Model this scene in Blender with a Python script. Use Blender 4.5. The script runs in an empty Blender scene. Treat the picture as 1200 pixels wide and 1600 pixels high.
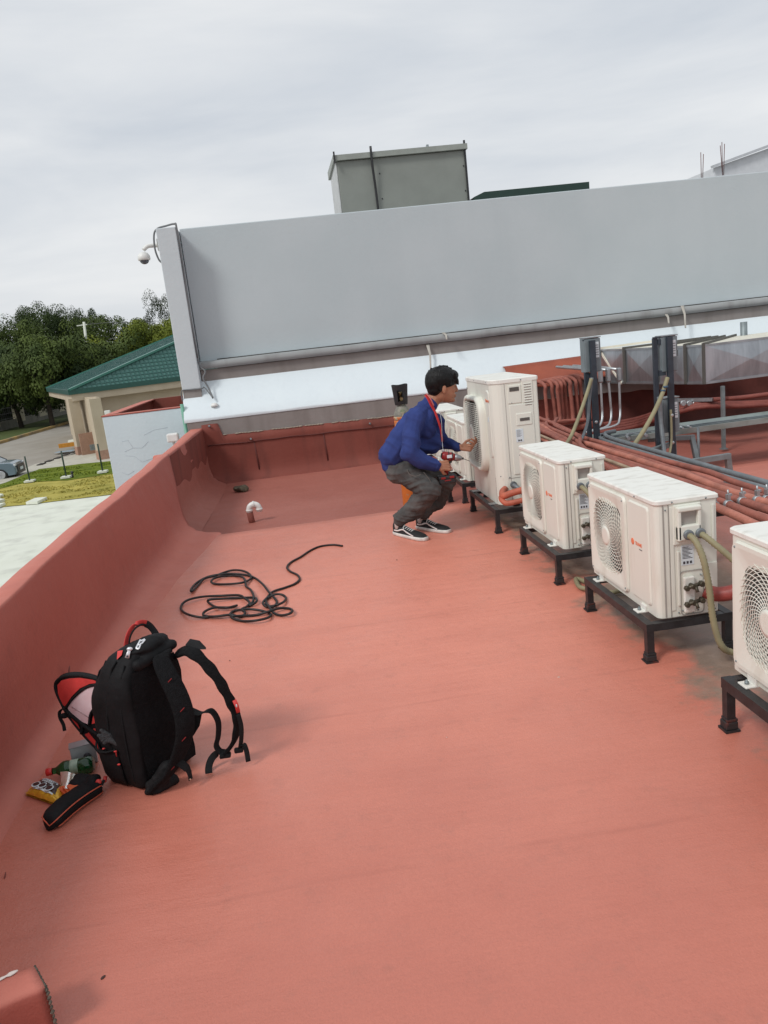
import bpy, bmesh, math, random
from mathutils import Vector, Matrix, noise
V = Vector
R_ = math.radians
random.seed(7)
scene = bpy.context.scene

# ---------------------------------------------------------------- camera
EYE = V((0, 0, 1.6)); FPX = 1220.0
PITCH, ROLL, YAW = R_(12.5), R_(6.5), R_(5.6)
_F = V((math.sin(YAW) * math.cos(PITCH), math.cos(YAW) * math.cos(PITCH), -math.sin(PITCH)))
_R0 = V((math.cos(YAW), -math.sin(YAW), 0)); _U0 = _R0.cross(_F)
CR = math.cos(ROLL) * _R0 - math.sin(ROLL) * _U0
CU = math.sin(ROLL) * _R0 + math.cos(ROLL) * _U0
cam_data = bpy.data.cameras.new('camera')
cam = bpy.data.objects.new('camera', cam_data); scene.collection.objects.link(cam)
m = Matrix.Identity(4)
for i in range(3):
    m[i][0] = CR[i]; m[i][1] = CU[i]; m[i][2] = -_F[i]; m[i][3] = EYE[i]
cam.matrix_world = m
cam_data.sensor_fit = 'VERTICAL'; cam_data.sensor_height = 36; cam_data.lens = 36 * FPX / 1600
cam_data.clip_end = 2000; cam_data.clip_start = .05
scene.camera = cam
scene.render.resolution_x = 768; scene.render.resolution_y = 1024

# ---------------------------------------------------------------- sky and sun
SUN_EL, SUN_AZ = R_(46), R_(-126)         # azimuth from +Y towards +X: the light comes from the left
w = bpy.data.worlds.new('World'); scene.world = w; w.use_nodes = True
nt = w.node_tree; nt.nodes.clear()
N = nt.nodes.new; L = nt.links.new
out = N('ShaderNodeOutputWorld'); bg = N('ShaderNodeBackground')
sky = N('ShaderNodeTexSky'); sky.sky_type = 'NISHITA'; sky.sun_disc = False
sky.sun_elevation = SUN_EL; sky.sun_rotation = SUN_AZ; sky.dust_density = 3; sky.air_density = 1.2
tc = N('ShaderNodeTexCoord'); mp = N('ShaderNodeMapping'); mp.inputs['Scale'].default_value = (1.6, 1.6, 7.0)
mp.inputs['Rotation'].default_value = (R_(4), R_(-6), 0)
L(tc.outputs['Generated'], mp.inputs['Vector'])
n1 = N('ShaderNodeTexNoise'); n1.inputs['Scale'].default_value = 1.1; n1.inputs['Detail'].default_value = 6; n1.inputs['Roughness'].default_value = .55
n1.inputs['Distortion'].default_value = .35
L(mp.outputs[0], n1.inputs['Vector'])
cr = N('ShaderNodeValToRGB')
cr.color_ramp.elements[0].position = .32; cr.color_ramp.elements[0].color = (6.2, 6.65, 7.25, 1)
cr.color_ramp.elements[1].position = .70; cr.color_ramp.elements[1].color = (8.6, 8.75, 8.9, 1)
L(n1.outputs['Fac'], cr.inputs['Fac'])
mx = N('ShaderNodeMix'); mx.data_type = 'RGBA'; mx.inputs[0].default_value = .93
L(sky.outputs[0], mx.inputs[6]); L(cr.outputs[0], mx.inputs[7])
L(mx.outputs[2], bg.inputs['Color']); bg.inputs['Strength'].default_value = .1
L(bg.outputs[0], out.inputs['Surface'])
sd = bpy.data.lights.new('sun', 'SUN'); sd.energy = 1.7; sd.angle = R_(14); sd.color = (1, .985, .955)
so = bpy.data.objects.new('sun', sd); scene.collection.objects.link(so)
sdir = V((math.sin(SUN_AZ) * math.cos(SUN_EL), math.cos(SUN_AZ) * math.cos(SUN_EL), math.sin(SUN_EL)))
so.rotation_euler = sdir.to_track_quat('Z', 'Y').to_euler()
scene.view_settings.view_transform = 'Standard'; scene.view_settings.look = 'None'
scene.view_settings.exposure = 0.0; scene.view_settings.gamma = 1

# ---------------------------------------------------------------- pixel -> world helpers
def ray(u, v):
    return CR * ((u - 600) / FPX) - CU * ((v - 800) / FPX) + _F
def at_z(u, v, z=0.0):
    d = ray(u, v); return EYE + d * ((z - EYE.z) / d.z)
def at_y(u, v, y):
    d = ray(u, v); return EYE + d * (y / d.y)
def at_x(u, v, x):
    d = ray(u, v); return EYE + d * (x / d.x)

# ---------------------------------------------------------------- materials
MATS = {}
def mat(name, col, rough=.6, metal=0.0, var=.12, vs=6.0, bump=0.0, bs=80.0, col2=None, spec=.5, stretch=(1, 1, 1), trans=0, lo=.35, hi=.65, coat=0, emit=None):
    if name in MATS: return MATS[name]
    mt = bpy.data.materials.new(name); mt.use_nodes = True
    t = mt.node_tree; b = t.nodes['Principled BSDF']
    b.inputs['Roughness'].default_value = rough; b.inputs['Metallic'].default_value = metal
    b.inputs['Specular IOR Level'].default_value = spec
    if trans: b.inputs['Transmission Weight'].default_value = trans
    if coat: b.inputs['Coat Weight'].default_value = coat; b.inputs['Coat Roughness'].default_value = .08
    c = V(col[:3]); c2 = V(col2[:3]) if col2 else c * (1 - var)
    c1 = c if col2 else c * (1 + var * .5)
    tcn = t.nodes.new('ShaderNodeTexCoord'); mpn = t.nodes.new('ShaderNodeMapping'); mpn.inputs['Scale'].default_value = stretch
    t.links.new(tcn.outputs['Object'], mpn.inputs[0])
    ns = t.nodes.new('ShaderNodeTexNoise'); ns.inputs['Scale'].default_value = vs; ns.inputs['Detail'].default_value = 5; ns.inputs['Roughness'].default_value = .6
    t.links.new(mpn.outputs[0], ns.inputs['Vector'])
    rp = t.nodes.new('ShaderNodeValToRGB')
    rp.color_ramp.elements[0].position = lo; rp.color_ramp.elements[0].color = (*c2, 1)
    rp.color_ramp.elements[1].position = hi; rp.color_ramp.elements[1].color = (*c1, 1)
    t.links.new(ns.outputs['Fac'], rp.inputs[0]); t.links.new(rp.outputs[0], b.inputs['Base Color'])
    if bump:
        nb = t.nodes.new('ShaderNodeTexNoise'); nb.inputs['Scale'].default_value = bs; nb.inputs['Detail'].default_value = 4
        t.links.new(mpn.outputs[0], nb.inputs['Vector'])
        bp = t.nodes.new('ShaderNodeBump'); bp.inputs['Strength'].default_value = bump; bp.inputs['Distance'].default_value = .01
        t.links.new(nb.outputs['Fac'], bp.inputs['Height']); t.links.new(bp.outputs[0], b.inputs['Normal'])
    MATS[name] = mt; return mt

def roof_mat(name, col, dust, grime, stain=False, rough=.5, spec=.5, lit_top=None, lit_mid=None):
    """acrylic roof coating: dusty drifts, brushed laps, fine grain, and grime with a shape of its own"""
    mt = bpy.data.materials.new(name); mt.use_nodes = True
    t = mt.node_tree; b = t.nodes['Principled BSDF']; n = t.nodes.new; l = t.links.new
    b.inputs['Roughness'].default_value = rough; b.inputs['Specular IOR Level'].default_value = spec
    tcn = n('ShaderNodeTexCoord')
    def noi(scale, stretch=(1, 1, 1), det=5, ro=.6, dist=0):
        mpn = n('ShaderNodeMapping'); mpn.inputs['Scale'].default_value = stretch
        l(tcn.outputs['Object'], mpn.inputs[0])
        q = n('ShaderNodeTexNoise'); q.inputs['Scale'].default_value = scale; q.inputs['Detail'].default_value = det
        q.inputs['Roughness'].default_value = ro; q.inputs['Distortion'].default_value = dist
        l(mpn.outputs[0], q.inputs['Vector']); return q.outputs['Fac']
    def ramp(f, a, c, ca=0.0, cb=1.0):
        r = n('ShaderNodeMapRange'); r.inputs[1].default_value = a; r.inputs[2].default_value = c
        r.inputs[3].default_value = ca; r.inputs[4].default_value = cb; l(f, r.inputs[0]); return r.outputs[0]
    def mix(f, a, c):
        x = n('ShaderNodeMix'); x.data_type = 'RGBA'
        l(f, x.inputs[0])
        for sck, val in ((6, a), (7, c)):
            if isinstance(val, tuple): x.inputs[sck].default_value = (*val, 1)
            else: l(val, x.inputs[sck])
        return x.outputs[2]
    def mth(op, a, c):
        x = n('ShaderNodeMath'); x.operation = op
        for i, val in enumerate((a, c)):
            if isinstance(val, (int, float)): x.inputs[i].default_value = val
            else: l(val, x.inputs[i])
        return x.outputs[0]
    c = mix(ramp(noi(.55, (1, .8, 1), 4, .5, .3), .35, .65), col, dust)
    if lit_mid:                                   # lighter ellipse at mid-roof: brightness falloff put into the base colour
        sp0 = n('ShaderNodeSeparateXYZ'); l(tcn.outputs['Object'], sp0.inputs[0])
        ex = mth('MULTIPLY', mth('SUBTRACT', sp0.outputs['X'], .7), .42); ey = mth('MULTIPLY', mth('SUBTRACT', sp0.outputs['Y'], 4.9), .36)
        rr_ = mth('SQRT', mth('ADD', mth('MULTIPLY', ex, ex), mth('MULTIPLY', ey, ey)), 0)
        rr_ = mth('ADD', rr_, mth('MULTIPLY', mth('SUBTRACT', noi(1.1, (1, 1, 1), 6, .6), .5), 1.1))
        c = mix(ramp(rr_, .35, 1.15, .85, 0), c, lit_mid)
    c = mix(ramp(noi(1.3, (.5, 4, 1), 5), .45, .75, 0, .22), c, dust)            # brushed laps
    c = mix(ramp(noi(1.1, (.4, 5, 1), 4), .30, .48, .09, 0), c, tuple(x * .80 for x in col))
    c = mix(ramp(noi(9, (1, 1, 1), 6, .7), .56, .70, 0, .28), c, grime)
    c = mix(ramp(noi(140, (1, 1, 1), 3, .7), .35, .65, .0, .22), c, tuple(x * .7 for x in col))
    if lit_mid:                                   # seams between the membrane widths
        sy = mth('ADD', sp0.outputs['Y'], mth('MULTIPLY', noi(1.3, (1, 1, 1)), .10))
        fr = mth('FRACT', mth('MULTIPLY', sy, .93), 0)
        ln_ = mth('MULTIPLY', ramp(fr, .0, .012), ramp(fr, .030, .016))
        c = mix(mth('MULTIPLY', ln_, ramp(noi(1.9, (1, 1, 1), 5), .42, .6, 0, .30)), c, tuple(x * .66 for x in col))
    if stain:
        sp = n('ShaderNodeSeparateXYZ'); l(tcn.outputs['Object'], sp.inputs[0])
        edge = ramp(mth('ADD', sp.outputs['X'], mth('MULTIPLY', mth('SUBTRACT', noi(2.6, (1, 1, 1), 6, .65), .5), 1.0)), 1.50, 1.66)
        edge = mth('MULTIPLY', edge, ramp(sp.outputs['X'], 2.9, 2.4))
        blot = ramp(noi(1.9, (1, 1, 1), 7, .66, .2), .22, .46, .25, 1)
        c = mix(mth('MULTIPLY', mth('MULTIPLY', edge, blot), .88), c, (.19, .165, .125))
        c = mix(mth('MULTIPLY', edge, ramp(noi(14, (1, 1, 1), 5), .5, .68, 0, .40)), c, (.38, .27, .21))
    if lit_top:  # upward faces lighter by normal: light from above put into the colour
        ge = n('ShaderNodeNewGeometry'); sz = n('ShaderNodeSeparateXYZ'); l(ge.outputs['Normal'], sz.inputs[0])
        c = mix(mth('MULTIPLY', ramp(sz.outputs['Z'], .35, .9), ramp(noi(5, det=6), .2, .5, .6, 1)), c, lit_top)
    l(c, b.inputs['Base Color'])
    h = mth('ADD', mth('MULTIPLY', noi(160, det=3), .35), mth('MULTIPLY', noi(11, det=4), .9))
    h = mth('ADD', h, mth('MULTIPLY', noi(1.6, (.5, 3, 1)), 3.0))
    bp = n('ShaderNodeBump'); bp.inputs['Strength'].default_value = .45; bp.inputs['Distance'].default_value = .008
    l(h, bp.inputs['Height']); l(bp.outputs[0], b.inputs['Normal'])
    l(ramp(noi(3, (1, 1, 1)), .3, .7, rough - .08, rough + .12), b.inputs['Roughness'])
    MATS[name] = mt; return mt

def wall_mat(name, col, col2, streak, amt=.35, sx=3, bump=.25, spec=.3):
    """painted render: soft cloudy tone, vertical rain streaks, trowel relief"""
    mt = bpy.data.materials.new(name); mt.use_nodes = True
    t = mt.node_tree; b = t.nodes['Principled BSDF']; n = t.nodes.new; l = t.links.new
    b.inputs['Roughness'].default_value = .75; b.inputs['Specular IOR Level'].default_value = spec
    tcn = n('ShaderNodeTexCoord')
    def noi(scale, st, det=5):
        mpn = n('ShaderNodeMapping'); mpn.inputs['Scale'].default_value = st; l(tcn.outputs['Object'], mpn.inputs[0])
        q = n('ShaderNodeTexNoise'); q.inputs['Scale'].default_value = scale; q.inputs['Detail'].default_value = det
        l(mpn.outputs[0], q.inputs['Vector']); return q.outputs['Fac']
    def mr(f, a, c, x, y):
        r = n('ShaderNodeMapRange'); r.inputs[1].default_value = a; r.inputs[2].default_value = c
        r.inputs[3].default_value = x; r.inputs[4].default_value = y; l(f, r.inputs[0]); return r.outputs[0]
    x = n('ShaderNodeMix'); x.data_type = 'RGBA'; x.inputs[6].default_value = (*col, 1); x.inputs[7].default_value = (*col2, 1)
    l(mr(noi(1.1, (1, 1, 1), 6), .35, .65, 0, 1), x.inputs[0])
    y = n('ShaderNodeMix'); y.data_type = 'RGBA'; l(x.outputs[2], y.inputs[6]); y.inputs[7].default_value = (*streak, 1)
    l(mr(noi(sx, (1, 1, .16), 6), .50, .72, 0, amt), y.inputs[0])
    l(y.outputs[2], b.inputs['Base Color'])
    bp = n('ShaderNodeBump'); bp.inputs['Strength'].default_value = bump; bp.inputs['Distance'].default_value = .012
    l(noi(22, (1, 1, 1), 6), bp.inputs['Height']); l(bp.outputs[0], b.inputs['Normal'])
    MATS[name] = mt; return mt

# ---------------------------------------------------------------- object helpers
COL = scene.collection
def tag(o, label=None, cat=None, group=None, kind=None):
    if label: o['label'] = label
    if cat: o['category'] = cat
    if group: o['group'] = group
    if kind: o['kind'] = kind
    return o
def empty(name, loc=(0, 0, 0), label=None, cat=None, group=None):
    o = bpy.data.objects.new(name, None); COL.objects.link(o); o.location = loc; o.empty_display_size = .1
    return tag(o, label, cat, group)
def wloc(o):
    p = V((0, 0, 0))
    while o: p += o.location; o = o.parent
    return p
def copy_tree(o, parent=None):
    c = o.copy(); COL.objects.link(c)
    if parent: c.parent = parent
    for ch in list(o.children): copy_tree(ch, c)
    return c

class MB:
    def __init__(s): s.bm = bmesh.new()
    def face(s, vs, smooth=False):
        try: f = s.bm.faces.new(vs); f.smooth = smooth; return f
        except ValueError: return None
    def box(s, c, size, rot=None, bevel=0, mat3=None, seg=2):
        r = bmesh.ops.create_cube(s.bm, size=1); vs = r['verts']
        bmesh.ops.scale(s.bm, vec=size, verts=vs)
        if bevel:
            es = list({e for v in vs for e in v.link_edges})
            rb = bmesh.ops.bevel(s.bm, geom=es, offset=bevel, segments=seg, affect='EDGES', profile=.5, clamp_overlap=True)
            vs = list({v for f in rb['faces'] for v in f.verts} | {v for v in vs if v.is_valid})
        if mat3 is not None: bmesh.ops.transform(s.bm, matrix=mat3.to_4x4(), verts=vs)
        if rot: bmesh.ops.rotate(s.bm, matrix=Matrix.Rotation(rot[1], 3, rot[0]), verts=vs)
        bmesh.ops.translate(s.bm, vec=V(c), verts=vs); return s
    def span(s, a, b, bevel=0):
        a = V(a); b = V(b)
        return s.box((a + b) / 2, [abs(b[i] - a[i]) for i in range(3)], bevel=bevel)
    def tube(s, pts, r, n=10, smooth=True, caps=True, closed=False, flat=1.0):
        pts = [V(p) for p in pts]; k = len(pts)
        rr = r if isinstance(r, (list, tuple)) else [r] * k
        tans = []
        for i in range(k):
            a = pts[(i - 1) % k] if (closed or i) else pts[0]
            b = pts[(i + 1) % k] if (closed or i < k - 1) else pts[-1]
            d = b - a; tans.append(d.normalized() if d.length > 1e-9 else V((0, 0, 1)))
        t = tans[0]; nrm = t.orthogonal().normalized()
        if abs(t.z) < .9: nrm = t.cross(V((0, 0, 1))).normalized()
        rings = []
        for i in range(k):
            t = tans[i]; nrm = (nrm - t * nrm.dot(t))
            nrm = nrm.normalized() if nrm.length > 1e-6 else t.orthogonal().normalized()
            bn = t.cross(nrm)
            rings.append([s.bm.verts.new(pts[i] + nrm * (math.cos(2 * math.pi * j / n) * rr[i]) + bn * (math.sin(2 * math.pi * j / n) * rr[i] * flat)) for j in range(n)])
        for i in range(k if closed else k - 1):
            a = rings[i]; b = rings[(i + 1) % k]
            for j in range(n): s.face([a[j], a[(j + 1) % n], b[(j + 1) % n], b[j]], smooth)
        if caps and not closed: s.face(rings[0][::-1]); s.face(rings[-1])
        return s
    def bar(s, a, b, w, h, up=(0, 0, 1)):
        a = V(a); b = V(b); t = (b - a).normalized(); u = V(up)
        if abs(t.dot(u)) > .98: u = V((1, 0, 0))
        sd_ = t.cross(u).normalized(); u2 = sd_.cross(t)
        q = [[s.bm.verts.new(p + sd_ * (x * w / 2) + u2 * (y * h / 2)) for x, y in ((-1, -1), (1, -1), (1, 1), (-1, 1))] for p in (a, b)]
        for j in range(4): s.face([q[0][j], q[0][(j + 1) % 4], q[1][(j + 1) % 4], q[1][j]])
        s.face(q[0][::-1]); s.face(q[1]); return s
    def ribbon(s, pts, width, th, wd, smooth=True):
        """flat strap: pts, widths, width direction(s)"""
        k = len(pts); pts = [V(p) for p in pts]
        ws = width if isinstance(width, (list, tuple)) else [width] * k
        wds = [V(x).normalized() for x in wd] if isinstance(wd[0], (list, tuple, V)) else [V(wd).normalized()] * k
        rings = []
        for i in range(k):
            t = (pts[min(i + 1, k - 1)] - pts[max(i - 1, 0)]).normalized()
            u = (wds[i] - t * wds[i].dot(t)).normalized(); nn = t.cross(u)
            pr = [(-.5, -.25), (-.42, -.5), (0, -.6), (.42, -.5), (.5, -.25), (.5, .25), (.42, .5), (0, .6), (-.42, .5), (-.5, .25)]
            rings.append([s.bm.verts.new(pts[i] + u * (x * ws[i]) + nn * (y * th)) for x, y in pr])
        for i in range(k - 1):
            for j in range(10): s.face([rings[i][j], rings[i][(j + 1) % 10], rings[i + 1][(j + 1) % 10], rings[i + 1][j]], smooth)
        s.face(rings[0][::-1]); s.face(rings[-1]); return s
    def lathe(s, c, prof, n=24, axis='Z', smooth=True, ang=2 * math.pi):
        c = V(c); rings = []
        for r, z in prof:
            ring = []
            for j in range(n):
                a = ang * j / n; x, y = r * math.cos(a), r * math.sin(a)
                p = {'Z': V((x, y, z)), 'X': V((z, x, y)), 'Y': V((x, z, y))}[axis]
                ring.append(s.bm.verts.new(c + p))
            rings.append(ring)
        for i in range(len(rings) - 1):
            for j in range(n): s.face([rings[i][j], rings[i][(j + 1) % n], rings[i + 1][(j + 1) % n], rings[i + 1][j]], smooth)
        s.face(rings[0][::-1]); s.face(rings[-1]); return s
    def ell(s, c, r, u=16, v=10, rot=None, smooth=True):
        q = bmesh.ops.create_uvsphere(s.bm, u_segments=u, v_segments=v, radius=1); vs = q['verts']
        r = (r, r, r) if isinstance(r, (int, float)) else r
        bmesh.ops.scale(s.bm, vec=r, verts=vs)
        if rot: bmesh.ops.rotate(s.bm, matrix=rot if isinstance(rot, Matrix) else Matrix.Rotation(rot[1], 3, rot[0]), verts=vs)
        bmesh.ops.translate(s.bm, vec=V(c), verts=vs)
        for x in vs:
            for f in x.link_faces: f.smooth = smooth
        return s
    def prism(s, poly, off, smooth=False):
        """closed polygon (3D points) extruded by the vector off"""
        off = V(off); a = [s.bm.verts.new(V(p)) for p in poly]; b = [s.bm.verts.new(V(p) + off) for p in poly]
        n = len(a)
        s.face(a[::-1]); s.face(b)
        for j in range(n): s.face([a[j], a[(j + 1) % n], b[(j + 1) % n], b[j]], smooth)
        return s
    def grid(s, rows, smooth=True, closed=False):
        g = [[s.bm.verts.new(V(p)) for p in r] for r in rows]
        for i in range(len(g) - 1):
            m_ = len(g[i])
            for j in range(m_ if closed else m_ - 1):
                s.face([g[i][j], g[i][(j + 1) % m_], g[i + 1][(j + 1) % m_], g[i + 1][j]], smooth)
        return g
    def build(s, name, material, parent=None, smooth=None, recalc=True, weld=False):
        if weld: bmesh.ops.remove_doubles(s.bm, verts=s.bm.verts, dist=1e-5)
        if recalc: bmesh.ops.recalc_face_normals(s.bm, faces=s.bm.faces)
        me = bpy.data.meshes.new(name)
        o = bpy.data.objects.new(name, me); COL.objects.link(o)
        if parent:
            o.parent = parent; off = wloc(parent)
            if off.length > 0: bmesh.ops.translate(s.bm, vec=-off, verts=s.bm.verts)
        s.bm.to_mesh(me); s.bm.free()
        for mm in (material if isinstance(material, (list, tuple)) else [material]): me.materials.append(mm)
        if smooth:
            for p in me.polygons: p.use_smooth = True
        return o

def split(o):
    """every separate piece of a mesh becomes an object of its own under the same parent"""
    bm = bmesh.new(); bm.from_mesh(o.data); bm.verts.ensure_lookup_table()
    seen = set(); comps = []
    for v in bm.verts:
        if v.index in seen: continue
        st = [v]; comp = set(); seen.add(v.index)
        while st:
            q = st.pop(); comp.add(q.index)
            for e in q.link_edges:
                w_ = e.other_vert(q)
                if w_.index not in seen: seen.add(w_.index); st.append(w_)
        comps.append(comp)
    for comp in comps[1:]:
        c = bm.copy(); c.verts.ensure_lookup_table()
        bmesh.ops.delete(c, geom=[v for v in c.verts if v.index not in comp], context='VERTS')
        me = bpy.data.meshes.new(o.name.split('.')[0]); c.to_mesh(me); c.free()
        for m_ in o.data.materials: me.materials.append(m_)
        n_ = bpy.data.objects.new(o.name.split('.')[0], me); COL.objects.link(n_); n_.parent = o.parent; n_.location = o.location
    bmesh.ops.delete(bm, geom=[v for v in bm.verts if v.index not in comps[0]], context='VERTS')
    bm.to_mesh(o.data); bm.free()
    return o

def curve(pts, sub=6, closed=False):
    """Catmull-Rom through pts"""
    pts = [V(p) for p in pts]; n = len(pts); o = []
    for i in range(n if closed else n - 1):
        if closed: a, b, c, d = pts[(i - 1) % n], pts[i], pts[(i + 1) % n], pts[(i + 2) % n]
        else: a, b, c, d = pts[max(i - 1, 0)], pts[i], pts[i + 1], pts[min(i + 2, n - 1)]
        for j in range(sub):
            t = j / sub; t2 = t * t; t3 = t2 * t
            o.append(.5 * ((2 * b) + (c - a) * t + (2 * a - 5 * b + 4 * c - d) * t2 + (3 * b - a - 3 * c + d) * t3))
    if not closed: o.append(pts[-1])
    return o

def blob(name, prims, voxel, material, parent=None, smooth_it=4, disp=None):
    """one continuous surface grown from tapered limbs and ellipsoids"""
    bm = bmesh.new()
    for p in prims:
        if p[0] == 'c':                                   # capsule p0,r0,p1,r1
            tmp = bmesh.new()
            for c, r in ((p[1], p[2]), (p[3], p[4])):
                q = bmesh.ops.create_icosphere(tmp, subdivisions=2, radius=r)
                bmesh.ops.translate(tmp, vec=V(c), verts=q['verts'])
            h = bmesh.ops.convex_hull(tmp, input=tmp.verts)
            bad = [g for g in h['geom_interior'] if isinstance(g, bmesh.types.BMVert)]
            bmesh.ops.delete(tmp, geom=bad, context='VERTS')
        elif p[0] == 'e':                                 # ellipsoid centre, radii, rotation matrix
            tmp = bmesh.new(); q = bmesh.ops.create_icosphere(tmp, subdivisions=3, radius=1)
            bmesh.ops.scale(tmp, vec=p[2], verts=q['verts'])
            if len(p) > 3 and p[3] is not None: bmesh.ops.rotate(tmp, matrix=p[3], verts=q['verts'])
            bmesh.ops.translate(tmp, vec=V(p[1]), verts=q['verts'])
        elif p[0] == 'h':                                 # hull of points
            tmp = bmesh.new()
            for x in p[1]: tmp.verts.new(V(x))
            h = bmesh.ops.convex_hull(tmp, input=tmp.verts)
        tm = bpy.data.meshes.new('t'); tmp.to_mesh(tm); tmp.free(); bm.from_mesh(tm); bpy.data.meshes.remove(tm)
    me = bpy.data.meshes.new(name); bm.to_mesh(me); bm.free()
    o = bpy.data.objects.new(name, me); COL.objects.link(o)
    rm = o.modifiers.new('r', 'REMESH'); rm.mode = 'VOXEL'; rm.voxel_size = voxel; rm.use_smooth_shade = True
    if smooth_it:
        sm = o.modifiers.new('s', 'SMOOTH'); sm.iterations = smooth_it; sm.factor = .5
    bpy.context.view_layer.update()
    dg = bpy.context.evaluated_depsgraph_get()
    me2 = bpy.data.meshes.new_from_object(o.evaluated_get(dg)); o.modifiers.clear(); o.data = me2; bpy.data.meshes.remove(me)
    me2.name = name
    if disp:
        nn = [v.normal.copy() for v in me2.vertices]
        for v, q in zip(me2.vertices, nn): v.co += q * disp(v.co)
    if parent:
        o.parent = parent; off = wloc(parent)
        for v in me2.vertices: v.co -= off
    me2.materials.clear(); me2.materials.append(material)
    for p in me2.polygons: p.use_smooth = True
    return o

def text_mesh(name, body, size, material, parent, origin, xdir, ydir, ext=.0006, bold=0, align='CENTER'):
    cu = bpy.data.curves.new(name, 'FONT'); cu.body = body; cu.size = size; cu.extrude = ext; cu.offset = bold
    cu.align_x = align; cu.align_y = 'CENTER'; cu.resolution_u = 3
    o = bpy.data.objects.new(name, cu); COL.objects.link(o)
    bpy.context.view_layer.update()
    me = bpy.data.meshes.new_from_object(o.evaluated_get(bpy.context.evaluated_depsgraph_get()))
    bpy.data.objects.remove(o); bpy.data.curves.remove(cu)
    x = V(xdir).normalized(); y = V(ydir).normalized(); z = x.cross(y)
    off = wloc(parent) if parent else V((0, 0, 0))
    for v in me.vertices: v.co = V(origin) + x * v.co.x + y * v.co.y + z * v.co.z - off
    me.materials.clear(); me.materials.append(material)
    ob = bpy.data.objects.new(name, me); COL.objects.link(ob)
    if parent: ob.parent = parent
    return ob

# ---------------------------------------------------------------- palette
ROOF = roof_mat('roof_coating', (.52, .158, .108), (.56, .18, .125), (.36, .14, .10), stain=True, rough=.40, spec=.7, lit_mid=(.77, .275, .19))
ROOF_OLD = roof_mat('roof_coating_old', (.33, .105, .078), (.40, .145, .112), (.20, .09, .065), rough=.6, spec=.35)
PARA = roof_mat('parapet_coating', (.37, .092, .066), (.41, .11, .08), (.24, .075, .055), rough=.65, lit_top=(.53, .165, .12))
REDWALL = wall_mat('red_wall_paint', (.20, .052, .038), (.235, .068, .050), (.10, .035, .028), amt=.5, sx=5)
BIGWALL = wall_mat('grey_wall_paint', (.475, .535, .555), (.505, .56, .58), (.43, .485, .505), amt=.22, sx=2.2, bump=.18)
PILLAR = wall_mat('grey_pillar_paint', (.53, .575, .60), (.57, .61, .63), (.47, .50, .52), amt=.3)
BARE = wall_mat('bare_concrete', (.24, .215, .20), (.29, .265, .25), (.16, .135, .12), amt=.5, sx=4)
SILVER = wall_mat('aluminium_coating', (.68, .745, .775), (.71, .775, .80), (.62, .68, .71), amt=.22, sx=14)
BLUEWALL = wall_mat('pale_blue_wall', (.60, .69, .73), (.64, .73, .76), (.54, .62, .66), amt=.2)
CREAM = wall_mat('cream_wall', (.50, .42, .31), (.54, .46, .35), (.44, .36, .27), amt=.2)
ACW = mat('ac_casing', (.74, .745, .665), rough=.45, col2=(.60, .58, .49), vs=7, stretch=(1, 1, .18), lo=.22, hi=.46, bump=.04, bs=30)
ACTOP = mat('ac_lid', (.78, .775, .72), rough=.55, col2=(.63, .61, .55), vs=9, lo=.30, hi=.50, stretch=(1, 2.2, 1))
ACDK = mat('ac_inside', (.05, .045, .04), rough=.8)
ACREC = mat('ac_recess', (.36, .34, .31), rough=.7)
FAN = mat('ac_fan_blade', (.13, .125, .115), rough=.6)
BLACKM = mat('black_steel', (.022, .022, .024), rough=.45, var=.4, vs=20, bump=.08)
RUST = mat('rusty_red_base', (.13, .035, .026), rough=.8, var=.4, vs=30)
WHITEP = mat('white_plastic', (.75, .75, .72), rough=.4, var=.1)
PIPER = mat('red_insulation', (.35, .115, .082), rough=.8, col2=(.23, .078, .058), vs=9, bump=.4, bs=40)
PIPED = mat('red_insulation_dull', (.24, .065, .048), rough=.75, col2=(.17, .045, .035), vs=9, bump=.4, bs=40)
TAPE = mat('red_tape', (.30, .055, .045), rough=.5, var=.3, vs=14, bump=.6, bs=18)
GALV = mat('galvanised_steel', (.42, .45, .47), rough=.36, metal=.85, col2=(.30, .32, .33), vs=4, bump=.05, bs=25)
GALVD = mat('weathered_galvanised', (.26, .30, .31), rough=.55, metal=.5, col2=(.18, .21, .215), vs=8)
GCOND = mat('grey_conduit', (.20, .225, .24), rough=.5, metal=.3, col2=(.15, .165, .175), vs=10)
OLIVE = mat('olive_conduit', (.30, .27, .155), rough=.6, col2=(.23, .205, .12), vs=9)
NAVY = mat('dark_blue_steel', (.028, .040, .055), rough=.5, var=.3, vs=12)
EBOX = mat('grey_enamel', (.18, .215, .23), rough=.45, var=.15)
LABEL = mat('paper_label', (.66, .73, .76), rough=.6, var=.05)
INK = mat('dark_ink', (.05, .05, .06), rough=.6)
ORANGEINK = mat('orange_print', (.80, .22, .11), rough=.5, var=.05)
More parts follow.
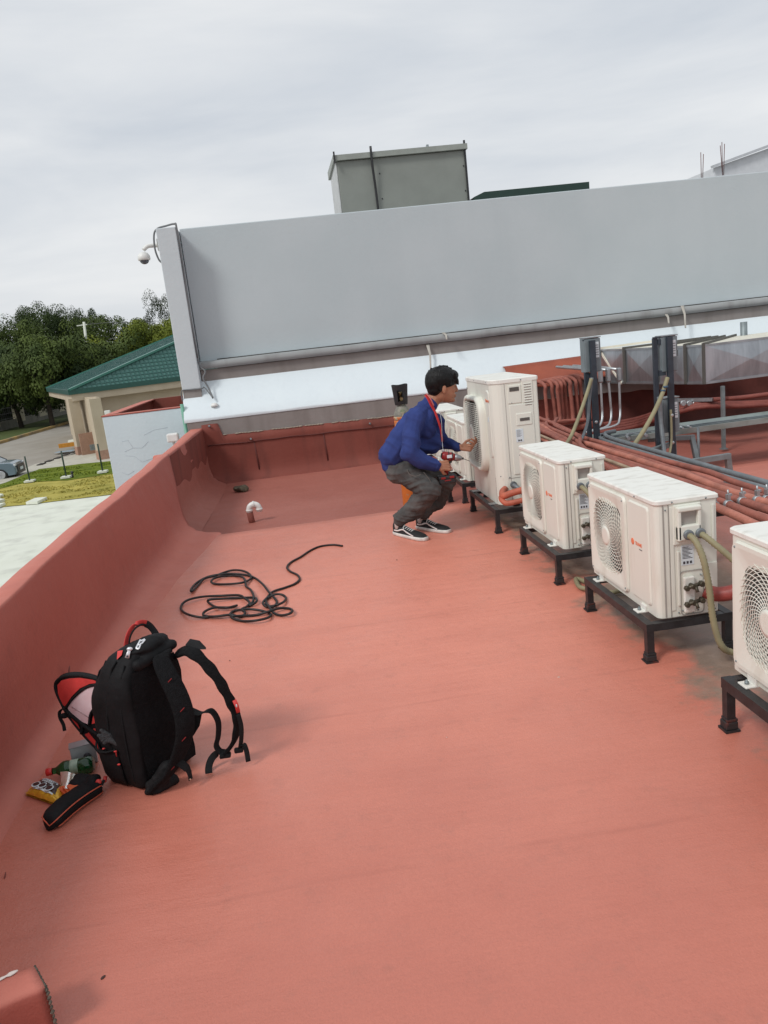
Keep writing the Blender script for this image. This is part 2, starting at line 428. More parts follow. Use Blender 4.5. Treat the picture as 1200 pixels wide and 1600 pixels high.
# ================================================================ SETTING
G = -4.1
ASPH = roof_mat('asphalt_pale', (.30, .275, .235), (.35, .325, .285), (.22, .20, .17), rough=.8, spec=.2)
CONC = wall_mat('concrete_pale', (.65, .67, .575), (.70, .72, .63), (.42, .42, .37), amt=.5, sx=1.2)
GRASS = mat('green_grass', (.165, .20, .022), rough=.9, col2=(.08, .12, .012), vs=2.2, bump=1, bs=30, spec=.1)
DRY = mat('dry_grass', (.42, .36, .09), rough=.9, col2=(.25, .23, .05), vs=1.1, bump=1, bs=25, stretch=(1, 1, 1), spec=.1, lo=.3, hi=.62)
LEAFD = []
def sheet(name, pts, z, material, kind='structure', sub=None):
    b = MB(); b.face([b.bm.verts.new((p[0], p[1], z)) for p in pts]); o = b.build(name, material, recalc=False)
    for p in o.data.polygons:
        if p.normal.z < 0: p.flip()
    return tag(o, kind=kind)
g4 = lambda *pp: [at_z(u, v, G) for u, v in pp]
sheet('ground', [(-700, -60), (700, -60), (900, 1200), (-900, 1200)], G, ASPH)
sheet('pavement', g4((-150, 824), (-12, 757), (55, 728), (118, 712), (175, 706), (420, 690), (420, 745), (180, 765), (60, 765), (0, 775)), G + .12, wall_mat('pavement_concrete', (.44, .42, .35), (.50, .48, .41), (.32, .30, .25), amt=.4))
sheet('driveway', [tuple(at_z(-260, 825, G))[:2], tuple(at_z(180, 776, G))[:2], tuple(at_z(420, 748, G))[:2], (8, 13), (-40, 6), (-46, 22)], G + .125, CONC)
lawn_mb = MB()
def lawn(name, px, z, material, seed):
    """grass sheet with an uneven edge"""
    pts = [at_z(u, v, G) for u, v in px]; o = []
    for i in range(len(pts)):
        a = pts[i]; c = pts[(i + 1) % len(pts)]; n_ = max(2, int((c - a).length / .5))
        for j in range(n_):
            p = a.lerp(c, j / n_); q = noise.noise_vector(p * .8 + V((seed, 0, 0))) * .22; o.append((p.x + q.x, p.y + q.y))
    return sheet(name, o, z, material)
lawn('lawn', ((-60, 789), (0, 762), (30, 750), (62, 737), (110, 731), (175, 724), (420, 700), (420, 740), (182, 744), (107, 755), (47, 757), (0, 768), (-60, 790)), G + .17, GRASS, 1)
lawn('dry_lawn', ((-75, 797), (0, 764), (47, 754), (107, 752), (182, 741), (420, 716), (420, 752), (180, 777), (0, 798), (-75, 806)), G + .15, DRY, 5)
def tufts(name, px, n, h, material, seed):
    """blades standing in the grass"""
    rnd = random.Random(seed); b = MB(); q = [at_z(u, v, G) for u, v in px]
    for _ in range(n):
        s, t_ = rnd.random(), rnd.random(); p = (q[0].lerp(q[1], s)).lerp(q[3].lerp(q[2], s), t_)
        if noise.noise(V((p.x * .5, p.y * .9, seed))) < -.05: continue
        a = rnd.random() * 6.28; wv = V((math.cos(a), math.sin(a), 0)) * .05; hh = h * (.4 + rnd.random())
        p.z = G + .16
        b.face([b.bm.verts.new(p - wv), b.bm.verts.new(p + wv), b.bm.verts.new(p + V((rnd.uniform(-.05, .05), rnd.uniform(-.05, .05), hh)))])
    return tag(b.build(name, material, recalc=False), kind='stuff')
tufts('grass_tufts', ((0, 766), (62, 739), (175, 727), (182, 742)), 1500, .07, GRASS, 3)
tufts('dry_grass_tufts', ((0, 797), (0, 768), (182, 745), (180, 775)), 2200, .05, DRY, 4)
sheet('road_markings', g4((84, 711), (92, 708), (118, 705), (114, 708)), G + .14, mat('faded_blue_paint', (.28, .36, .42), rough=.8, var=.2))
# dark gaps along the pavement kerb
b = MB()
for u, v in ((62, 731), (74, 726), (88, 721), (100, 716), (111, 712)):
    p = at_z(u, v - 1, G); q = at_z(u + 7, v - 4, G); b.bar((p.x, p.y, G + .15), (q.x, q.y, G + .15), .35, .06)
tag(b.build('kerb_gaps', mat('dark_joint', (.05, .045, .04), rough=.9)), kind='structure')
# far kerb painted yellow with the verge behind it
ka, kb = at_z(-60, 711, G), at_z(200, 634, G)
b = MB(); b.bar((ka.x, ka.y, G + .12), (kb.x, kb.y, G + .12), .45, .26)
tag(b.build('kerb', mat('yellow_kerb_paint', (.45, .29, .09), rough=.8, col2=(.20, .16, .10), vs=.7)), kind='structure')
kd = (kb - ka).normalized(); kn = V((-kd.y, kd.x, 0))
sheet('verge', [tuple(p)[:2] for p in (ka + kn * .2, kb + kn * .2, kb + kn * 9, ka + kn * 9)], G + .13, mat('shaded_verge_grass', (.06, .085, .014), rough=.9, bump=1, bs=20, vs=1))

# ---------------------------------------------------------------- our roof
def uneven(x, y, k=.006):
    return noise.noise(V((x * .9, y * .7, 0))) * k + noise.noise(V((x * 3.1, y * 2.3, 5))) * k * .35
STEP = 7.15
b = MB(); rows = []
ny, nx = 90, 90
def step_y(x): return STEP + .10 * noise.noise(V((x * 1.1, 3.3, 0))) * .5 + (.02 * (x < 0))
for i in range(ny + 1):
    r = []
    for j in range(nx + 1):
        x = -1.42 + (12.42) * j / nx
        y = -4 + (step_y(x) + 4) * i / ny
        r.append((x, y, uneven(x, y)))
    rows.append(r)
rows.append([(p[0], p[1] + .012, p[2] - .012) for p in rows[-1]])
rows.append([(p[0], p[1] + .02, -.2) for p in rows[-1]])
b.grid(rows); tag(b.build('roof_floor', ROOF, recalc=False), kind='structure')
b = MB(); rows = []
for i in range(41):
    y = STEP - .1 + (11.02 - STEP + .1) * i / 40
    rows.append([(-1.30 + 12.3 * j / 60, y, -.125 + uneven(-1.3 + .2 * j, y, .012) - .02 * math.sin(i / 40 * 3.14)) for j in range(61)])
b.grid(rows); tag(b.build('lower_roof_floor', ROOF_OLD, recalc=False), kind='structure')

# left parapet: core wall plus a thick coved coat that ends in a slanting lap
pw = MB(); rows = []
prof = [(-1.375, -.16), (-1.375, .655), (-1.39, .667), (-1.45, .667), (-1.46, .655), (-1.46, -4.1)]
for i in range(90):
    y = -3.5 + 14.6 * i / 89; s = max(0, (y - 8.2) / 2.8); r = []
    for k, (x, z) in enumerate(prof):
        dx = noise.noise(V((z * 2, y * 1.3, 1))) * .008; dz = noise.noise(V((x * 2, y * 1.7, 9))) * .008 + noise.noise(V((3, y * .5, 9))) * .012
        r.append((x + (s * .085 if k < 3 else 0) + dx, y, z + (dz if z > .5 else 0)))
    rows.append(r)
pw.grid(rows)
parapet = pw.build('parapet_wall', PARA)
tag(parapet, 'low pink-red parapet wall with a rounded foot running along the left edge of the roof', 'parapet')
coat = MB()
prof = [(-1.462, .50), (-1.462, .672), (-1.452, .682), (-1.40, .685), (-1.354, .685), (-1.345, .681), (-1.341, .668), (-1.33, .45), (-1.325, .28), (-1.31, .16), (-1.28, .085), (-1.22, .035), (-1.13, .012), (-1.02, .001), (-1.0, -.01)]
rows = []
for i in range(140):
    t_ = i / 139; r = []
    for x, z in prof:
        ye = STEP + .12 + max(0, z) / .67 * .95
        y = -3.5 + (ye + 3.5) * t_
        fb = max(0, min(1, (y - 4.0) / 3.2)); 
        if x > -1.35 and z < .66: x += fb * .17 * (1 - max(0, z) / .67)
        if z < .3 and x > -1.33 and False: pass
        if z < .3 and x > -1.33 and fb < 1: x = x * fb + (1 - fb) * (-1.335 - .045 * max(0, min(1, (4.5 - y) / 3)) + (x + 1.335) * .38)
        r.append((x + noise.noise(V((z * 3, y * 1.6, 1))) * .014, y, z + (noise.noise(V((x * 2, y * 1.7, 9))) * .008 + noise.noise(V((3, y * .5, 9))) * .012 if z > .3 else noise.noise(V((x * 4, y * 2, 2))) * .005)))
    rows.append(r)
coat.grid(rows)
e1 = [coat.bm.verts.new(V(p) + V((-.05, .03, 0))) for p in rows[-1]]
coat.bm.verts.ensure_lookup_table(); n_ = len(prof); last = [coat.bm.verts[139 * n_ + j] for j in range(n_)]
for j in range(n_ - 1): coat.face([last[j], last[j + 1], e1[j + 1], e1[j]])
tag(coat.build('waterproof_coat', PARA, parapet, recalc=True))
# cove in the far bay
cv = MB(); rows = []
for i in range(30):
    y = STEP + 3.9 * i / 29; s = max(0, (y - 8.2) / 2.8) * .085
    rows.append([(x + s, y, z + noise.noise(V((x * 5, y * 3, 2))) * .008) for x, z in ((-1.372, .30), (-1.365, .12), (-1.33, -.02), (-1.26, -.085), (-1.17, -.118), (-1.12, -.14))])
cv.grid(rows); cv.build('corner_cove', ROOF_OLD, parapet)
fs = MB(); rows = []
for i in range(40):
    y = 7.3 + 3.72 * i / 39; s = max(0, (y - 8.2) / 2.8) * .085
    rows.append([(-1.371 + s + noise.noise(V((z * 3, y * 2, 1))) * .006, y, z) for z in (-.05, .1, .25, .4, .55, .64)])
fs.grid(rows); fs.build('inner_face', REDWALL, parapet)
# torn blisters in the coat
bl = MB()
for u, v, s in ((190, 968, .014), (108, 1047, .022), (8, 1368, .010)):
    p = at_x(u, v, -1.30) if v < 1100 else at_z(u, v, .004)
    if u == 190: p = at_z(u, v, .03)
    bl.ell(p, (s * .12, s * 1.3, s * .5), 8, 6, rot=(V((1, 0, 0)), .5))
bl.build('blister', mat('torn_coat', (.16, .05, .04), rough=.9), parapet)

# ---------------------------------------------------------------- wall at the end of the roof
bw = empty('end_wall', (3, 11, -.14), 'long pale grey rendered wall across the back of the roof with a silver painted ledge below it', 'wall')
MB().span((-1.24, 11.60, 1.52), (10.5, 11.85, 3.37), .012).build('wall_panel', BIGWALL, bw)
b = MB(); b.span((-1.51, 11.25, 1.20), (-1.25, 11.84, 3.35), .01); b.build('pillar', PILLAR, bw)
b = MB(); b.span((-1.505, 11.265, 1.08), (-1.255, 11.84, 1.198)); b.build('pillar_base', BARE, bw)
b = MB(); b.span((-1.515, 11.255, .72), (-1.245, 11.84, 1.078), .01); b.build('painted_pillar_foot', SILVER, bw)
# silver sloping ledge
b = MB(); rows = []
for i in range(80):
    x = -1.52 + 12 * i / 79; dz = noise.noise(V((x * 2.2, 0, 0))) * .012
    rows.append([(x, 11.012, .76), (x, 11.005, .785 + dz - .006 * x), (x, 11.012, .80 + dz - .006 * x)] + [(x, 11.0 + .45 * k / 5, .80 + .47 * k / 5 - .006 * x * (1 - k / 5) + noise.noise(V((x * 1.5, k, 3))) * .006) for k in range(1, 6)] + [(x, 11.47, 1.29)])
b.grid(rows); b.build('silver_ledge', SILVER, bw)
b = MB(); b.span((-1.49, 11.02, -.2), (10.5, 11.3, .79)); b.build('bare_strip', BARE, bw)
# gutter band under the grey wall
b = MB(); b.span((-1.24, 11.46, 1.26), (10.5, 11.62, 1.44)); b.build('stained_band', BARE, bw)
b = MB(); rows = []
for i in range(90):
    x = -1.23 + 11.7 * i / 89; d = noise.noise(V((x * 1.7, 4, 0))) * .006
    rows.append([(x, 11.455, 1.455 + d), (x, 11.41 + d, 1.448 + d), (x, 11.41 + d, 1.54 + d), (x, 11.47, 1.558 + d), (x, 11.60, 1.56 + d)])
b.grid(rows); b.build('ledge_lip', wall_mat('ledge_grey', (.30, .31, .31), (.34, .35, .35), (.17, .16, .15), amt=.5, sx=5), bw)
b = MB(); b.tube([(x / 4, 11.448, 1.447 + noise.noise(V((x * .4, 1, 0))) * .003) for x in range(-4, 42)], .008, 5); b.tube([(x / 4, 11.592, 1.566) for x in range(-4, 42)], .007, 5)
b.build('dark_joint', mat('joint_dark', (.07, .065, .06), rough=.9), bw)
# red upstand with laps
b = MB(); rows = []
def ragged(x): return .525 - .012 * x + noise.noise(V((x * 3, 7, 0))) * .012 + noise.noise(V((x * 11, 7, 0))) * .006
for i in range(120):
    x = -1.30 + 5.3 * i / 119; top = ragged(x) + (.16 if x < -1.05 else 0)
    rows.append([(x, 11.015, top + .004), (x, 10.998, top)] + [(x, 10.995 + noise.noise(V((x * 2, k, 3))) * .007, top + (-.02 - top) * k / 6) for k in range(1, 6)] + [(x, 10.985, .0), (x, 10.955, -.09), (x, 10.86, -.135), (x, 10.8, -.16)])
b.grid(rows); b.build('red_upstand', REDWALL, bw)
b = MB()
for i in range(119):
    x = -1.0 + 5 * i / 119
    if noise.noise(V((x * 6, 2, 0))) > -.12: b.ell((x, 10.996, ragged(x) + .004), (.035, .006, .007 + .01 * abs(noise.noise(V((x * 8, 2, 4))))), 6, 5)
b.build('sealant_crumbs', mat('cracked_sealant', (.36, .30, .24), rough=.9), bw)
b = MB()
for x in (-.62, .35, 1.9): b.ribbon([(x, 10.992, .40), (x + .01, 10.99, .2), (x + .02, 10.985, -.0)], .018, .004, (1, 0, 0))
b.tube([(-1.25 + i * .1, 10.983, .40 - .012 * (i * .1 - 1.25) + noise.noise(V((i * .3, 0, 0))) * .012) for i in range(45)], .007, 5)
b.tube([(-1.25 + i * .1, 10.93, -.115 + noise.noise(V((i * .3, 3, 0))) * .01) for i in range(50)], .008, 5)
b.build('membrane_lap', mat('red_lap_dark', (.12, .034, .028), rough=.9), bw)
for u, v in ((392, 686), (578, 662), (318, 690), (327, 666)):
    p = at_y(u, v, 10.98); MB().lathe(p, [(.018, 0), (.018, -.008), (.009, -.012), (.009, -.03)], 10, 'Y').build('bolt', GALV, bw)
for u, v0, v1, xx in ((668, 538, 578, 0), (1066, 478, 512, 0), (1040, 490, 505, 0), (693, 520, 530, 0)):
    p = at_y(u, v0, 11.44); q = at_y(u + 5, v1, 11.15)
    MB().ribbon([p, p.lerp(q, .4) + V((.02, 0, 0)), q], [.05, .03, .02], .012, (1, 0, 0)).build('mortar_drip', mat('mortar', (.46, .43, .38), rough=.9), bw)
# right part: loose red membrane hood and dark bay
b = MB(); rows = []
for i in range(50):
    x = 3.05 + 1.75 * i / 49; s = i / 49
    zt = .985 + .03 * s; zb = .70 + .05 * s + .035 * math.sin(i * .33) * .6
    rows.append([(x, 11.20, zt + .02), (x, 11.10, zt)] + [(x, 11.10 - .38 * k / 6 - .02 * math.sin(k + x * 3), zt + (zb - zt) * k / 6 + noise.noise(V((x * 2, k * .7, 8))) * .02) for k in range(1, 7)] + [(x, 10.74, zb - .012)])
b.grid(rows); b.build('red_membrane_hood', mat('terracotta_membrane', (.34, .085, .045), rough=.65, col2=(.25, .06, .035), vs=2.5, bump=.3, bs=6), bw)
b = MB(); rows = []
for i in range(60):
    x = 3.98 + 6.5 * i / 59; rows.append([(x, 10.99, .60), (x, 10.985, .3), (x, 10.97, 0), (x, 10.84, -.13)])
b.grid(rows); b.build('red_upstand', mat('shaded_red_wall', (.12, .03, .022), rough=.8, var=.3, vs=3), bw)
b = MB(); b.ribbon([(3.9 + .1 * i, 10.9 + .01 * math.sin(i), .60 - .004 * i + .012 * math.sin(i * 1.3)) for i in range(16)], .22, .02, (0, .3, 1)); b.build('bare_skirt', BARE, bw)

# cables on the pillar
cb = MB(); cb.tube(curve([(-1.235, 11.30, 1.62), (-1.238, 11.27, 2.2), (-1.235, 11.28, 2.9), (-1.236, 11.27, 3.34), (-1.26, 11.29, 3.39), (-1.38, 11.35, 3.385), (-1.50, 11.4, 3.37), (-1.56, 11.4, 3.30), (-1.58, 11.4, 3.12), (-1.555, 11.4, 2.98), (-1.52, 11.4, 2.93)], 6), .013, 8)
cb.tube(curve([(-1.235, 11.30, 1.62), (-1.225, 11.30, 1.5), (-1.16, 11.28, 1.42), (-1.20, 11.26, 1.33), (-1.15, 11.24, 1.20), (-1.10, 11.14, 1.05)], 6), .012, 8)
cb.tube(curve([(-1.10, 11.14, 1.05), (-1.2, 11.26, 1.2), (-1.24, 11.25, 1.195), (-1.4, 11.248, 1.195), (-1.52, 11.25, 1.19), (-1.53, 11.25, 1.05)], 5), .008, 6)
tag(cb.build('wall_cable', mat('grey_cable', (.16, .165, .17), rough=.6)), 'grey cable looping over the pillar top and down its edge to the silver ledge', 'cable')
rg = MB(); rg.lathe((-1.09, 11.12, .935), [(.05, 0), (.055, .02), (.035, .045), (.02, .05)], 14)
tag(rg.build('cable_gland', WHITEP), 'white round cable gland on the silver ledge beside the pillar foot', 'gland')

# security camera
sc = empty('security_camera', (-1.5, 11.5, 3.05), 'white dome security camera on a curved arm at the top of the grey pillar', 'camera')
MB().tube(curve([(-1.52, 11.5, 3.17), (-1.60, 11.48, 3.17), (-1.68, 11.46, 3.165), (-1.74, 11.44, 3.12)], 5), .028, 10).build('bracket_arm', WHITEP, sc)
MB().box((-1.53, 11.5, 3.17), (.04, .14, .16), bevel=.01).build('wall_plate', WHITEP, sc)
MB().lathe((-1.75, 11.44, 3.0), [(.035, .09), (.06, .075), (.082, .04), (.085, 0), (.076, -.015)], 22).build('housing', WHITEP, sc)
MB().ell((-1.75, 11.44, 2.985), (.062, .062, .052), 16, 10).build('dome', mat('smoked_dome', (.10, .11, .13), rough=.12, var=0), sc)

# cabinet on the upper roof
tag(MB().span((-1.2, 11.86, 2.70), (12, 24, 2.88)).build('upper_roof', mat('upper_roof_slab', (.35, .35, .34), rough=.8)), kind='structure')
CAB = mat('cabinet_greygreen', (.235, .25, .225), rough=.5, var=.08, vs=2)
CABS = mat('cabinet_side_white', (.52, .53, .53), rough=.5)
cbn = empty('rooftop_cabinet', (2.3, 14.7, 2.88), 'grey-green sheet metal cabinet standing up behind the grey wall', 'cabinet')
MB().span((1.25, 14.0, 2.88), (3.44, 15.4, 4.55), .01).build('body', CAB, cbn)
MB().span((1.225, 14.03, 2.88), (1.246, 15.4, 4.56), .004).build('side_panel', CABS, cbn)
MB().prism([(1.19, 13.93, 4.555), (1.19, 13.93, 4.64), (1.19, 15.5, 4.69), (1.19, 15.5, 4.555)], (2.29, 0, .0)).build('roof_cap', mat('cabinet_cap', (.30, .32, .29), rough=.5), cbn)
MB().tube(curve([(1.83, 13.9, 4.72), (1.83, 13.91, 4.4), (1.85, 13.95, 4.0), (1.86, 13.96, 3.2)], 4), .02, 6).build('cable', BLACKM, cbn)
MB().span((3.425, 13.965, 2.9), (3.455, 13.995, 4.70)).build('corner_trim', BLACKM, cbn)
MB().span((1.195, 13.90, 4.51), (1.222, 13.925, 4.69)).build('corner_trim', BLACKM, cbn)
b = MB()
for z in (3.9, 4.3): b.ell((3.40, 13.995, z), .012, 6, 5); b.ell((1.95, 13.995, z), .012, 6, 5)
split(b.build('rivet', BLACKM, cbn))
ant = MB()
for dx in (-.03, .02, .05): ant.tube([(2.9 + dx, 14.6, 4.69), (2.93 + dx * .3, 14.6, 4.82)], .008, 5)
ant.tube([(2.88, 14.6, 4.74), (2.97, 14.6, 4.78)], .008, 5)
an = empty('antenna', (2.9, 14.6, 4.69), 'small metal aerial on top of the grey-green cabinet', 'antenna')
split(ant.build('rod', GALVD, an))
tag(MB().tube([(2.6, 14.6, 4.68), (2.6, 14.6, 4.75)], .01, 5).build('vent_stub', GALVD), 'tiny stub on the cabinet roof left of the aerial', 'stub')
b = MB(); b.prism([(3.52, 13.9, 3.62), (5.57, 13.9, 3.70), (5.57, 13.9, 3.835), (3.70, 13.9, 3.835), (3.52, 13.9, 3.77)], (0, 2.5, .06))
tag(b.build('sheet_roof', mat('dark_green_sheet', (.012, .038, .028), rough=.5)), 'thin dark green sheet roof showing just above the grey wall right of the cabinet', 'roof')
wb = empty('white_house', (13, 25, 2.8), 'white gabled building edge rising above the far right end of the grey wall', 'building')
p0, p1, p2 = at_y(1116, 262, 24), at_y(1200, 232, 24), at_y(1290, 196, 24)
MB().prism([p0, p1, p2, (p2.x, 24, 2.8), (p0.x, 24, 2.8)], (0, 4, 0)).build('wall', mat('white_render', (.62, .64, .67), rough=.8, var=.06), wb)
b = MB(); b.bar(p0 + V((-.1, -.06, .02)), p2 + V((0, -.06, .02)), .16, .07); b.build('roof_edge', mat('white_edge', (.52, .54, .57), rough=.7), wb)
for u, v0, v1, lab in ((1095, 238, 275, 'left'), (1128, 222, 262, 'right')):
    b = MB(); p = at_y(u, v0, 13); q = at_y(u + 1, v1 + 12, 13)
    b.tube([p, q], .006, 5); b.tube([p + V((.045, 0, -.03)), q + V((.02, 0, 0))], .006, 5)
    if lab == 'right': b.tube([p + V((-.03, 0, -.05)), q + V((.0, 0, 0))], .006, 5)
    tag(b.build('rebar', RUST), {'left': 'pair of thin steel rods sticking up over the grey wall, the left bunch', 'right': 'thin steel rods sticking up over the grey wall beside the white building'}[lab], 'rebar', 'starter bars above the grey wall')

# annex at a lower level beyond the parapet
ax = empty('annex_building', (-2.1, 12, G), 'pale blue annex with a cracked wall and red inner parapet, left of the grey pillar', 'building')
MB().span((-2.80, 11.9, G), (-1.0, 12.02, .925), .008).build('front_wall', BLUEWALL, ax)
MB().span((-2.80, 12.02, G), (-2.70, 15.6, .925)).build('side_wall', BLUEWALL, ax)
MB().span((-2.69, 12.03, .2), (-1.0, 15.5, .35)).build('floor', ROOF_OLD, ax)
b = MB(); b.span((-2.698, 12.03, .35), (-2.66, 15.5, .93)); b.span((-2.66, 15.46, .35), (-1.0, 15.6, .95)); b.span((-2.66, 12.022, .35), (-1.0, 12.06, .90)); b.build('inner_lining', REDWALL, ax)
b = MB(); b.prism([(-2.81, 11.89, .925), (-2.81, 11.89, .945), (-2.62, 12.1, .95), (-2.62, 12.1, .93)], (0, 3.4, .0))
b.span((-2.81, 11.893, .926), (-1.0, 12.07, .944), .004); b.build('coping', PARA, ax)
ck = MB()
for pts in (((232, 690), (222, 700), (208, 700), (195, 706)), ((208, 700), (200, 688), (190, 690)), ((196, 712), (210, 713), (222, 722), (240, 716)), ((225, 680), (240, 672), (262, 668)), ((190, 738), (200, 742), (210, 736))):
    ck.tube([at_y(u, v, 11.8985) for u, v in pts], .0016, 4)
ck.build('crack', mat('crack_grey', (.44, .49, .54), rough=.9), ax)
gp = MB(); gp.tube([(-1.53, 11.12, 1.02), (-1.53, 11.12, -3.9)], .025, 10)
tag(gp.build('drain_pipe', mat('mint_pipe', (.16, .38, .28), rough=.4)), 'mint green pipe running down the wall corner by the silver ledge', 'pipe')
q = at_y(276, 683, 11.1); bx = MB().box(q + V((-.05, 0, 0)), (.16, .12, .12), bevel=.02)
bx.tube([q + V((-.05, 0, -.06)), q + V((-.05, 0, -.6))], .02, 8)
tag(bx.build('junction_box', WHITEP), 'small white box poking up behind the far end of the red parapet', 'box')

# ---------------------------------------------------------------- green roofed building
TILE = mat('green_roof_sheet', (.085, .21, .185), rough=.4, col2=(.07, .185, .16), vs=.4, spec=.5)
TILED = mat('green_fascia', (.018, .085, .068), rough=.4)
gb = empty('green_roofed_building', tuple(at_z(165, 718, G)), 'cream building with a green ribbed metal hip roof and square columns beyond the lawn', 'building')
ze = .45
C_ = at_z(108, 611, ze); D_ = at_z(71, 607, ze); E_ = at_z(283, 589, ze)
ud = (E_ - C_).normalized(); E_ = C_ + ud * 27; vd = (D_ - C_); D_ = C_ + vd.normalized() * min(vd.length, 24); F_ = E_ + (D_ - C_)
r1 = ray(540, 415); ctr = (C_ + D_ + E_ + F_) / 4
AP = at_y(590, 393, ctr.y)
n1_ = (E_ - C_); Dp = D_
b = MB()
vv = [b.bm.verts.new(p) for p in (C_, E_, F_, D_, AP)]
for i in range(4): b.face([vv[i], vv[(i + 1) % 4], vv[4]])
b.build('roof', TILE, gb)
b = MB()
def ribs(P, Q, n):
    nrm = (Q - P).cross(AP - P).normalized()
    if nrm.z < 0: nrm = -nrm
    foot_t = (AP - P).dot(Q - P) / (Q - P).length_squared
    slope = (AP - P.lerp(Q, foot_t))
    for i in range(1, n):
        t_ = i / n; a = P.lerp(Q, t_)
        k = t_ / foot_t if t_ < foot_t else (1 - t_) / (1 - foot_t)
        e = a + slope * k; b.bar(a + nrm * .03, e + nrm * .03, .07, .06, nrm)
    for r_ in range(1, 34):  # horizontal bars stand in for shadow lines, drawn in darker green
        k = r_ / 34; a = P + (AP - P) * k; e = Q + (AP - Q) * k
        b.bar(a + nrm * .02, e + nrm * .02, .06, .05, nrm)
ribs(C_, E_, 85); ribs(D_, C_, 70)
b.build('roof_ribs_shadow_lines', mat('green_rib_shadow', (.035, .115, .10), rough=.4), gb)
b = MB(); b.bar(C_ + V((0, 0, .08)), AP + V((0, 0, .08)), .35, .14); b.bar(D_ + V((0, 0, .06)), AP + V((0, 0, .06)), .35, .14); b.bar(E_ + V((0, 0, .06)), AP + V((0, 0, .06)), .35, .14)
b.build('hip_capping', mat('green_hip', (.04, .18, .14), rough=.35), gb)
inn = lambda P, d: P + (ctr - P).normalized() * d
b = MB()
for P, Q in ((C_, E_), (D_, C_), (E_, F_)): b.bar(P + V((0, 0, -.10)), Q + V((0, 0, -.10)), .14, .34)
b.build('fascia', TILED, gb)
b = MB(); lo = [inn(P, .12) + V((0, 0, -.27)) for P in (C_, E_, F_, D_)]; b.prism(lo, (0, 0, -.46)); b.build('eaves_beam', CREAM, gb)
c2 = [inn(P, 1.6) for P in (C_, E_, F_, D_)]
b = MB(); b.prism([V((p.x, p.y, G)) for p in c2], (0, 0, 3.9)); b.build('wall', CREAM, gb)
u3 = (E_ - C_).normalized(); w3 = (D_ - C_).normalized()
wallx = math.atan2(u3.y, u3.x)
BASE = mat('pink_stone_base', (.40, .24, .17), rough=.8)
def gcol(u, v, wd):
    p = at_z(u, v, G); rm = Matrix.Rotation(wallx, 3, 'Z')
    c = MB().box((p.x, p.y, G + 2.0), (wd, wd, 4.0), mat3=rm).build('column', CREAM, gb)
    MB().box((p.x, p.y, G + .35), (wd + .06, wd + .06, .7), mat3=rm).build('column_base', BASE, c)
gcol(130, 712, .72); gcol(164, 719.5, .72)
pa, pb = at_z(133, 709, G), at_z(166, 714, G); pm = (pa + pb) / 2
MB().box((pm.x, pm.y + .5, G + 2.0), ((pb - pa).length + .4, .2, 4.0), mat3=Matrix.Rotation(math.atan2((pb - pa).y, (pb - pa).x), 3, 'Z')).build('recessed_wall', CREAM, gb)
p = pm; MB().box((p.x, p.y + .38, G + .8), (1.9, .12, 1.6), mat3=Matrix.Rotation(wallx, 3, 'Z')).build('stone_plinth', BASE, gb)
p = at_y(150, 698, p.y - .4); MB().box(p, (.8, .1, .4), mat3=Matrix.Rotation(wallx, 3, 'Z')).build('vent', GALVD, gb)
p = at_y(168, 645, at_z(165, 719, G).y - .4); MB().box(p, (.35, .2, .3), bevel=.03).build('wall_lamp', WHITEP, gb)

# kerb island, paving slabs and posts on the grass
p = at_z(92, 707, G); q = at_z(121, 703, G)
ki = empty('kerb_island', tuple(p), 'raised concrete island with an orange painted edge in front of the cream columns', 'kerb')
b = MB(); b.bar((p.x, p.y + .3, G + .45), (q.x, q.y + .3, G + .45), .3, .30); b.build('painted_edge', mat('orange_kerb_paint', (.62, .27, .03), rough=.6, var=.15), ki)
b = MB(); b.bar((p.x + .4, p.y + 1.5, G + .53), (q.x, q.y + 1.5, G + .53), 2.2, .22); b.build('slab', CONC, ki)
slabs = ((((42, 793.5), (57, 786.5), (75, 785), (60, 792.5)), 'square white paving slab lying on the dry grass'),
         (((-8, 782), (0, 779), (7, 780), (0, 783.5)), 'white paving slab at the left edge of the dry grass, farthest of three'),
         (((-12, 790), (0, 787), (9, 788), (-2, 792)), 'white paving slab at the left edge of the dry grass, middle of three'),
         (((-12, 798), (0, 795), (10, 794), (-2, 799.5)), 'white paving slab at the left edge of the dry grass, nearest of three'))
for pxs, lab in slabs:
    pts = [at_z(u, v, G) for u, v in pxs]
    tag(MB().prism([(p.x, p.y, G + .15) for p in pts], (0, 0, .12)).build('paving_slab', CONC), lab, 'paving slab', 'loose slabs on the dry grass')
pst = None
for k, (u, v, h, lab) in enumerate(((48, 758, 1.55, 'thin dark green post on the grass beside the parked car'), (105, 752, 1.62, 'thin dark green post on the grass in front of the orange kerb island'), (162, 744, 1.75, 'thin dark green post on the grass in front of the cream column'))):
    p = at_z(u, v, G)
    if pst is None:
        pst = empty('fence_post', (0, 0, 0)); MB().tube([(0, 0, .1), (0, 0, 1)], .045, 8).build('post', mat('post_green', (.02, .045, .03), rough=.5), pst)
        MB().box((0, 0, .12), (.5, .5, .06)).build('concrete_foot', CONC, pst); o = pst
    else: o = copy_tree(pst)
    o.location = (p.x, p.y, G + .05); o.scale = (1, 1, h); tag(o, lab, 'post', 'thin posts standing on the lawn')
p = at_z(115, 751, G); b = MB(); b.tube([(p.x, p.y, G + .1), (p.x, p.y, G + .42)], .05, 8); b.ell((p.x, p.y, G + .45), .08, 8, 6)
tag(b.build('sprinkler_stub', BLACKM), 'short dark stub standing in the grass right of the middle post', 'stub')

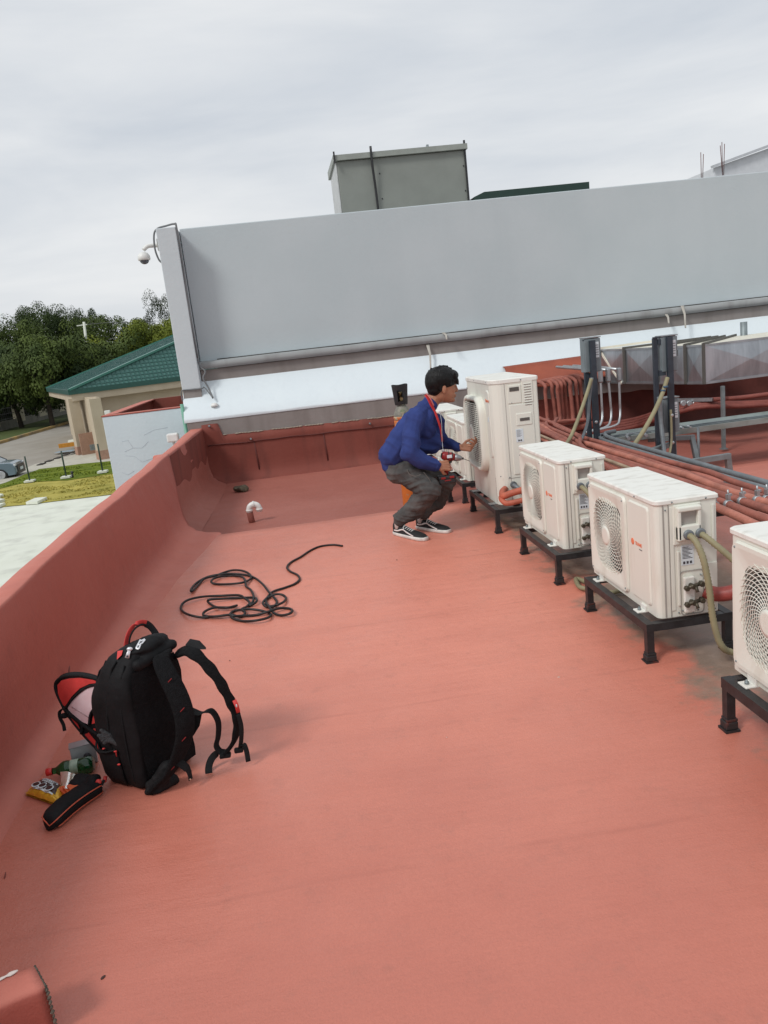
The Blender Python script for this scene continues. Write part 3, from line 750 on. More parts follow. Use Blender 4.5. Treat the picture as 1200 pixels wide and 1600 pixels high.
# ---------------------------------------------------------------- parked car
CARP = mat('blue_grey_paint', (.13, .19, .23), rough=.25, metal=.4, coat=.8, var=.05)
CGL = mat('car_glass', (.20, .24, .26), rough=.05, var=0, spec=.8)
TYRE = mat('tyre', (.015, .015, .016), rough=.8)
RIM = mat('alloy', (.55, .56, .58), rough=.3, metal=.8)
CHR = mat('headlamp', (.6, .62, .65), rough=.15, spec=.8)
a0, a1 = at_z(-10, 761, G), at_z(45, 741, G); hd = (a1 - a0); hd.z = 0; hd.normalize()
rn = V((hd.y, -hd.x, 0))
fw = at_z(4, 751.5, G)                         # near front wheel contact
car = empty('parked_car', (0, 0, 0), 'blue-grey SUV parked along the kerb, its black grille pointing right, at the left edge', 'car')
def cprof(y, inset, pts):
    return [(x, y, z) for x, z in pts]
low = [(-3.55, .35), (-3.6, .75), (-3.5, 1.02), (-2.2, 1.08), (-.35, 1.08), (.0, 1.04), (.55, 1.0), (.78, .92), (.86, .70), (.88, .40), (.8, .28), (.45, .26), (.42, .42), (.25, .62), (0, .70), (-.25, .62), (-.42, .42), (-.45, .26), (-2.15, .26), (-2.18, .42), (-2.35, .62), (-2.6, .70), (-2.85, .62), (-3.02, .42), (-3.05, .26), (-3.5, .28)]
b = MB(); rows = []
for yy, sc_, zc in ((0, .97, .97), (.06, 1.0, .99), (.2, 1, 1), (.9, 1.0, 1.01), (1.6, 1, 1), (1.74, 1, .99), (1.8, .97, .97)):
    rows.append([((x + 1.35) * sc_ - 1.35, yy, z * zc if z > .8 else z) for x, z in low])
gq = b.grid(rows, closed=True, smooth=False); b.face(gq[0]); b.face(gq[-1][::-1]); b.build('body', CARP, car)
cab = [(-3.35, 1.05), (-3.05, 1.55), (-2.5, 1.64), (-1.2, 1.62), (-.62, 1.42), (-.05, 1.04)]
b = MB(); rows = [[(x, .06 + (z - 1.04) * .28, z) for x, z in cab], [(x, 1.74 - (z - 1.04) * .28, z) for x, z in cab]]
gq = b.grid(rows, closed=True, smooth=False); b.face(gq[0]); b.face(gq[-1][::-1]); b.build('cabin_glass', CGL, car)
b = MB(); b.prism([(x, .26, z + .01) for x, z in cab[1:4]] + [(-1.2, .26, 1.66), (-2.5, 1.0 * .26, 1.68), (-3.02, .26, 1.6)], (0, 1.28, 0)); b.build('roof_panel', CARP, car)
b = MB()
for yy in (.09, 1.71):
    b.bar((-.08, yy, 1.05), (-.66, yy + (.1 if yy < 1 else -.1), 1.43), .07, .07); b.bar((-1.7, yy, 1.05), (-1.7, yy + (.13 if yy < 1 else -.13), 1.6), .07, .07)
split(b.build('window_pillar', BLACKM, car))
b = MB(); b.box((.865, .9, .62), (.10, 1.25, .42), bevel=.03); b.box((.83, .9, .36), (.12, 1.6, .2), bevel=.03)
b.build('grille', mat('grille_black', (.015, .015, .017), rough=.4), car)
for yy in (.16, 1.64): MB().box((.74, yy, .83), (.28, .26, .13), bevel=.03).build('headlight', CHR, car)
MB().box((.93, .9, .55), (.02, .5, .16)).build('number_plate', LABEL, car)
MB().box((-.45, -.1, 1.12), (.16, .22, .13), bevel=.04).build('mirror', CARP, car)
for x in (0, -2.6):
    for yy in (0.09, 1.71):
        wh = MB().lathe((x, yy - .1, .35), [(.22, 0), (.33, .0), (.35, .03), (.35, .17), (.33, .2), (.22, .2)], 26, 'Y').build('wheel', TYRE, car)
        rb = MB(); rb.lathe((x, yy - .11 if yy < 1 else yy + .02, .35), [(.06, 0), (.06, .09)], 12, 'Y')
        rb.lathe((x, yy - .105 if yy < 1 else yy + .02, .35), [(.215, 0), (.235, 0), (.235, .08), (.215, .08)], 26, 'Y')
        for s in range(7):
            a = s * 2 * math.pi / 7; rb.bar((x, yy - .09 if yy < 1 else yy + .09, .35), (x + .22 * math.cos(a), yy - .09 if yy < 1 else yy + .09, .35 + .22 * math.sin(a)), .05, .045)
        rb.build('rim', RIM, wh)
b = MB(); b.box((-1.3, .9, .5), (3.6, 1.5, .45)); b.build('underbody', BLACKM, car)
ang = R_(1)
car.rotation_euler = (0, 0, ang); car.location = (fw.x, fw.y, G)

# ---------------------------------------------------------------- boundary wall and trees
PANEL = mat('cream_panel', (.62, .57, .42), rough=.8, var=.15)
bd = empty('boundary_wall', tuple(ka + kn * 9), 'low boundary wall with cream panels and dark railings under the trees', 'wall')
A0 = ka + kn * (at_z(28, 668, G) - ka).dot(kn) - kd * 20; 
b = MB(); p = A0 + kd * 150
b.bar((A0.x, A0.y, G + .55), (p.x, p.y, G + .55), .3, 1.1); b.build('base', mat('grey_plinth', (.25, .24, .20), rough=.8, var=.2, vs=1), bd)
w0 = at_z(28, 668, G); w1 = at_z(78, 657, G); s0 = (w0 - A0).dot(kd); s1 = (w1 - A0).dot(kd); st = (s1 - s0)
rl = MB()
for k in range(-3, 5):
    c = A0 + kd * (s0 + 1.0 + k * st)
    if k * st + s0 < 0: continue
    MB().box((c.x, c.y, G + 1.75), (2.6, .4, 2.2), mat3=Matrix.Rotation(math.atan2(kd.y, kd.x), 3, 'Z')).build('panel', PANEL, bd)
    for j in range(1, 9):
        q = c + kd * (1.3 + (st - 2.6) * j / 9); rl.bar((q.x, q.y, G + 1.1), (q.x, q.y, G + 2.6), .05, .05)
    q = c + kd * 1.3; q2 = c + kd * (st - 1.3)
    for z in (1.3, 1.9, 2.55): rl.bar((q.x, q.y, G + z), (q2.x, q2.y, G + z), .06, .06)
rl.build('railing', BLACKM, bd)

BARK = mat('bark', (.045, .035, .025), rough=.9, var=.4, bump=.5, bs=8)
def leafmat(name, c1, c2):
    mt = mat(name, c1, rough=.7, col2=c2, vs=.35, spec=.25, lo=.38, hi=.62)
    b_ = mt.node_tree.nodes['Principled BSDF']; b_.inputs['Subsurface Weight'].default_value = 0
    return mt
LM = [leafmat('leaf_dark', (.050, .078, .018), (.024, .042, .012)), leafmat('leaf_mid', (.085, .118, .022), (.042, .066, .014)), leafmat('leaf_bright', (.17, .20, .02), (.09, .12, .016)), leafmat('leaf_pine', (.045, .06, .026), (.02, .032, .014))]
def crown_mesh(seed, n, lobes, leaf, zmin=.0, spread=.9):
    rnd = random.Random(seed); b = MB()
    Ls = []
    for k in range(lobes):
        a = rnd.random() * 6.28; r = rnd.random() ** .5 * .62; z = rnd.uniform(.30, .92)
        r *= math.sqrt(max(.1, 1 - ((z - .5) / .62) ** 2)) * spread
        Ls.append((V((r * math.cos(a), r * math.sin(a), z)), rnd.uniform(.13, .24)))
    for _ in range(n):
        c, rr = rnd.choice(Ls)
        d = V((rnd.gauss(0, 1), rnd.gauss(0, 1), rnd.gauss(0, 1))).normalized()
        if d.z < -.2 and rnd.random() < .6: d.z = -d.z
        p = c + V((d.x, d.y, d.z * .8)) * rr * (1 - .35 * rnd.random() ** 2)
        if p.z < zmin: continue
        nrm = (d + V((rnd.uniform(-.45, .45), rnd.uniform(-.45, .45), rnd.uniform(-.2, .6)))).normalized()
        u = nrm.orthogonal().normalized(); u.rotate(Matrix.Rotation(rnd.random() * 6.28, 3, nrm)); v = nrm.cross(u)
        s = leaf * rnd.uniform(.6, 1.5)
        b.face([b.bm.verts.new(p + u * s * x + v * s * y * .7 + nrm * (s * .25 * (1 - abs(x)))) for x, y in ((-1, 0), (-.3, -.8), (.8, -.5), (1, .2), (.1, .9))])
    return b
def make_tree(name, kind, seed, H, W, n, lobes, leaf, material, loc, lab, cat, trunk_h=.35, spread=.9, rz=0):
    t = empty(name, loc, lab, cat, 'trees along the far boundary wall')
    b = crown_mesh(seed, n, lobes, leaf / max(H, W), spread=spread)
    for v in b.bm.verts: v.co = V((v.co.x * W, v.co.y * W, H * (trunk_h + v.co.z * (1 - trunk_h)) if kind != 'low' else v.co.z * H)) + V(loc)
    b.build('crown', material, t, recalc=False)
    rnd = random.Random(seed + 99); tb = MB(); base = V(loc)
    lean = V((rnd.uniform(-.5, .5), rnd.uniform(-.5, .5), 0))
    fork = base + V((0, 0, H * .38)) + lean
    tb.tube(curve([base, base + V((lean.x * .2, 0, H * .15)), fork], 4), [.32 - .012 * i for i in range(9)], 8)
    for k in range(6):
        a = k * 1.05 + rnd.random(); e = fork + V((math.cos(a) * W * .33, math.sin(a) * W * .33, H * rnd.uniform(.2, .42)))
        tb.tube(curve([fork - V((0, 0, rnd.uniform(0, 1.5))), fork.lerp(e, .5) + V((0, 0, .6)), e], 4), [.2 - .018 * i for i in range(9)], 6)
    tb.build('trunk', BARK, t)
    return t
def treespot(u, vb, y): p = at_y(u, vb, y); return (p.x, y, G)
TS = [ # px, top px, distance, width m, material, label
    (25, 515, 108, 13, 1, 'dark rounded tree at the left edge behind the boundary wall'),
    (60, 488, 116, 9, 0, 'tallest dark tree of the row left of the utility pole'),
    (8, 545, 97, 11, 0, 'drooping dark tree reaching out of the left edge of the photo'),
    (55, 530, 92, 12, 1, 'broad mid green round tree leaning over the road, in front of the others'),
    (92, 495, 118, 6, 0, 'narrow dark tree crown just left of the utility pole'),
    (117, 491, 120, 7, 0, 'pointed dark tree top directly behind the utility pole'),
    (150, 500, 112, 10, 1, 'dark green tree right of the utility pole'),
    (98, 548, 96, 10, 0, 'dark tree with its trunk showing beside the cream columns'),
    (205, 508, 104, 13, 2, 'bright yellow-green tree behind the green roof'),
    (252, 503, 100, 10, 2, 'bright yellow-green tree close to the grey pillar'),
    (170, 530, 98, 11, 1, 'low mid green tree rising just above the green roof'),
    (255, 466, 122, 8, 3, 'tall sparse pine-like tree standing highest beside the grey pillar'),
    (-45, 500, 106, 12, 1, 'green tree just past the left edge of the row'),
]
for i, (u, vt, y, W_, mi, lab) in enumerate(TS):
    top = at_y(u, vt, y); base = treespot(u, vt, y); base = (at_y(u + 14, 640, y).x, y, G); H_ = top.z - G
    base = (top.x, y, G)
    make_tree({3: 'pine_tree'}.get(mi, 'tree'), 'low' if i in (2, 3, 7) else 'std', 20 + i, H_ * 1.03, W_ * .62, 22000 if mi != 3 else 12000, 54 if mi != 3 else 30, .165, LM[mi], base, lab, 'tree', trunk_h=.12 if mi != 3 else .3, spread=1.25)
# leafy undergrowth that reads as one mass beneath the crowns
hb = MB(); rnd = random.Random(5)
for _ in range(16000):
    s = rnd.uniform(-10, 120); p = ka + kd * s + kn * (11 + rnd.uniform(0, 5)); p.z = G + rnd.uniform(.3, 4.6 + 1.5 * noise.noise(V((s * .12, 0, 0))))
    nrm = V((rnd.gauss(0, 1), rnd.gauss(0, 1), rnd.gauss(0, 1))).normalized(); u = nrm.orthogonal().normalized(); v = nrm.cross(u); q = .35 * rnd.uniform(.6, 1.4)
    hb.face([hb.bm.verts.new(p + u * q * x + v * q * y) for x, y in ((-1, 0), (0, -.8), (1, 0), (0, .8))])
tag(hb.build('undergrowth', LM[0], recalc=False), kind='stuff')
hb = MB(); q0 = ka + kn * 17 - kd * 30; q1 = ka + kn * 17 + kd * 220
rows = [[(q0.lerp(q1, i / 60).x, q0.lerp(q1, i / 60).y, G + z + (noise.noise(V((i * .6, z, 0))) * 1.5 if z > 1 else 0)) for i in range(61)] for z in (0, 2.5, 5.2)]
hb.grid(rows); tag(hb.build('far_hedge', LM[0], recalc=False), kind='stuff')

up = empty('utility_pole', tuple(at_y(136, 600, 104)), 'pale concrete utility pole with a crossarm rising out of the trees', 'utility pole')
t0, t1 = at_y(131, 503, 104), at_y(138, 560, 104)
MB().tube([t0, t1, (t1.x, t1.y, G)], [.16, .18, .2], 8).build('pole', CONC, up)
ca, cbb = at_y(120, 509, 104), at_y(136, 507, 104)
MB().bar(ca, cbb, .14, .14).build('crossarm', CONC, up)
wr = MB(); wr.tube(curve([at_y(136, 507, 103.9), at_y(165, 504.5, 103), at_y(215, 503, 101), at_y(330, 498, 99)], 5), .03, 4)
tag(wr.build('power_line', mat('wire_grey', (.12, .12, .12))), 'thin power line running right from the utility pole', 'wire')
# ================================================================ AIR CONDITIONERS
# small outdoor unit: local origin at the middle of its base, fan faces -X, valves on the -Y end
def spiral_grille(b, cx, cy, cz, R, r0, n_sp, n_rg, tw, th, bulge=.012):
    for k in range(n_rg):
        r = r0 + (R - r0) * (k + .6) / n_rg; N_ = 30
        x = cx - bulge * (1 - (r / R) ** 2)
        b.tube([(x, cy + r * math.cos(a * 2 * math.pi / N_), cz + r * math.sin(a * 2 * math.pi / N_)) for a in range(N_)], th, 4, smooth=False, closed=True)
    for k in range(n_sp):
        a0_ = 2 * math.pi * k / n_sp; pts = []
        for j in range(7):
            t_ = j / 6; r = r0 + (R - r0) * t_; a = a0_ + tw * t_
            pts.append((cx - bulge * (1 - (r / R) ** 2) - .001, cy + r * math.cos(a), cz + r * math.sin(a)))
        b.tube(pts, th, 4, smooth=False, caps=False)

def rrect(cy, cz, w_, h_, r, x, n=5):
    o = []
    for sx, sz, a in ((1, 1, 0), (-1, 1, 90), (-1, -1, 180), (1, -1, 270)):
        for k in range(n + 1):
            q = R_(a + 90 * k / n); o.append(V((x, cy + sx * (w_ / 2 - r) + r * math.cos(q), cz + sz * (h_ / 2 - r) + r * math.sin(q))))
    return o

def make_unit():
    t = empty('air_conditioner', (0, 0, 0)); Lh, Dh, H = .395, .145, .52
    # casing with a round opening recess on the front
    b = MB()
    cy, cz, R = .135, .262, .205
    n = 48
    # outline of the body cross-section (plan), rounded front corners
    def plan(ins=0): 
        o = []
        for (px, py, a) in ((-Dh, -Lh, 180), (Dh, -Lh, 270), (Dh, Lh, 0), (-Dh, Lh, 90)):
            r = .028 if px < 0 else .008
            cx = px + (r if px < 0 else -r); cyy = py + (r if py < 0 else -r)
            for k in range(5): q = R_(a + 22.5 * k); o.append((cx + (r - ins) * math.cos(q), cyy + (r - ins) * math.sin(q)))
        return o
    pl = plan()
    rows = [[(x, y, z) for x, y in pl] for z in (0, .004, H)]
    g = b.grid(rows, closed=True, smooth=False); b.face(g[0][::-1]); b.face(g[-1])
    # cut the opening in the front face
    ff = [f for f in b.bm.faces if abs(f.normal.x) > .99 and f.calc_center_median().x < -.14 and f.calc_area() > .1]
    b.bm.normal_update()
    ff = [f for f in b.bm.faces if f.calc_area() > .1 and f.calc_center_median().x < -.14]
    for f in ff:
        vs = list(f.verts); b.bm.faces.remove(f)
        hole = [b.bm.verts.new((-Dh, cy + R * math.cos(2 * math.pi * k / n), cz + R * math.sin(2 * math.pi * k / n))) for k in range(n)]
        corners = sorted(vs, key=lambda v: (v.co.z, v.co.y))
        lo_l, lo_r, hi_l, hi_r = corners[0], corners[1], corners[2], corners[3]
        def reg(k): a = (360 * k / n) % 360; return 0 if 45 <= a < 135 else 1 if 135 <= a < 225 else 2 if 225 <= a < 315 else 3
        cmap = {0: hi_r, 1: hi_l, 2: lo_l, 3: lo_r}
        # corner owning each hole vertex by quadrant
        def own(k): a = (360 * k / n) % 360; return hi_r if a < 90 else hi_l if a < 180 else lo_l if a < 270 else lo_r
        for k in range(n):
            c0, c1 = own(k), own((k + 1) % n)
            b.face([hole[k], c0, hole[(k + 1) % n]])
            if c0 is not c1: b.face([hole[(k + 1) % n], c0, c1])
        inner = [b.bm.verts.new((-Dh + .05, cy + R * math.cos(2 * math.pi * k / n), cz + R * math.sin(2 * math.pi * k / n))) for k in range(n)]
        for k in range(n): b.face([hole[k], hole[(k + 1) % n], inner[(k + 1) % n], inner[k]])
    b.build('casing', ACW, t)
    MB().lathe((-Dh + .062, cy, cz), [(R, 0), (R, .01)], 40, 'X').build('fan_cavity', ACDK, t)
    # three blade fan
    b = MB()
    for k in range(3):
        for_rows = []
        for i in range(7):
            r = .045 + .145 * i / 6; row = []
            for j in range(5):
                a = k * 2.094 + (j / 4 - .5) * (1.35 - .1 * i / 6) + .35 * i / 6
                row.append((-Dh + .035 + .022 * (j / 4 - .5), cy + r * math.cos(a), cz + r * math.sin(a)))
            for_rows.append(row)
        b.grid(for_rows)
    b.lathe((-Dh + .02, cy, cz), [(.05, 0), (.055, .03)], 20, 'X'); b.build('fan', FAN, t)
    # square raised frame of the grille
    b = MB(); o1 = rrect(cy, cz, .455, .475, .03, -Dh - .001); o2 = rrect(cy, cz, .445, .465, .03, -Dh - .014); o3 = rrect(cy, cz, .415, .435, .03, -Dh - .014)
    o4 = [V((-Dh - .004, cy + (R + .004) * math.cos(math.atan2(p.z - cz, p.y - cy)), cz + (R + .004) * math.sin(math.atan2(p.z - cz, p.y - cy)))) for p in o3]
    g = b.grid([o1, o2, o3, o4], closed=True, smooth=False); b.build('grille_frame', ACW, t)
    b = MB(); spiral_grille(b, -Dh - .006, cy, cz, R, .048, 34, 12, -1.15, .0017)
    b.build('grille', ACW, t)
    MB().lathe((-Dh - .024, cy, cz), [(.035, 0), (.048, .003), (.050, .012), (.050, .016)], 26, 'X').build('grille_hub', ACW, t)
    b = MB()
    for sy in (-1, 1):
        for sz in (-1, 1): b.ell((-Dh - .013, cy + sy * .205, cz + sz * .215), .005, 6, 5)
    split(b.build('screw', GALVD, t))
    # raised blank panel beside the fan with the maker's mark
    b = MB(); o1 = rrect(-.225, cz + .004, .215, .46, .02, -Dh - .0005); o2 = rrect(-.225, cz + .004, .20, .445, .018, -Dh - .008); g = b.grid([o1, o2], closed=True, smooth=False); b.face(g[-1]); b.build('front_panel', ACW, t)
    b = MB(); b.lathe((-Dh - .0085, -.165, .305), [(.0005, -.0006), (.016, -.0006), (.016, .0008)], 22, 'X'); b.lathe((-Dh - .0090, -.165, .305), [(.0105, -.0005), (.0125, -.0005)], 22, 'X')
    em = b.build('maker_emblem', ORANGEINK, t)
    text_mesh('maker_name', 'TRANE', .022, ORANGEINK, t, (-Dh - .0088, -.228, .303), (0, -1, 0), (0, 0, 1), .0005, .0006)
    text_mesh('model_text', 'Inverter', .009, INK, t, (-Dh - .0088, -.250, .283), (0, -1, 0), (0, 0, 1), .0003)
    # lid
    b = MB(); o = []
    for z, e in ((.514, .004), (.517, .007), (.531, .007), (.536, .001), (.5365, -.006)):
        o.append([(x * (1 + e / .145), y * (1 + e / .395), z) for x, y in pl])
    g = b.grid(o, closed=True, smooth=False); b.face(g[0][::-1]); b.face(g[-1]); b.build('lid', ACTOP, t)
    b = MB()
    for x in (-.07, .09): b.ell((x, -Lh - .007, .522), .0045, 6, 5)
    b.ell((-Dh - .007, -.2, .522), .0045, 6, 5); split(b.build('lid_screw', GALVD, t))
    # end panel (-Y)
    y0 = -Lh
    b = MB(); b.span((-.113, y0 - .003, .004), (-.108, y0 + .001, .512)); b.span((-.087, y0 - .004, .004), (-.084, y0 + .001, .512)); b.build('panel_seam', ACREC, t)
    b = MB()
    b.span((-.082, y0 - .004, .03), (-.0635, y0 + .001, .50), .002)
    b.span((-.052, y0 - .0075, .05), (-.040, y0 - .001, .30), .003); b.span((.074, y0 - .0065, .06), (.140, y0 - .001, .23), .003)
    b.span((.118, y0 - .006, .30), (.130, y0 - .001, .49), .003); b.build('pressed_rib', ACW, t)
    b = MB(); b.span((-.066, y0 - .008, .330), (.066, y0 + .001, .508), .004)
    b.box((0, y0 - .020, .49), (.112, .030, .022), bevel=.006); b.box((-.047, y0 - .018, .42), (.018, .026, .14), bevel=.005); b.box((.048, y0 - .018, .42), (.016, .026, .14), bevel=.005)
    b.box((0, y0 - .018, .385), (.112, .026, .066), bevel=.006); b.build('wiring_cover', ACW, t)
    b = MB(); b.span((-.040, y0 - .010, .417), (.040, y0 - .0075, .481)); b.span((-.038, y0 - .013, .455), (.038, y0 - .009, .480)); b.build('handle_recess', ACREC, t)
    b = MB(); b.span((-.030, y0 - .0022, .232), (.030, y0, .322)); q = b.build('rating_label', LABEL, t)
    b = MB()
    for i in range(9): b.span((-.025, y0 - .0030, .312 - i * .0062), (.005 + .018 * ((i * 7) % 3) / 2, y0 - .0021, .3145 - i * .0062))
    for i in range(3): b.span((-.022 + i * .016, y0 - .0030, .238), (-.012 + i * .016, y0 - .0021, .250))
    b.build('label_print', INK, t)
    # valve bay
    b = MB(); o1 = rrect(0, 0, .115, .205, .018, 0); b2 = [V((p.y + .017, y0 - .004, p.z + .105)) for p in o1]; o1 = rrect(0, 0, .107, .197, .016, 0); b3 = [V((p.y + .017, y0 - .004, p.z + .105)) for p in o1]
    b.grid([b2, b3, [p + V((0, .003, 0)) for p in b3]], closed=True, smooth=False); b.build('valve_bay_edge', ACREC, t)
    b = MB(); b.box((-.003, y0 - .012, .10), (.052, .018, .165), bevel=.006); b.build('valve_plate', ACTOP, t)
    for z in (.145, .07):
        vb = MB(); brass = mat('old_brass', (.10, .085, .06), rough=.5, metal=.6, var=.3, vs=40)
        vb.tube([(.0, y0 - .015, z), (.0, y0 - .055, z)], .011, 8); vb.tube([(-.028, y0 - .04, z - .006), (.042, y0 - .04, z + .008)], .009, 8)
        vb.lathe((-.028, y0 - .052, z - .006), [(.011, 0), (.012, .004), (.012, .02), (.009, .024)], 6, 'Y'); vb.lathe((.040, y0 - .060, z + .008), [(.012, 0), (.013, .004), (.013, .026)], 6, 'Y')
        vb.tube([(.01, y0 - .05, z), (.012, y0 - .062, z - .022)], .008, 6)
        vb.build('service_valve', brass, t)
    b = MB()
    for x, z in ((-.05, .018), (-.03, .025), (.02, .012), (.045, .018), (-.045, .165), (.06, .18), (.128, .012), (-.1, .49)): b.ell((x, y0 - .003, z), .0038, 6, 4)
    split(b.build('screw', GALVD, t))
    # rear coil fins seen past the corner
    b = MB()
    for i in range(22): b.span((Dh + .001, -.36 + i * .034, .02), (Dh + .004, -.355 + i * .034, .5))
    b.build('coil_guard', ACREC, t)
    for sy in (-.25, .25):
        b = MB(); b.box((-Dh - .018, sy, -.004), (.06, .055, .008), bevel=.003); b.box((-Dh - .004, sy, .010), (.012, .055, .03), bevel=.003)
        f_ = b.build('foot_bracket', ACTOP, t)
        MB().lathe((-Dh - .028, sy, .0), [(.009, 0), (.009, .008), (.004, .009), (.004, .016)], 6, 'Z').build('anchor_bolt', GALVD, f_)
    return t

SHOE = mat('stand_shoe', (.020, .019, .020), rough=.6, col2=(.10, .028, .022), vs=16, lo=.36, hi=.46)
def make_stand(hx, hy, h, low_far=0.0, low_near=0.0):
    t = empty('equipment_stand', (0, 0, 0)); b = MB()
    s = .038
    for x in (-hx, hx): b.bar((x, -hy - s / 2, h - s / 2), (x, hy + s / 2, h - s / 2), s, s)
    for y in (-hy, hy): b.bar((-hx + s / 2, y, h - s / 2 - .001), (hx - s / 2, y, h - s / 2 - .001), s, s - .002)
    b.build('frame', BLACKM, t)
    for x in (-hx, hx):
        for y in (-hy, hy):
            z0 = -(low_far if y > 0 else low_near)
            lg = MB().bar((x, y, z0 + .012), (x, y, h - s), s - .004, s - .004, (1, 0, 0)).build('leg', BLACKM, t)
            q = MB(); q.box((x, y, z0 + .004), (.058, .058, .008)); q.box((x, y, z0 + .022), (.048, .048, .028), bevel=.004); q.box((x + .002, y, z0 + .042), (.044, .044, .009), bevel=.002)
            q.build('leg_shoe', SHOE, lg)
    return t

proto = make_unit(); stand = make_stand(.19, .368, .19)
UNITS = [  # y of centre, base z, labels
    (3.650, 3.61, 'white box air conditioner with orange emblem and two olive hoses, second nearest to the camera', 'black steel stand with rusty feet under the second nearest air conditioner'),
    (2.240, 2.205, 'nearest white air conditioner, cut off by the right edge, only its fan grille showing', 'black steel stand with a red-stained foot under the nearest air conditioner at the right edge'),
    (4.935, 4.85, 'white box air conditioner between the tall unit and the one with two olive hoses', 'black steel stand under the air conditioner next to the tall unit'),
    (7.52, 7.47, 'white low air conditioner directly behind the tall unit', 'black steel stand behind the stand of the tall air conditioner'),
    (8.86, 8.83, 'farthest white air conditioner, only its lid and corner visible past the crouching man', 'farthest black steel stand in the row, mostly hidden'),
]
for i, (y, ys, lu, ls) in enumerate(UNITS):
    u = proto if i == 0 else copy_tree(proto)
    s = stand if i == 0 else copy_tree(stand) if i < 3 else make_stand(.19, .368, .19, .13, .0 if i == 3 else .13)
    u.location = (1.675, y, .199); s.location = (1.666, ys, .001)
    u.scale = (1, 1.02, 1.045)
    if i == 1: u.location.z += .022; s.scale = (1, 1, 1.115)
    u.rotation_euler = (0, 0, R_((0, 0, .6, -.5, 1)[i]))
    tag(u, lu, 'air conditioner', 'low white air conditioners in a row'); tag(s, ls, 'stand', 'black steel stands under the air conditioners')

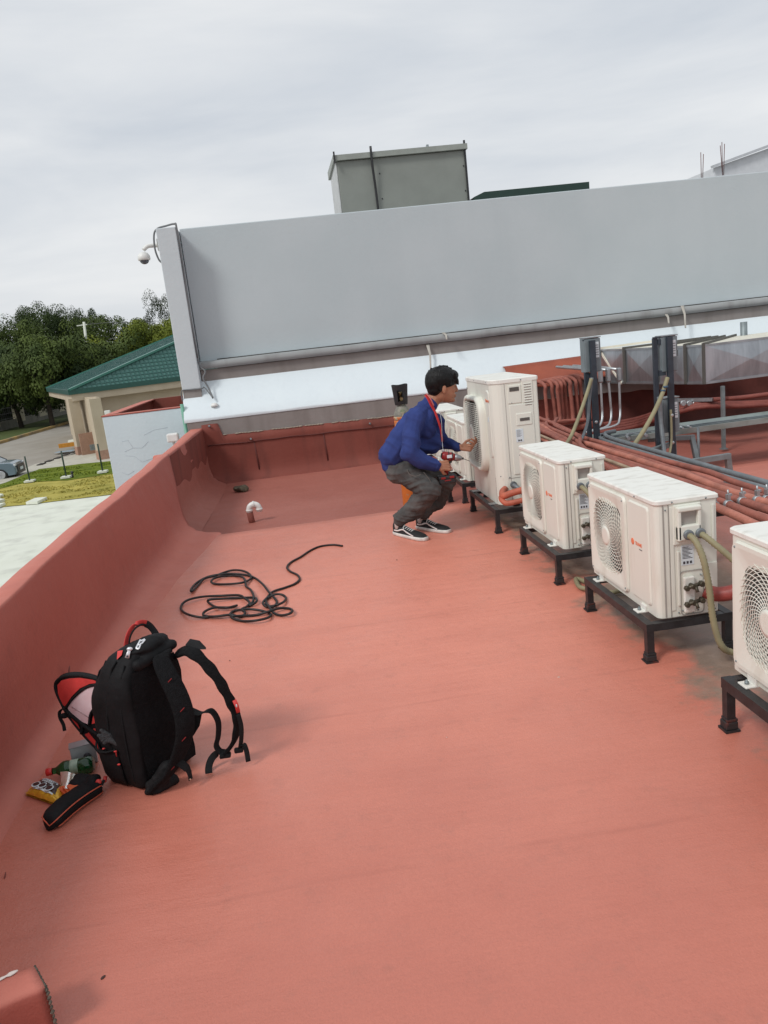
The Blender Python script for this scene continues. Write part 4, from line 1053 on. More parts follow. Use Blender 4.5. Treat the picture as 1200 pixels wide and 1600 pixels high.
# tall unit ---------------------------------------------------------
def make_tall():
    t = empty('air_conditioner', (0, 0, 0), 'tall narrow-looking white air conditioner with a bulging fan guard, facing the crouching man', 'air conditioner')
    Lh, Dh, H = .44, .18, .955
    pl = [(-Dh, -Lh + .075), (-Dh + .012, -Lh + .05), (-Dh + .05, -Lh + .008), (-Dh + .075, -Lh), (Dh - .01, -Lh), (Dh, -Lh + .01), (Dh, Lh), (-Dh + .03, Lh), (-Dh, Lh - .03)]
    b = MB(); g = b.grid([[(x, y, z) for x, y in pl] for z in (0, H)], closed=True, smooth=False); b.face(g[0][::-1]); b.face(g[1]); b.build('casing', ACW, t)
    b = MB(); o = []
    for z, e in ((H - .03, .003), (H - .028, .006), (H - .004, .006), (H + .003, -.002)): o.append([(x * (1 + e / .18), y * (1 + e / .44), z) for x, y in pl])
    g = b.grid(o, closed=True, smooth=False); b.face(g[0][::-1]); b.face(g[-1]); b.build('lid', ACTOP, t)
    cy, cz = .10, .52
    # bulging rounded frame
    b = MB(); rr = []
    for w_, h_, r, x in ((.60, .60, .14, -Dh), (.60, .60, .14, -Dh - .035), (.585, .585, .14, -Dh - .052), (.55, .55, .13, -Dh - .058), (.525, .525, .12, -Dh - .048), (.52, .52, .12, -Dh - .01)): rr.append(rrect(cy, cz, w_, h_, r, x, 7))
    b.grid(rr, closed=True); b.build('guard_frame', ACW, t)
    b = MB(); q = rrect(cy, cz, .52, .52, .12, -Dh - .004, 7); b.face([b.bm.verts.new(p) for p in q]); b.build('fan_cavity', ACDK, t)
    b = MB()
    for k in range(3):
        rw = []
        for i in range(6):
            r = .06 + .18 * i / 5; rw.append([(-Dh - .012 - .012 * (j / 4), cy + r * math.cos(k * 2.094 + (j / 4 - .5) * 1.2 + .3 * i / 5), cz + r * math.sin(k * 2.094 + (j / 4 - .5) * 1.2 + .3 * i / 5)) for j in range(5)])
        b.grid(rw)
    b.build('fan', FAN, t)
    b = MB()
    for k in range(32):
        z = cz - .245 + .49 * k / 31; hw = .255 if abs(z - cz) < .15 else .15 + math.sqrt(max(0, .105 ** 2 - (abs(z - cz) - .15) ** 2))
        b.tube([(-Dh - .050 - .010 * math.cos(j * .785 - 1.57), cy + hw * (j / 2 - 1), z) for j in range(5)], .0028, 4, smooth=False)
    for k in range(9):
        y = cy - .22 + .44 * k / 8; b.tube([(-Dh - .052, y, cz - .235), (-Dh - .052, y, cz + .235)], .0028, 4)
    b.build('grille', ACW, t)
    MB().lathe((-Dh - .066, cy, cz), [(.05, 0), (.07, .004), (.07, .012)], 26, 'X').build('grille_hub', ACW, t)
    b = MB(); o1 = rrect(-.305, .62, .11, .52, .03, -Dh - .0005); o2 = rrect(-.305, .62, .095, .505, .027, -Dh - .008); g = b.grid([o1, o2], closed=True, smooth=False); b.face(g[-1]); b.build('front_panel', ACW, t)
    MB().lathe((-Dh - .009, -.275, .80), [(.0005, -.0005), (.014, -.0005), (.014, .001)], 20, 'X').build('maker_emblem', ORANGEINK, t)
    text_mesh('maker_name', 'TRANE', .024, ORANGEINK, t, (-Dh - .009, -.325, .798), (0, -1, 0), (0, 0, 1), .0005, .0006)
    b = MB(); b.span((-Dh - .0105, -.325, .64), (-Dh - .008, -.30, .675)); b.build('small_label', LABEL, t)
    y0 = -Lh
    b = MB(); b.span((-.080, y0 - .002, 0), (-.077, y0 + .002, H - .03)); b.span((-.10, y0 - .0025, .205), (Dh - .002, y0 + .001, .208)); b.span((-Dh - .001, -Lh + .08, .02), (-Dh + .001, -Lh + .088, .21))
    b.build('panel_seam', ACREC, t)
    b = MB(); b.span((-.058, y0 - .006, .77), (.048, y0 + .001, .905), .004); b.span((-.05, y0 - .006, .23), (.135, y0 + .001, .76), .006); b.span((.055, y0 - .0055, .765), (.140, y0 + .001, .93), .006)
    b.span((-.006, y0 - .011, .60), (.118, y0 - .003, .69), .006); b.build('pressed_panel', ACW, t)
    b = MB(); b.span((-.042, y0 - .0085, .86), (.032, y0 - .005, .89)); b.span((.022, y0 - .0135, .632), (.098, y0 - .010, .655)); b.build('handle_recess', mat('deep_recess', (.10, .09, .08)), t)
    b = MB()
    for k in range(9):
        z = .745 + .019 * k; b.span((.072, y0 - .010, z + .006), (.125, y0 - .005, z + .009), .001); 
    b.build('louvre', ACTOP, t)
    b = MB()
    for k in range(9):
        z = .745 + .019 * k; b.span((.072, y0 - .0078, z), (.125, y0 - .0055, z + .005))
    b.build('louvre_shadow_gap', ACREC, t)
    b = MB(); b.span((-.016, y0 - .008, .475), (.042, y0 - .0055, .575)); b.build('rating_label', LABEL, t)
    b = MB()
    for i in range(7): b.span((-.010, y0 - .0088, .565 - i * .008), (.018 + .012 * (i % 2), y0 - .0078, .567 - i * .008))
    for i in range(2): b.span((-.002 + i * .017, y0 - .0088, .482), (.010 + i * .017, y0 - .0078, .494))
    b.build('label_print', INK, t)
    b = MB()
    for x, z in ((-.03, .775), (.0, .222), (-.09, .215), (-.16, .23), (.09, .222)): b.ell((x, y0 - .004, z), .005, 6, 4)
    for p in ((-Dh - .004, -.30, H - .016), (-Dh - .004, .1, H - .016), (-Dh - .003, .40, H - .09), (.05, y0 - .005, H - .016)): b.ell(p, .006, 6, 4)
    split(b.build('screw', GALVD, t))
    for z, x in ((.155, -.065), (.16, .03)):
        MB().lathe((x, y0 - .02, z), [(.026, 0), (.026, .02)], 16, 'Y').build('cable_gland', GCOND if x < 0 else mat('brass_gland', (.32, .27, .12), rough=.4, metal=.6), t)
    for sy in (-.30, .30):
        b = MB(); b.box((-Dh - .022, sy, -.004), (.07, .07, .008), bevel=.003); b.build('foot_bracket', GALV, t)
    return t
tall = make_tall(); tall.location = (1.695, 6.36, .199); tall.scale = (1.02, .98, 1.035)
ts = make_stand(.20, .43, .19); ts.location = (1.665, 6.30, .001); tag(ts, 'black steel stand under the tall air conditioner', 'stand', 'black steel stands under the air conditioners')

# ---------------------------------------------------------------- hoses on the units
def corrugated(pts, r, step=.008, dep=.0013, sub=20):
    c = curve(pts, sub); out_ = [c[0]]; 
    for p in c[1:]:
        while (p - out_[-1]).length > step: out_.append(out_[-1] + (p - out_[-1]).normalized() * step)
    return out_, [r + (dep if i % 2 else -dep) for i in range(len(out_))]
def hm(p):
    z = p[2]; z = (z - .26) * 1.045 + .199 if z > .2 else z * .68 + .012
    return (p[0] + .05, p[1], z)
def hose(name, pts, r, material, lab, cat='hose', group=None, corr=True, end=None, up=True):
    if up: pts = [hm(p) for p in pts]; end = [hm(p) for p in end] if end else None
    b = MB()
    if corr: c, rr = corrugated(pts, r); b.tube(c, rr, 10)
    else: b.tube(curve(pts, 7), r, 10)
    o = b.build(name, material); tag(o, lab, cat, group)
    if end is not None:
        for p in end: MB().lathe((p[0], p[1] - .018, p[2]), [(r + .002, 0), (r + .009, .002), (r + .009, .022), (r + .004, .024)], 12, 'Y').build('collar', GCOND, o)
    return o
yu = 3.650 - .403
hose('corrugated_conduit', [(1.615, yu - .02, .635), (1.625, yu - .07, .62), (1.64, yu - .11, .55), (1.655, yu - .13, .42), (1.665, yu - .14, .28), (1.69, yu - .16, .13), (1.76, yu - .15, .055), (1.90, yu - .22, .03), (2.1, yu - .25, .025)], .0145, OLIVE, 'olive corrugated hose hanging from the cover to the floor, left of two', end=[(1.615, yu - .025, .637)])
hose('corrugated_conduit', [(1.672, yu - .02, .635), (1.685, yu - .06, .622), (1.74, yu - .12, .56), (1.80, yu - .17, .49), (1.88, yu - .2, .42), (1.98, yu - .2, .37)], .0145, OLIVE, 'olive corrugated hose bending right from the cover towards the red wrapped pipe', end=[(1.672, yu - .025, .637)])
hose('wrapped_pipe', [(1.69, yu - .02, .37), (1.74, yu - .05, .355), (1.81, yu - .09, .375), (1.87, yu - .10, .43), (1.90, yu - .08, .52), (1.96, yu, .56), (2.2, yu + .2, .45), (2.42, yu + .6, .39)], .034, TAPE, 'thick red tape-wrapped pipe leaving the valves beside the olive hoses', 'pipe', corr=False)
yu = 4.935 - .403
hose('corrugated_conduit', [(1.60, yu - .02, .635), (1.615, yu - .07, .62), (1.64, yu - .11, .57), (1.67, yu - .14, .48), (1.70, yu - .16, .36), (1.73, yu - .17, .2)], .0145, OLIVE, 'short olive hose on the end panel of the unit next to the tall one', end=[(1.60, yu - .025, .637)])
hose('corrugated_conduit', [(1.66, yu - .02, .635), (1.68, yu - .06, .62), (1.74, yu - .12, .55), (1.82, yu - .16, .45), (1.9, yu - .1, .4)], .0145, GCOND, 'grey hose behind the short olive one on the unit next to the tall one', end=[(1.66, yu - .025, .637)])
p = [at_z(u, v, .02) for u, v in ((905, 905), (902, 912), (910, 919), (935, 921), (955, 926), (975, 924))]
hose('floor_hose', [(1.66, 4.05, .018), p[0], p[1], p[2], p[3], p[4], p[5], (1.9, 3.9, .018)], .014, OLIVE, 'loop of olive hose lying on the floor behind the black stand', corr=False, up=False)
yt = 6.36 - .431
BRI = mat('bright_red_insulation', (.46, .12, .07), rough=.65, var=.25, vs=9, bump=.3, bs=30)
ay = lambda u, v, y: tuple(at_y(u, v, y))
hose('insulated_pipe', [(2.35, 5.5, .36), (2.1, 5.5, .33), ay(840, 759, 5.60), ay(815, 766, 5.68), ay(798, 771, 5.72), ay(787, 775, 5.76), ay(785, 769, 5.84), ay(789, 764, 5.93)], .026, BRI, 'thick red pipe curling into the foot of the tall unit, upper of two', 'pipe', 'red pipes at the foot of the tall unit', corr=False, up=False)
hose('insulated_pipe', [(2.35, 5.48, .29), (2.1, 5.48, .26), ay(840, 777, 5.58), ay(815, 782, 5.66), ay(797, 786, 5.70), ay(788, 785, 5.73), ay(783, 778, 5.80), ay(787, 772, 5.90)], .021, BRI, 'red pipe curling into the foot of the tall unit, lower of two', 'pipe', 'red pipes at the foot of the tall unit', corr=False, up=False)
hose('flexible_conduit', [(1.57, yt - .03, .415), (1.60, yt - .08, .39), (1.655, yt - .10, .3), (1.665, yt - .11, .15), (1.67, yt - .10, .02)], .017, GCOND, 'grey flexible conduit dropping from the tall unit to the floor', 'conduit', corr=False)

# ================================================================ PIPE RUN BEHIND THE UNITS
CL = mat('clamp_zinc', (.48, .50, .51), rough=.42, metal=.8)
run = []
def wob(i, y, z=0): return noise.noise(V((i * 3.7, y * .55, z))) * .026 + noise.noise(V((i * 1.7, y * 1.9, z + 3))) * .009
PX_ = [2.44, 2.53, 2.61, 2.70, 2.79, 2.87]
for i, x in enumerate(PX_):
    pts = []
    for k in range(30):
        y = 2.2 + k * .27
        sp = 1 + .45 * max(0, min(1, (4.4 - y) / 1.2)); far = max(0, min(1, (y - 4.8) / 3))
        xx = 2.65 + (x - 2.65) * sp * (1 - .35 * far) + wob(i, y) * (1 + far)
        zz = .385 + wob(i, y, 7) * .6 + (.02 if i % 2 and y > 5 else 0)
        if y > 9.0: zz += .0; 
        pts.append((xx + max(0, y - 7.5) * .10, y, zz))
    o = MB().tube(curve(pts, 2), .0255 if i < 5 else .021, 10).build('insulated_pipe', PIPER if i % 3 else mat('red_insulation_pale', (.46, .17, .12), rough=.7, var=.3, vs=8, bump=.4, bs=40))
    tag(o, ('reddish insulated pipe in the run behind the units, %s' % ('first from the units', 'second from the units', 'third from the units', 'fourth from the units', 'fifth from the units', 'sixth, beside the grey conduits')[i]), 'pipe', 'red insulated pipes running behind the units')
    if i < 5:
        yc = 4.38; xc = 2.65 + (x - 2.65) + wob(i, yc)
        c = MB(); c.lathe((xc, yc - .018, .385 + wob(i, yc, 7) * .6), [(.0275, 0), (.030, .002), (.030, .026), (.0275, .028)], 18, 'Y'); c.box((xc, yc, .43), (.018, .03, .03)); c.tube([(xc, yc, .43), (xc, yc, .475)], .006, 6); c.box((xc + .012, yc, .442), (.02, .02, .014))
        tag(c.build('pipe_clamp', CL), 'zinc clamp around the %s red pipe counted from the units, near the right edge' % ('first', 'second', 'third', 'fourth', 'fifth')[i], 'clamp', 'zinc clamps on the red pipes')
for k, (xa, za, r, lab) in enumerate(((2.985, .40, .021, 'upper grey conduit running alongside the red pipes, farthest from the units'), (2.93, .385, .019, 'grey conduit beside the red pipes, the nearer one of two'))):
    pts = [(xa + wob(9 + k, y * .2) * .6 + max(0, y - 6) * .02, y * 1.0, za) for y in (2.2, 3.5, 4.5, 5.5, 6.5, 7.3)] + [(xa + .1, 7.62, za + .005), (xa + .25 , 7.72, za)]
    tag(MB().tube(curve(pts, 5), r, 10).build('conduit', GCOND), lab, 'conduit', 'grey conduits beside the red pipes')
hose('conduit', [(2.40 + .02 * k, 4.6 + .6 * k, .43 + .01 * math.sin(k)) for k in range(8)], .014, mat('tan_hose', (.34, .25, .17), rough=.7, var=.3), 'thin tan hose lying on top of the red pipe run behind the units', corr=False, up=False)
for y, lab in ((4.40, 'black steel bearer carrying the red pipes near the right edge'), (6.2, 'black steel bearer under the red pipes behind the middle units'), (8.0, 'black steel bearer under the red pipes behind the tall unit')):
    t = empty('pipe_bearer', (2.7, y, 0), lab, 'bearer', 'bearers under the pipe run')
    b = MB(); b.bar((2.34, y, .335), (3.08, y, .335), .04, .04); b.build('crossbar', BLACKM, t)
    for x in (2.38, 3.04): MB().bar((x, y, -.12 if y > STEP else 0), (x, y, .315), .04, .04, (1, 0, 0)).build('leg', BLACKM, t)

for k in range(3):
    pts = [(2.30 + .05 * k, 5.3 + .4 * k, .40), (2.42 + .05 * k, 6.2 + .3 * k, .43 + .012 * k), (2.6 + .06 * k, 7.4, .43 + .01 * k), (2.72 + .09 * k, 8.6, .42), (3.0 + .12 * k, 9.5, .38)]
    tag(MB().tube(curve(pts, 6), .020, 9).build('insulated_pipe', PIPER), 'thin red pipe laid loosely over the far pipe run, %s from the units' % ('first', 'second', 'third')[k], 'pipe', 'loose thin pipes over the run')
# upright pipes at the wall ------------------------------------------
lbs = ('first', 'second', 'third', 'fourth', 'fifth', 'sixth', 'seventh', 'eighth', 'ninth')
for i, (u, ub) in enumerate(((851, 855), (862, 868), (870, 875), (876, 879), (882, 886), (890, 895), (899, 903), (906, 911), (915, 922))):
    yy = 10.2 + .06 * math.sin(i * 2.1); top = at_y(u, 600 - i * 1.2, yy); bot = at_y(ub, 652 - i * .5, yy); hk = .05 + .02 * (i % 3)
    pts = [(top.x - .10, 10.62, top.z + .0), (top.x - .03, 10.4, top.z + .03), (top.x, yy, top.z - .02), top + V((.0, 0, -.12)), top.lerp(bot, .6), bot, (bot.x - .03, yy - .05, bot.z - .06), (bot.x - .12, yy - .09, bot.z - .075 + i * .004), (bot.x - .45, yy - .1, bot.z - .09 + i * .008), (3.0, yy - .15, bot.z - .12 + i * .012)]
    o = MB().tube(curve(pts, 5), .024 + .003 * (i % 2), 9).build('insulated_pipe', PIPER)
    tag(o, 'upright red insulated pipe at the wall right of the tall unit, %s from the left' % lbs[i], 'pipe', 'upright red pipes bending down the wall')
for i, (u, ub) in enumerate(((938, 941), (950, 955), (967, 969))):
    yy = 9.4; top = at_y(u, 586 - i, yy); bot = at_y(ub, 645 - i * 2, yy)
    t = empty('metal_conduit', tuple(bot), 'shiny steel conduit with a box head bending down behind the posts, %s of three' % ('left', 'middle', 'right')[i], 'conduit', 'steel conduits with box heads')
    b = MB(); b.tube(curve([top + V((0, 0, -.05)), top.lerp(bot, .4), top.lerp(bot, .8), bot, bot + V((-.03, -.04, -.10)), bot + V((-.12, -.1, -.17)), bot + V((-.30 - .1 * i, -.15, -.20))], 6), .015, 10); b.build('tube', CL, t)
    b = MB(); b.box(top + V((0, 0, -.01)), (.055, .06, .17), bevel=.015); b.build('box_head', GALV, t)
    MB().tube([top + V((0, .02, .05)), top + V((-.05, .3, .07)), top + V((-.1, 1.3, .08))], .02, 8).build('feed_tube', CL, t)
tag(MB().tube(curve([(3.1, 10.25, .13), (3.6, 10.22, .135), (4.1, 10.2, .14)], 4), .05, 10).build('wrapped_pipe', PIPER), 'thick red pipe lying along the foot of the wall under the upright pipes', 'pipe')
tag(MB().span((3.2, 9.4, .0), (3.7, 9.44, .10)).build('channel_bar', GALV), 'short galvanised channel lying below the upright red pipes', 'channel')
# pipes along the wall on the right
for i in range(4):
    z0_, z1_ = .36 - i * .035, .52 - i * .03
    a = at_y(975, 658 + i * 4, 10.2 - i * .05); m_ = at_y(1090, 627 + i * 3.2, 9.0 - i * .04); e = at_y(1230, (612, 626, 628, 630)[i], 8.2 + (.6 if i else 0))
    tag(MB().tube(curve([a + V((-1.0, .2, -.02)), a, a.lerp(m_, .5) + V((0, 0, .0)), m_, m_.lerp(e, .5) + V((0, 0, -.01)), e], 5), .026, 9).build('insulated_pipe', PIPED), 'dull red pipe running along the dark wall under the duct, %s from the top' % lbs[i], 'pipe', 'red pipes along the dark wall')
hg = at_y(1088, 628, 9.0)
t = empty('pipe_hanger', tuple(hg), 'galvanised bracket with four shiny clamps holding the pipes under the duct', 'bracket')
MB().bar(hg + V((-.25, .3, .03)), hg + V((.10, -.2, .03)), .03, .04).build('channel', GALV, t)
for k in range(4): MB().lathe(hg + V((-.17 + .075 * k, -.02, .005 - .012 * k)), [(.028, 0), (.034, .003), (.034, .03), (.028, .033)], 14, 'Y').build('clamp', CL, t)

# ---------------------------------------------------------------- posts with switch boxes
def post_frame(px_l, px_r, y, ztop, zbot, labels, boxes):
    a = at_y(px_l, 600, y); c = at_y(px_r, 600, y); xa, xb = a.x, c.x; w_ = .050
    t = empty('post_frame', ((xa + xb) / 2, y, zbot), labels, 'post', 'dark blue steel posts carrying switch boxes')
    MB().bar((xa + w_ / 2, y + .05, zbot), (xa + w_ / 2, y + .05, ztop), w_ - .008, .035, (0, 1, 0)).build('post', NAVY, t)
    MB().bar((xb - w_ / 2, y - .02, zbot), (xb - w_ / 2, y - .02, ztop), w_ + .006, .035, (0, 1, 0)).build('post', NAVY, t)
    for z in (ztop - .04, ztop - .34): MB().bar((xa + w_, y + .04, z), (xb - w_, y + .03, z), .04, .05).build('crossbar', NAVY, t)
    MB().span((xa + .002, y + .02, ztop + .001), (xb - .002, y + .05, ztop + .012)).build('top_plate', NAVY, t)
    for z in (.55, .28): MB().ell((xb - w_ * .8, y - .06, z), (.018, .012, .018), 8, 6).build('bolt', CL, t)
    for zb, h_, lab in boxes:
        b = empty('switch_box', (xb + .05, y, zb), lab, 'electrical box', 'grey switch boxes on the posts')
        x0 = xb + .005
        MB().span((x0 - .10, y + .02, zb), (x0 + .06, y + .13, zb + h_), .006).build('body', EBOX, b)
        MB().span((x0 - .095, y + .005, zb + .005), (x0 + .065, y + .019, zb + h_ - .005), .004).build('door', EBOX, b)
        MB().span((x0 + .005, y + .0, zb + h_ * .42), (x0 + .045, y + .004, zb + h_ * .88)).build('door_label', LABEL, b)
        ib = MB()
        for i in range(5): ib.span((x0 + .012, y - .002, zb + h_ * (.5 + .07 * i)), (x0 + .040, y - .0005, zb + h_ * (.515 + .07 * i)))
        ib.build('label_print', INK, b)
        MB().box((x0 + .068, y + .03, zb + h_ * .5), (.02, .02, .06), bevel=.004).build('latch', BLACKM, b)
        MB().span((x0 - .1, y + .0, zb + h_ + .001), (x0 + .07, y + .14, zb + h_ + .012), .003).build('rain_cap', GALV, b)
    return xa, xb
xa1, xb1 = post_frame(916, 931, 7.55, 1.35, -.12, 'dark blue steel double post standing next to the upright red pipes', ((1.04, .33, 'grey switch box with a white label on the left post'),))
xa2, xb2 = post_frame(1025, 1050, 7.35, 1.305, -.12, 'dark blue steel double post standing in front of the duct', ((.97, .34, 'grey switch box with a white label at the top of the right post'), (.37, .34, 'grey switch box with a white label halfway up the right post')))
def flexp(pts, r, material, lab, cat='conduit'): return tag(MB().tube(curve(pts, 7), r, 9).build('flexible_conduit', material), lab, cat, 'flexible conduits slanting down from the posts')
A = lambda u, v, y: at_y(u, v, y)
flexp([A(924, 592, 7.45), A(917, 615, 7.42), A(905, 650, 7.3), A(892, 682, 7.15), A(880, 700, 7.0)], .018, OLIVE, 'olive flexible conduit slanting down left from the left post')
flexp([A(925, 590, 7.46), A(921, 625, 7.46), A(918, 660, 7.4), A(908, 688, 7.25), A(900, 700, 7.2)], .015, GCOND, 'grey flexible conduit hanging straight down beside the left post')
flexp([A(1043, 590, 7.27), A(1035, 615, 7.23), A(1020, 648, 7.1), A(998, 685, 6.9), A(975, 715, 6.7)], .021, OLIVE, 'thick olive flexible conduit slanting down left from the right post')
flexp([A(1030, 620, 7.3), A(1033, 660, 7.3), A(1037, 700, 7.2), A(1039, 722, 7.1)], .022, GCOND, 'grey flexible conduit dropping inside the right post')
flexp([A(1048, 640, 7.3), A(1049, 690, 7.25), A(1043, 720, 7.1), A(1040, 730, 7.0)], .012, OLIVE, 'thin olive conduit at the foot of the right post')
for u, v in ((1036, 612), (1040, 606)): 
    pp = A(u, v, 7.24); MB().lathe(pp, [(.024, 0), (.024, .02)], 10, 'Z').build('cable_tie', mat('blue_tie', (.05, .10, .16)), COL.objects['flexible_conduit.002'])

# ---------------------------------------------------------------- cable tray
ty0, ty1 = 7.62, 8.02
tr = empty('cable_tray', (4.5, 7.8, -.12), 'long grey-green galvanised cable tray lying on bent pipe legs at the right', 'cable tray')
TRM = mat('tray_galvanised', (.30, .345, .33), rough=.45, metal=.45, col2=(.17, .19, .16), vs=3.0, stretch=(.6, 3, 1), lo=.3, hi=.55)
b = MB(); pr = [(ty0, .29), (ty0, .345), (ty0 + .035, .345), (ty0 + .05, .32), (ty0 + .2, .325), (ty1 - .05, .32), (ty1 - .035, .35), (ty1, .35), (ty1, .29)]
rows = [[(x, y + (x - 3.05) * .04, z - (x - 3) * .003) for y, z in pr] for x in (3.05, 4, 5, 6, 7, 8.5)]
b.grid(rows, closed=True, smooth=False); b.build('tray', TRM, tr)
b = MB()
for y in (ty0 + .13, ty0 + .22): b.tube([(3.05, y, .336), (5, y + .08, .33), (8.5, y + .22, .32)], .008, 6)
b.build('rib', GCOND, tr)
b = MB()
for x, y in ((3.12, ty0 + .02), (3.32, ty0 + .0), (3.52, ty0 + .03)): b.tube(curve([(x + .10, y + .12, .34), (x + .02, y + .02, .36), (x - .05, y - .10, .36), (x - .08, y - .22, .36)], 4), .018, 8)
b.build('conduit_entry', GALV, tr)
b = MB()
for x in (3.86, 3.94, 4.02): b.ell((x, ty0 + .08, .352), .018, 8, 6); b.bar((x, ty0 + .03, .35), (x, ty0 + .3, .35), .02, .012)
b.build('splice_clip', CL, tr)
def bent_leg(pts, lab):
    b = MB(); 
    for a_, c_ in zip(pts[:-1], pts[1:]): b.bar(a_, c_, .045, .045, (0, 0, 1) if abs(V(c_).z - V(a_).z) < .1 else (1, 0, 0))
    for p_ in pts[1:-1]: b.box(p_, (.046, .046, .046))
    b.box((pts[-1][0], pts[-1][1], pts[-1][2] + .006), (.09, .09, .012))
    tag(b.build('bent_support', GALVD), lab, 'support', 'bent square supports below the tray')
bent_leg([(3.6, 7.75, .262), (3.98, 7.55, .262), (4.0, 7.45, -.12)], 'bent grey square support under the splice of the cable tray')
bent_leg([(2.35, 6.15, .28), (3.72, 6.44, .25), (3.76, 6.46, .0)], 'bent grey square support reaching from the pipe run, right of the right post')
bent_leg([(2.95, 6.90, .25), (3.55, 7.30, .25), (3.7, 7.4, .25), (3.72, 7.42, -.12)], 'bent grey square support behind the foot of the right post')
for x, y, lab in ((4.95, 8.65, 'grey square strut standing below the corner of the duct'),):
    b = MB(); b.bar((x, y, -.13), (x, y, .62), .04, .035, (1, 0, 0)); b.box((x, y, -.12), (.07, .07, .012)); tag(b.build('duct_strut', GALVD), lab, 'support')
p = at_y(1163, 524, 10.2); tag(MB().tube([p + V((0, 0, -.5)), at_y(1162, 503, 10.2)], .045, 10).build('pipe_stub', GALVD), 'grey pipe end sticking up behind the duct', 'pipe')
b = MB(); a = at_y(1062, 560, 7.9); b.tube([(a.x - .03, 7.50, .37), (a.x - .03, 7.50, -.1)], .014, 8); tag(b.build('conduit', GCOND), 'thin grey conduit running straight down behind the right post', 'conduit')

# ---------------------------------------------------------------- duct
dt = empty('ventilation_duct', (5, 9.5, .6), 'galvanised sheet metal air duct with diamond creases turning in front of the silver ledge', 'duct')
DM = mat('duct_sheet', (.46, .49, .52), rough=.33, metal=.82, col2=(.30, .325, .35), vs=2.5, stretch=(3, 3, .5), bump=.06, bs=5)
DT = mat('duct_sky_cream', (.78, .75, .64), rough=.5, col2=(.68, .65, .55), vs=2.5)  # cream stands in for sky reflection, painted into the top sheet's colour
zt, zb = 1.085, .635
PL = [V((4.40, 10.95, 0)), V((4.52, 10.35, 0)), V((4.70, 9.75, 0)), V((4.86, 9.33, 0)), V((4.955, 9.06, 0)), V((8.6, 9.25, 0))]
BK = [V((5.9, 10.98, 0)), V((5.9, 10.6, 0)), V((5.95, 10.5, 0)), V((6.0, 10.4, 0)), V((6.1, 10.3, 0)), V((8.6, 10.4, 0))]
def crease(b, P, Q, z0_, z1_, n=1):
    """panel P->Q with shallow pyramid relief"""
    for k in range(n):
        a, c = P.lerp(Q, k / n), P.lerp(Q, (k + 1) / n); nr = (c - a).cross(V((0, 0, 1))).normalized()
        m_ = (a + c) / 2 + nr * .022; m_.z = (z0_ + z1_) / 2
        vs = [b.bm.verts.new((a.x, a.y, z0_)), b.bm.verts.new((c.x, c.y, z0_)), b.bm.verts.new((c.x, c.y, z1_)), b.bm.verts.new((a.x, a.y, z1_)), b.bm.verts.new(m_)]
        for i in range(4): b.face([vs[i], vs[(i + 1) % 4], vs[4]])
for i in range(5):
    b = MB()
    if i == 4: crease(b, PL[4], PL[5], zb, zt, 3)
    else: crease(b, PL[i], PL[i + 1], zb + (.0 if i else .0), zt)
    f = lambda P, z: b.bm.verts.new((P.x, P.y, z))
    b.face([f(PL[i], zb), f(BK[i], zb), f(BK[i + 1], zb), f(PL[i + 1], zb)])
    b.face([f(BK[i], zb), f(BK[i + 1], zb), f(BK[i + 1], zt), f(BK[i], zt)])
    b.build('section', DM, dt, recalc=True)
b = MB(); b.prism([(p.x, p.y, zt) for p in PL] + [(p.x, p.y, zt) for p in BK[::-1]], (0, 0, .006)); b.build('top_sheet', DT, dt)
for i in (1, 2, 3, 4):
    P, Q = PL[i], BK[i]; d = (Q - P).normalized(); b = MB()
    b.bar((P.x - d.x * .02, P.y - d.y * .02, zt + .02), (Q.x, Q.y, zt + .02), .02, .03); b.bar((P.x - .014, P.y - .014, zb - .01), (P.x - .014, P.y - .014, zt + .03), .03, .03, (1, 0, 0)); b.build('flange', mat('flange_dark', (.10, .095, .085), rough=.6), dt)
b = MB(); 
for i in range(5): b.bar(PL[i] + V((-.006, -.006, zb)), PL[i + 1] + V((-.006, -.006, zb)), .015, .025); b.bar(PL[i] + V((-.006, -.006, zt)), PL[i + 1] + V((-.006, -.006, zt)), .015, .025)
b.build('edge_seam', GALV, dt)
b = MB(); b.bar((4.40, 10.9, zt), (4.50, 10.42, zb - .01), .03, .03); b.bar((4.33, 10.85, zt + .03), (5.3, 10.75, zt + .05), .05, .03); b.build('edge_trim', DT, dt)
# ================================================================ CRACKED THINGS ON THE ROOF
# vent pipe
vp = empty('vent_pipe', tuple(at_z(393, 815, -.13)), 'white gooseneck vent on a red stub sticking out of the lower roof', 'vent pipe')
p = vp.location
rt = at_y(392, 800, p.y); 
MB().tube([(p.x + .01, p.y, -.2), (p.x - .005, p.y, rt.z)], .034, 14).build('stub', REDWALL, vp)
R0v = .052; top = rt.z + .025
pts = [(p.x - .005, p.y, rt.z - .01), (p.x - .005, p.y, top)] + [(p.x - .005 + R0v - R0v * math.cos(a), p.y, top + R0v * math.sin(a)) for a in [R_(15 * k) for k in range(1, 12)]] + [(p.x - .005 + 2 * R0v, p.y, top), (p.x - .005 + 2 * R0v, p.y, top - .03)]
MB().tube(pts, .031, 14).build('elbow', WHITEP, vp)
b = MB()
for q, ax_ in (((p.x - .005, p.y, top - .005), 'Z'), ((p.x - .005 + 2 * R0v, p.y, top - .005), 'Z'), ((p.x - .005 + R0v, p.y, top + R0v), 'X')): b.lathe(V(q) - (V((0, 0, .01)) if ax_ == 'Z' else V((.01, 0, 0))), [(.031, 0), (.036, .002), (.036, .018), (.031, .02)], 14, ax_)
b.build('socket_ring', WHITEP, vp)
rk = MB(); rk.ell(at_z(376, 764, -.10), (.10, .075, .045), 18, 12)
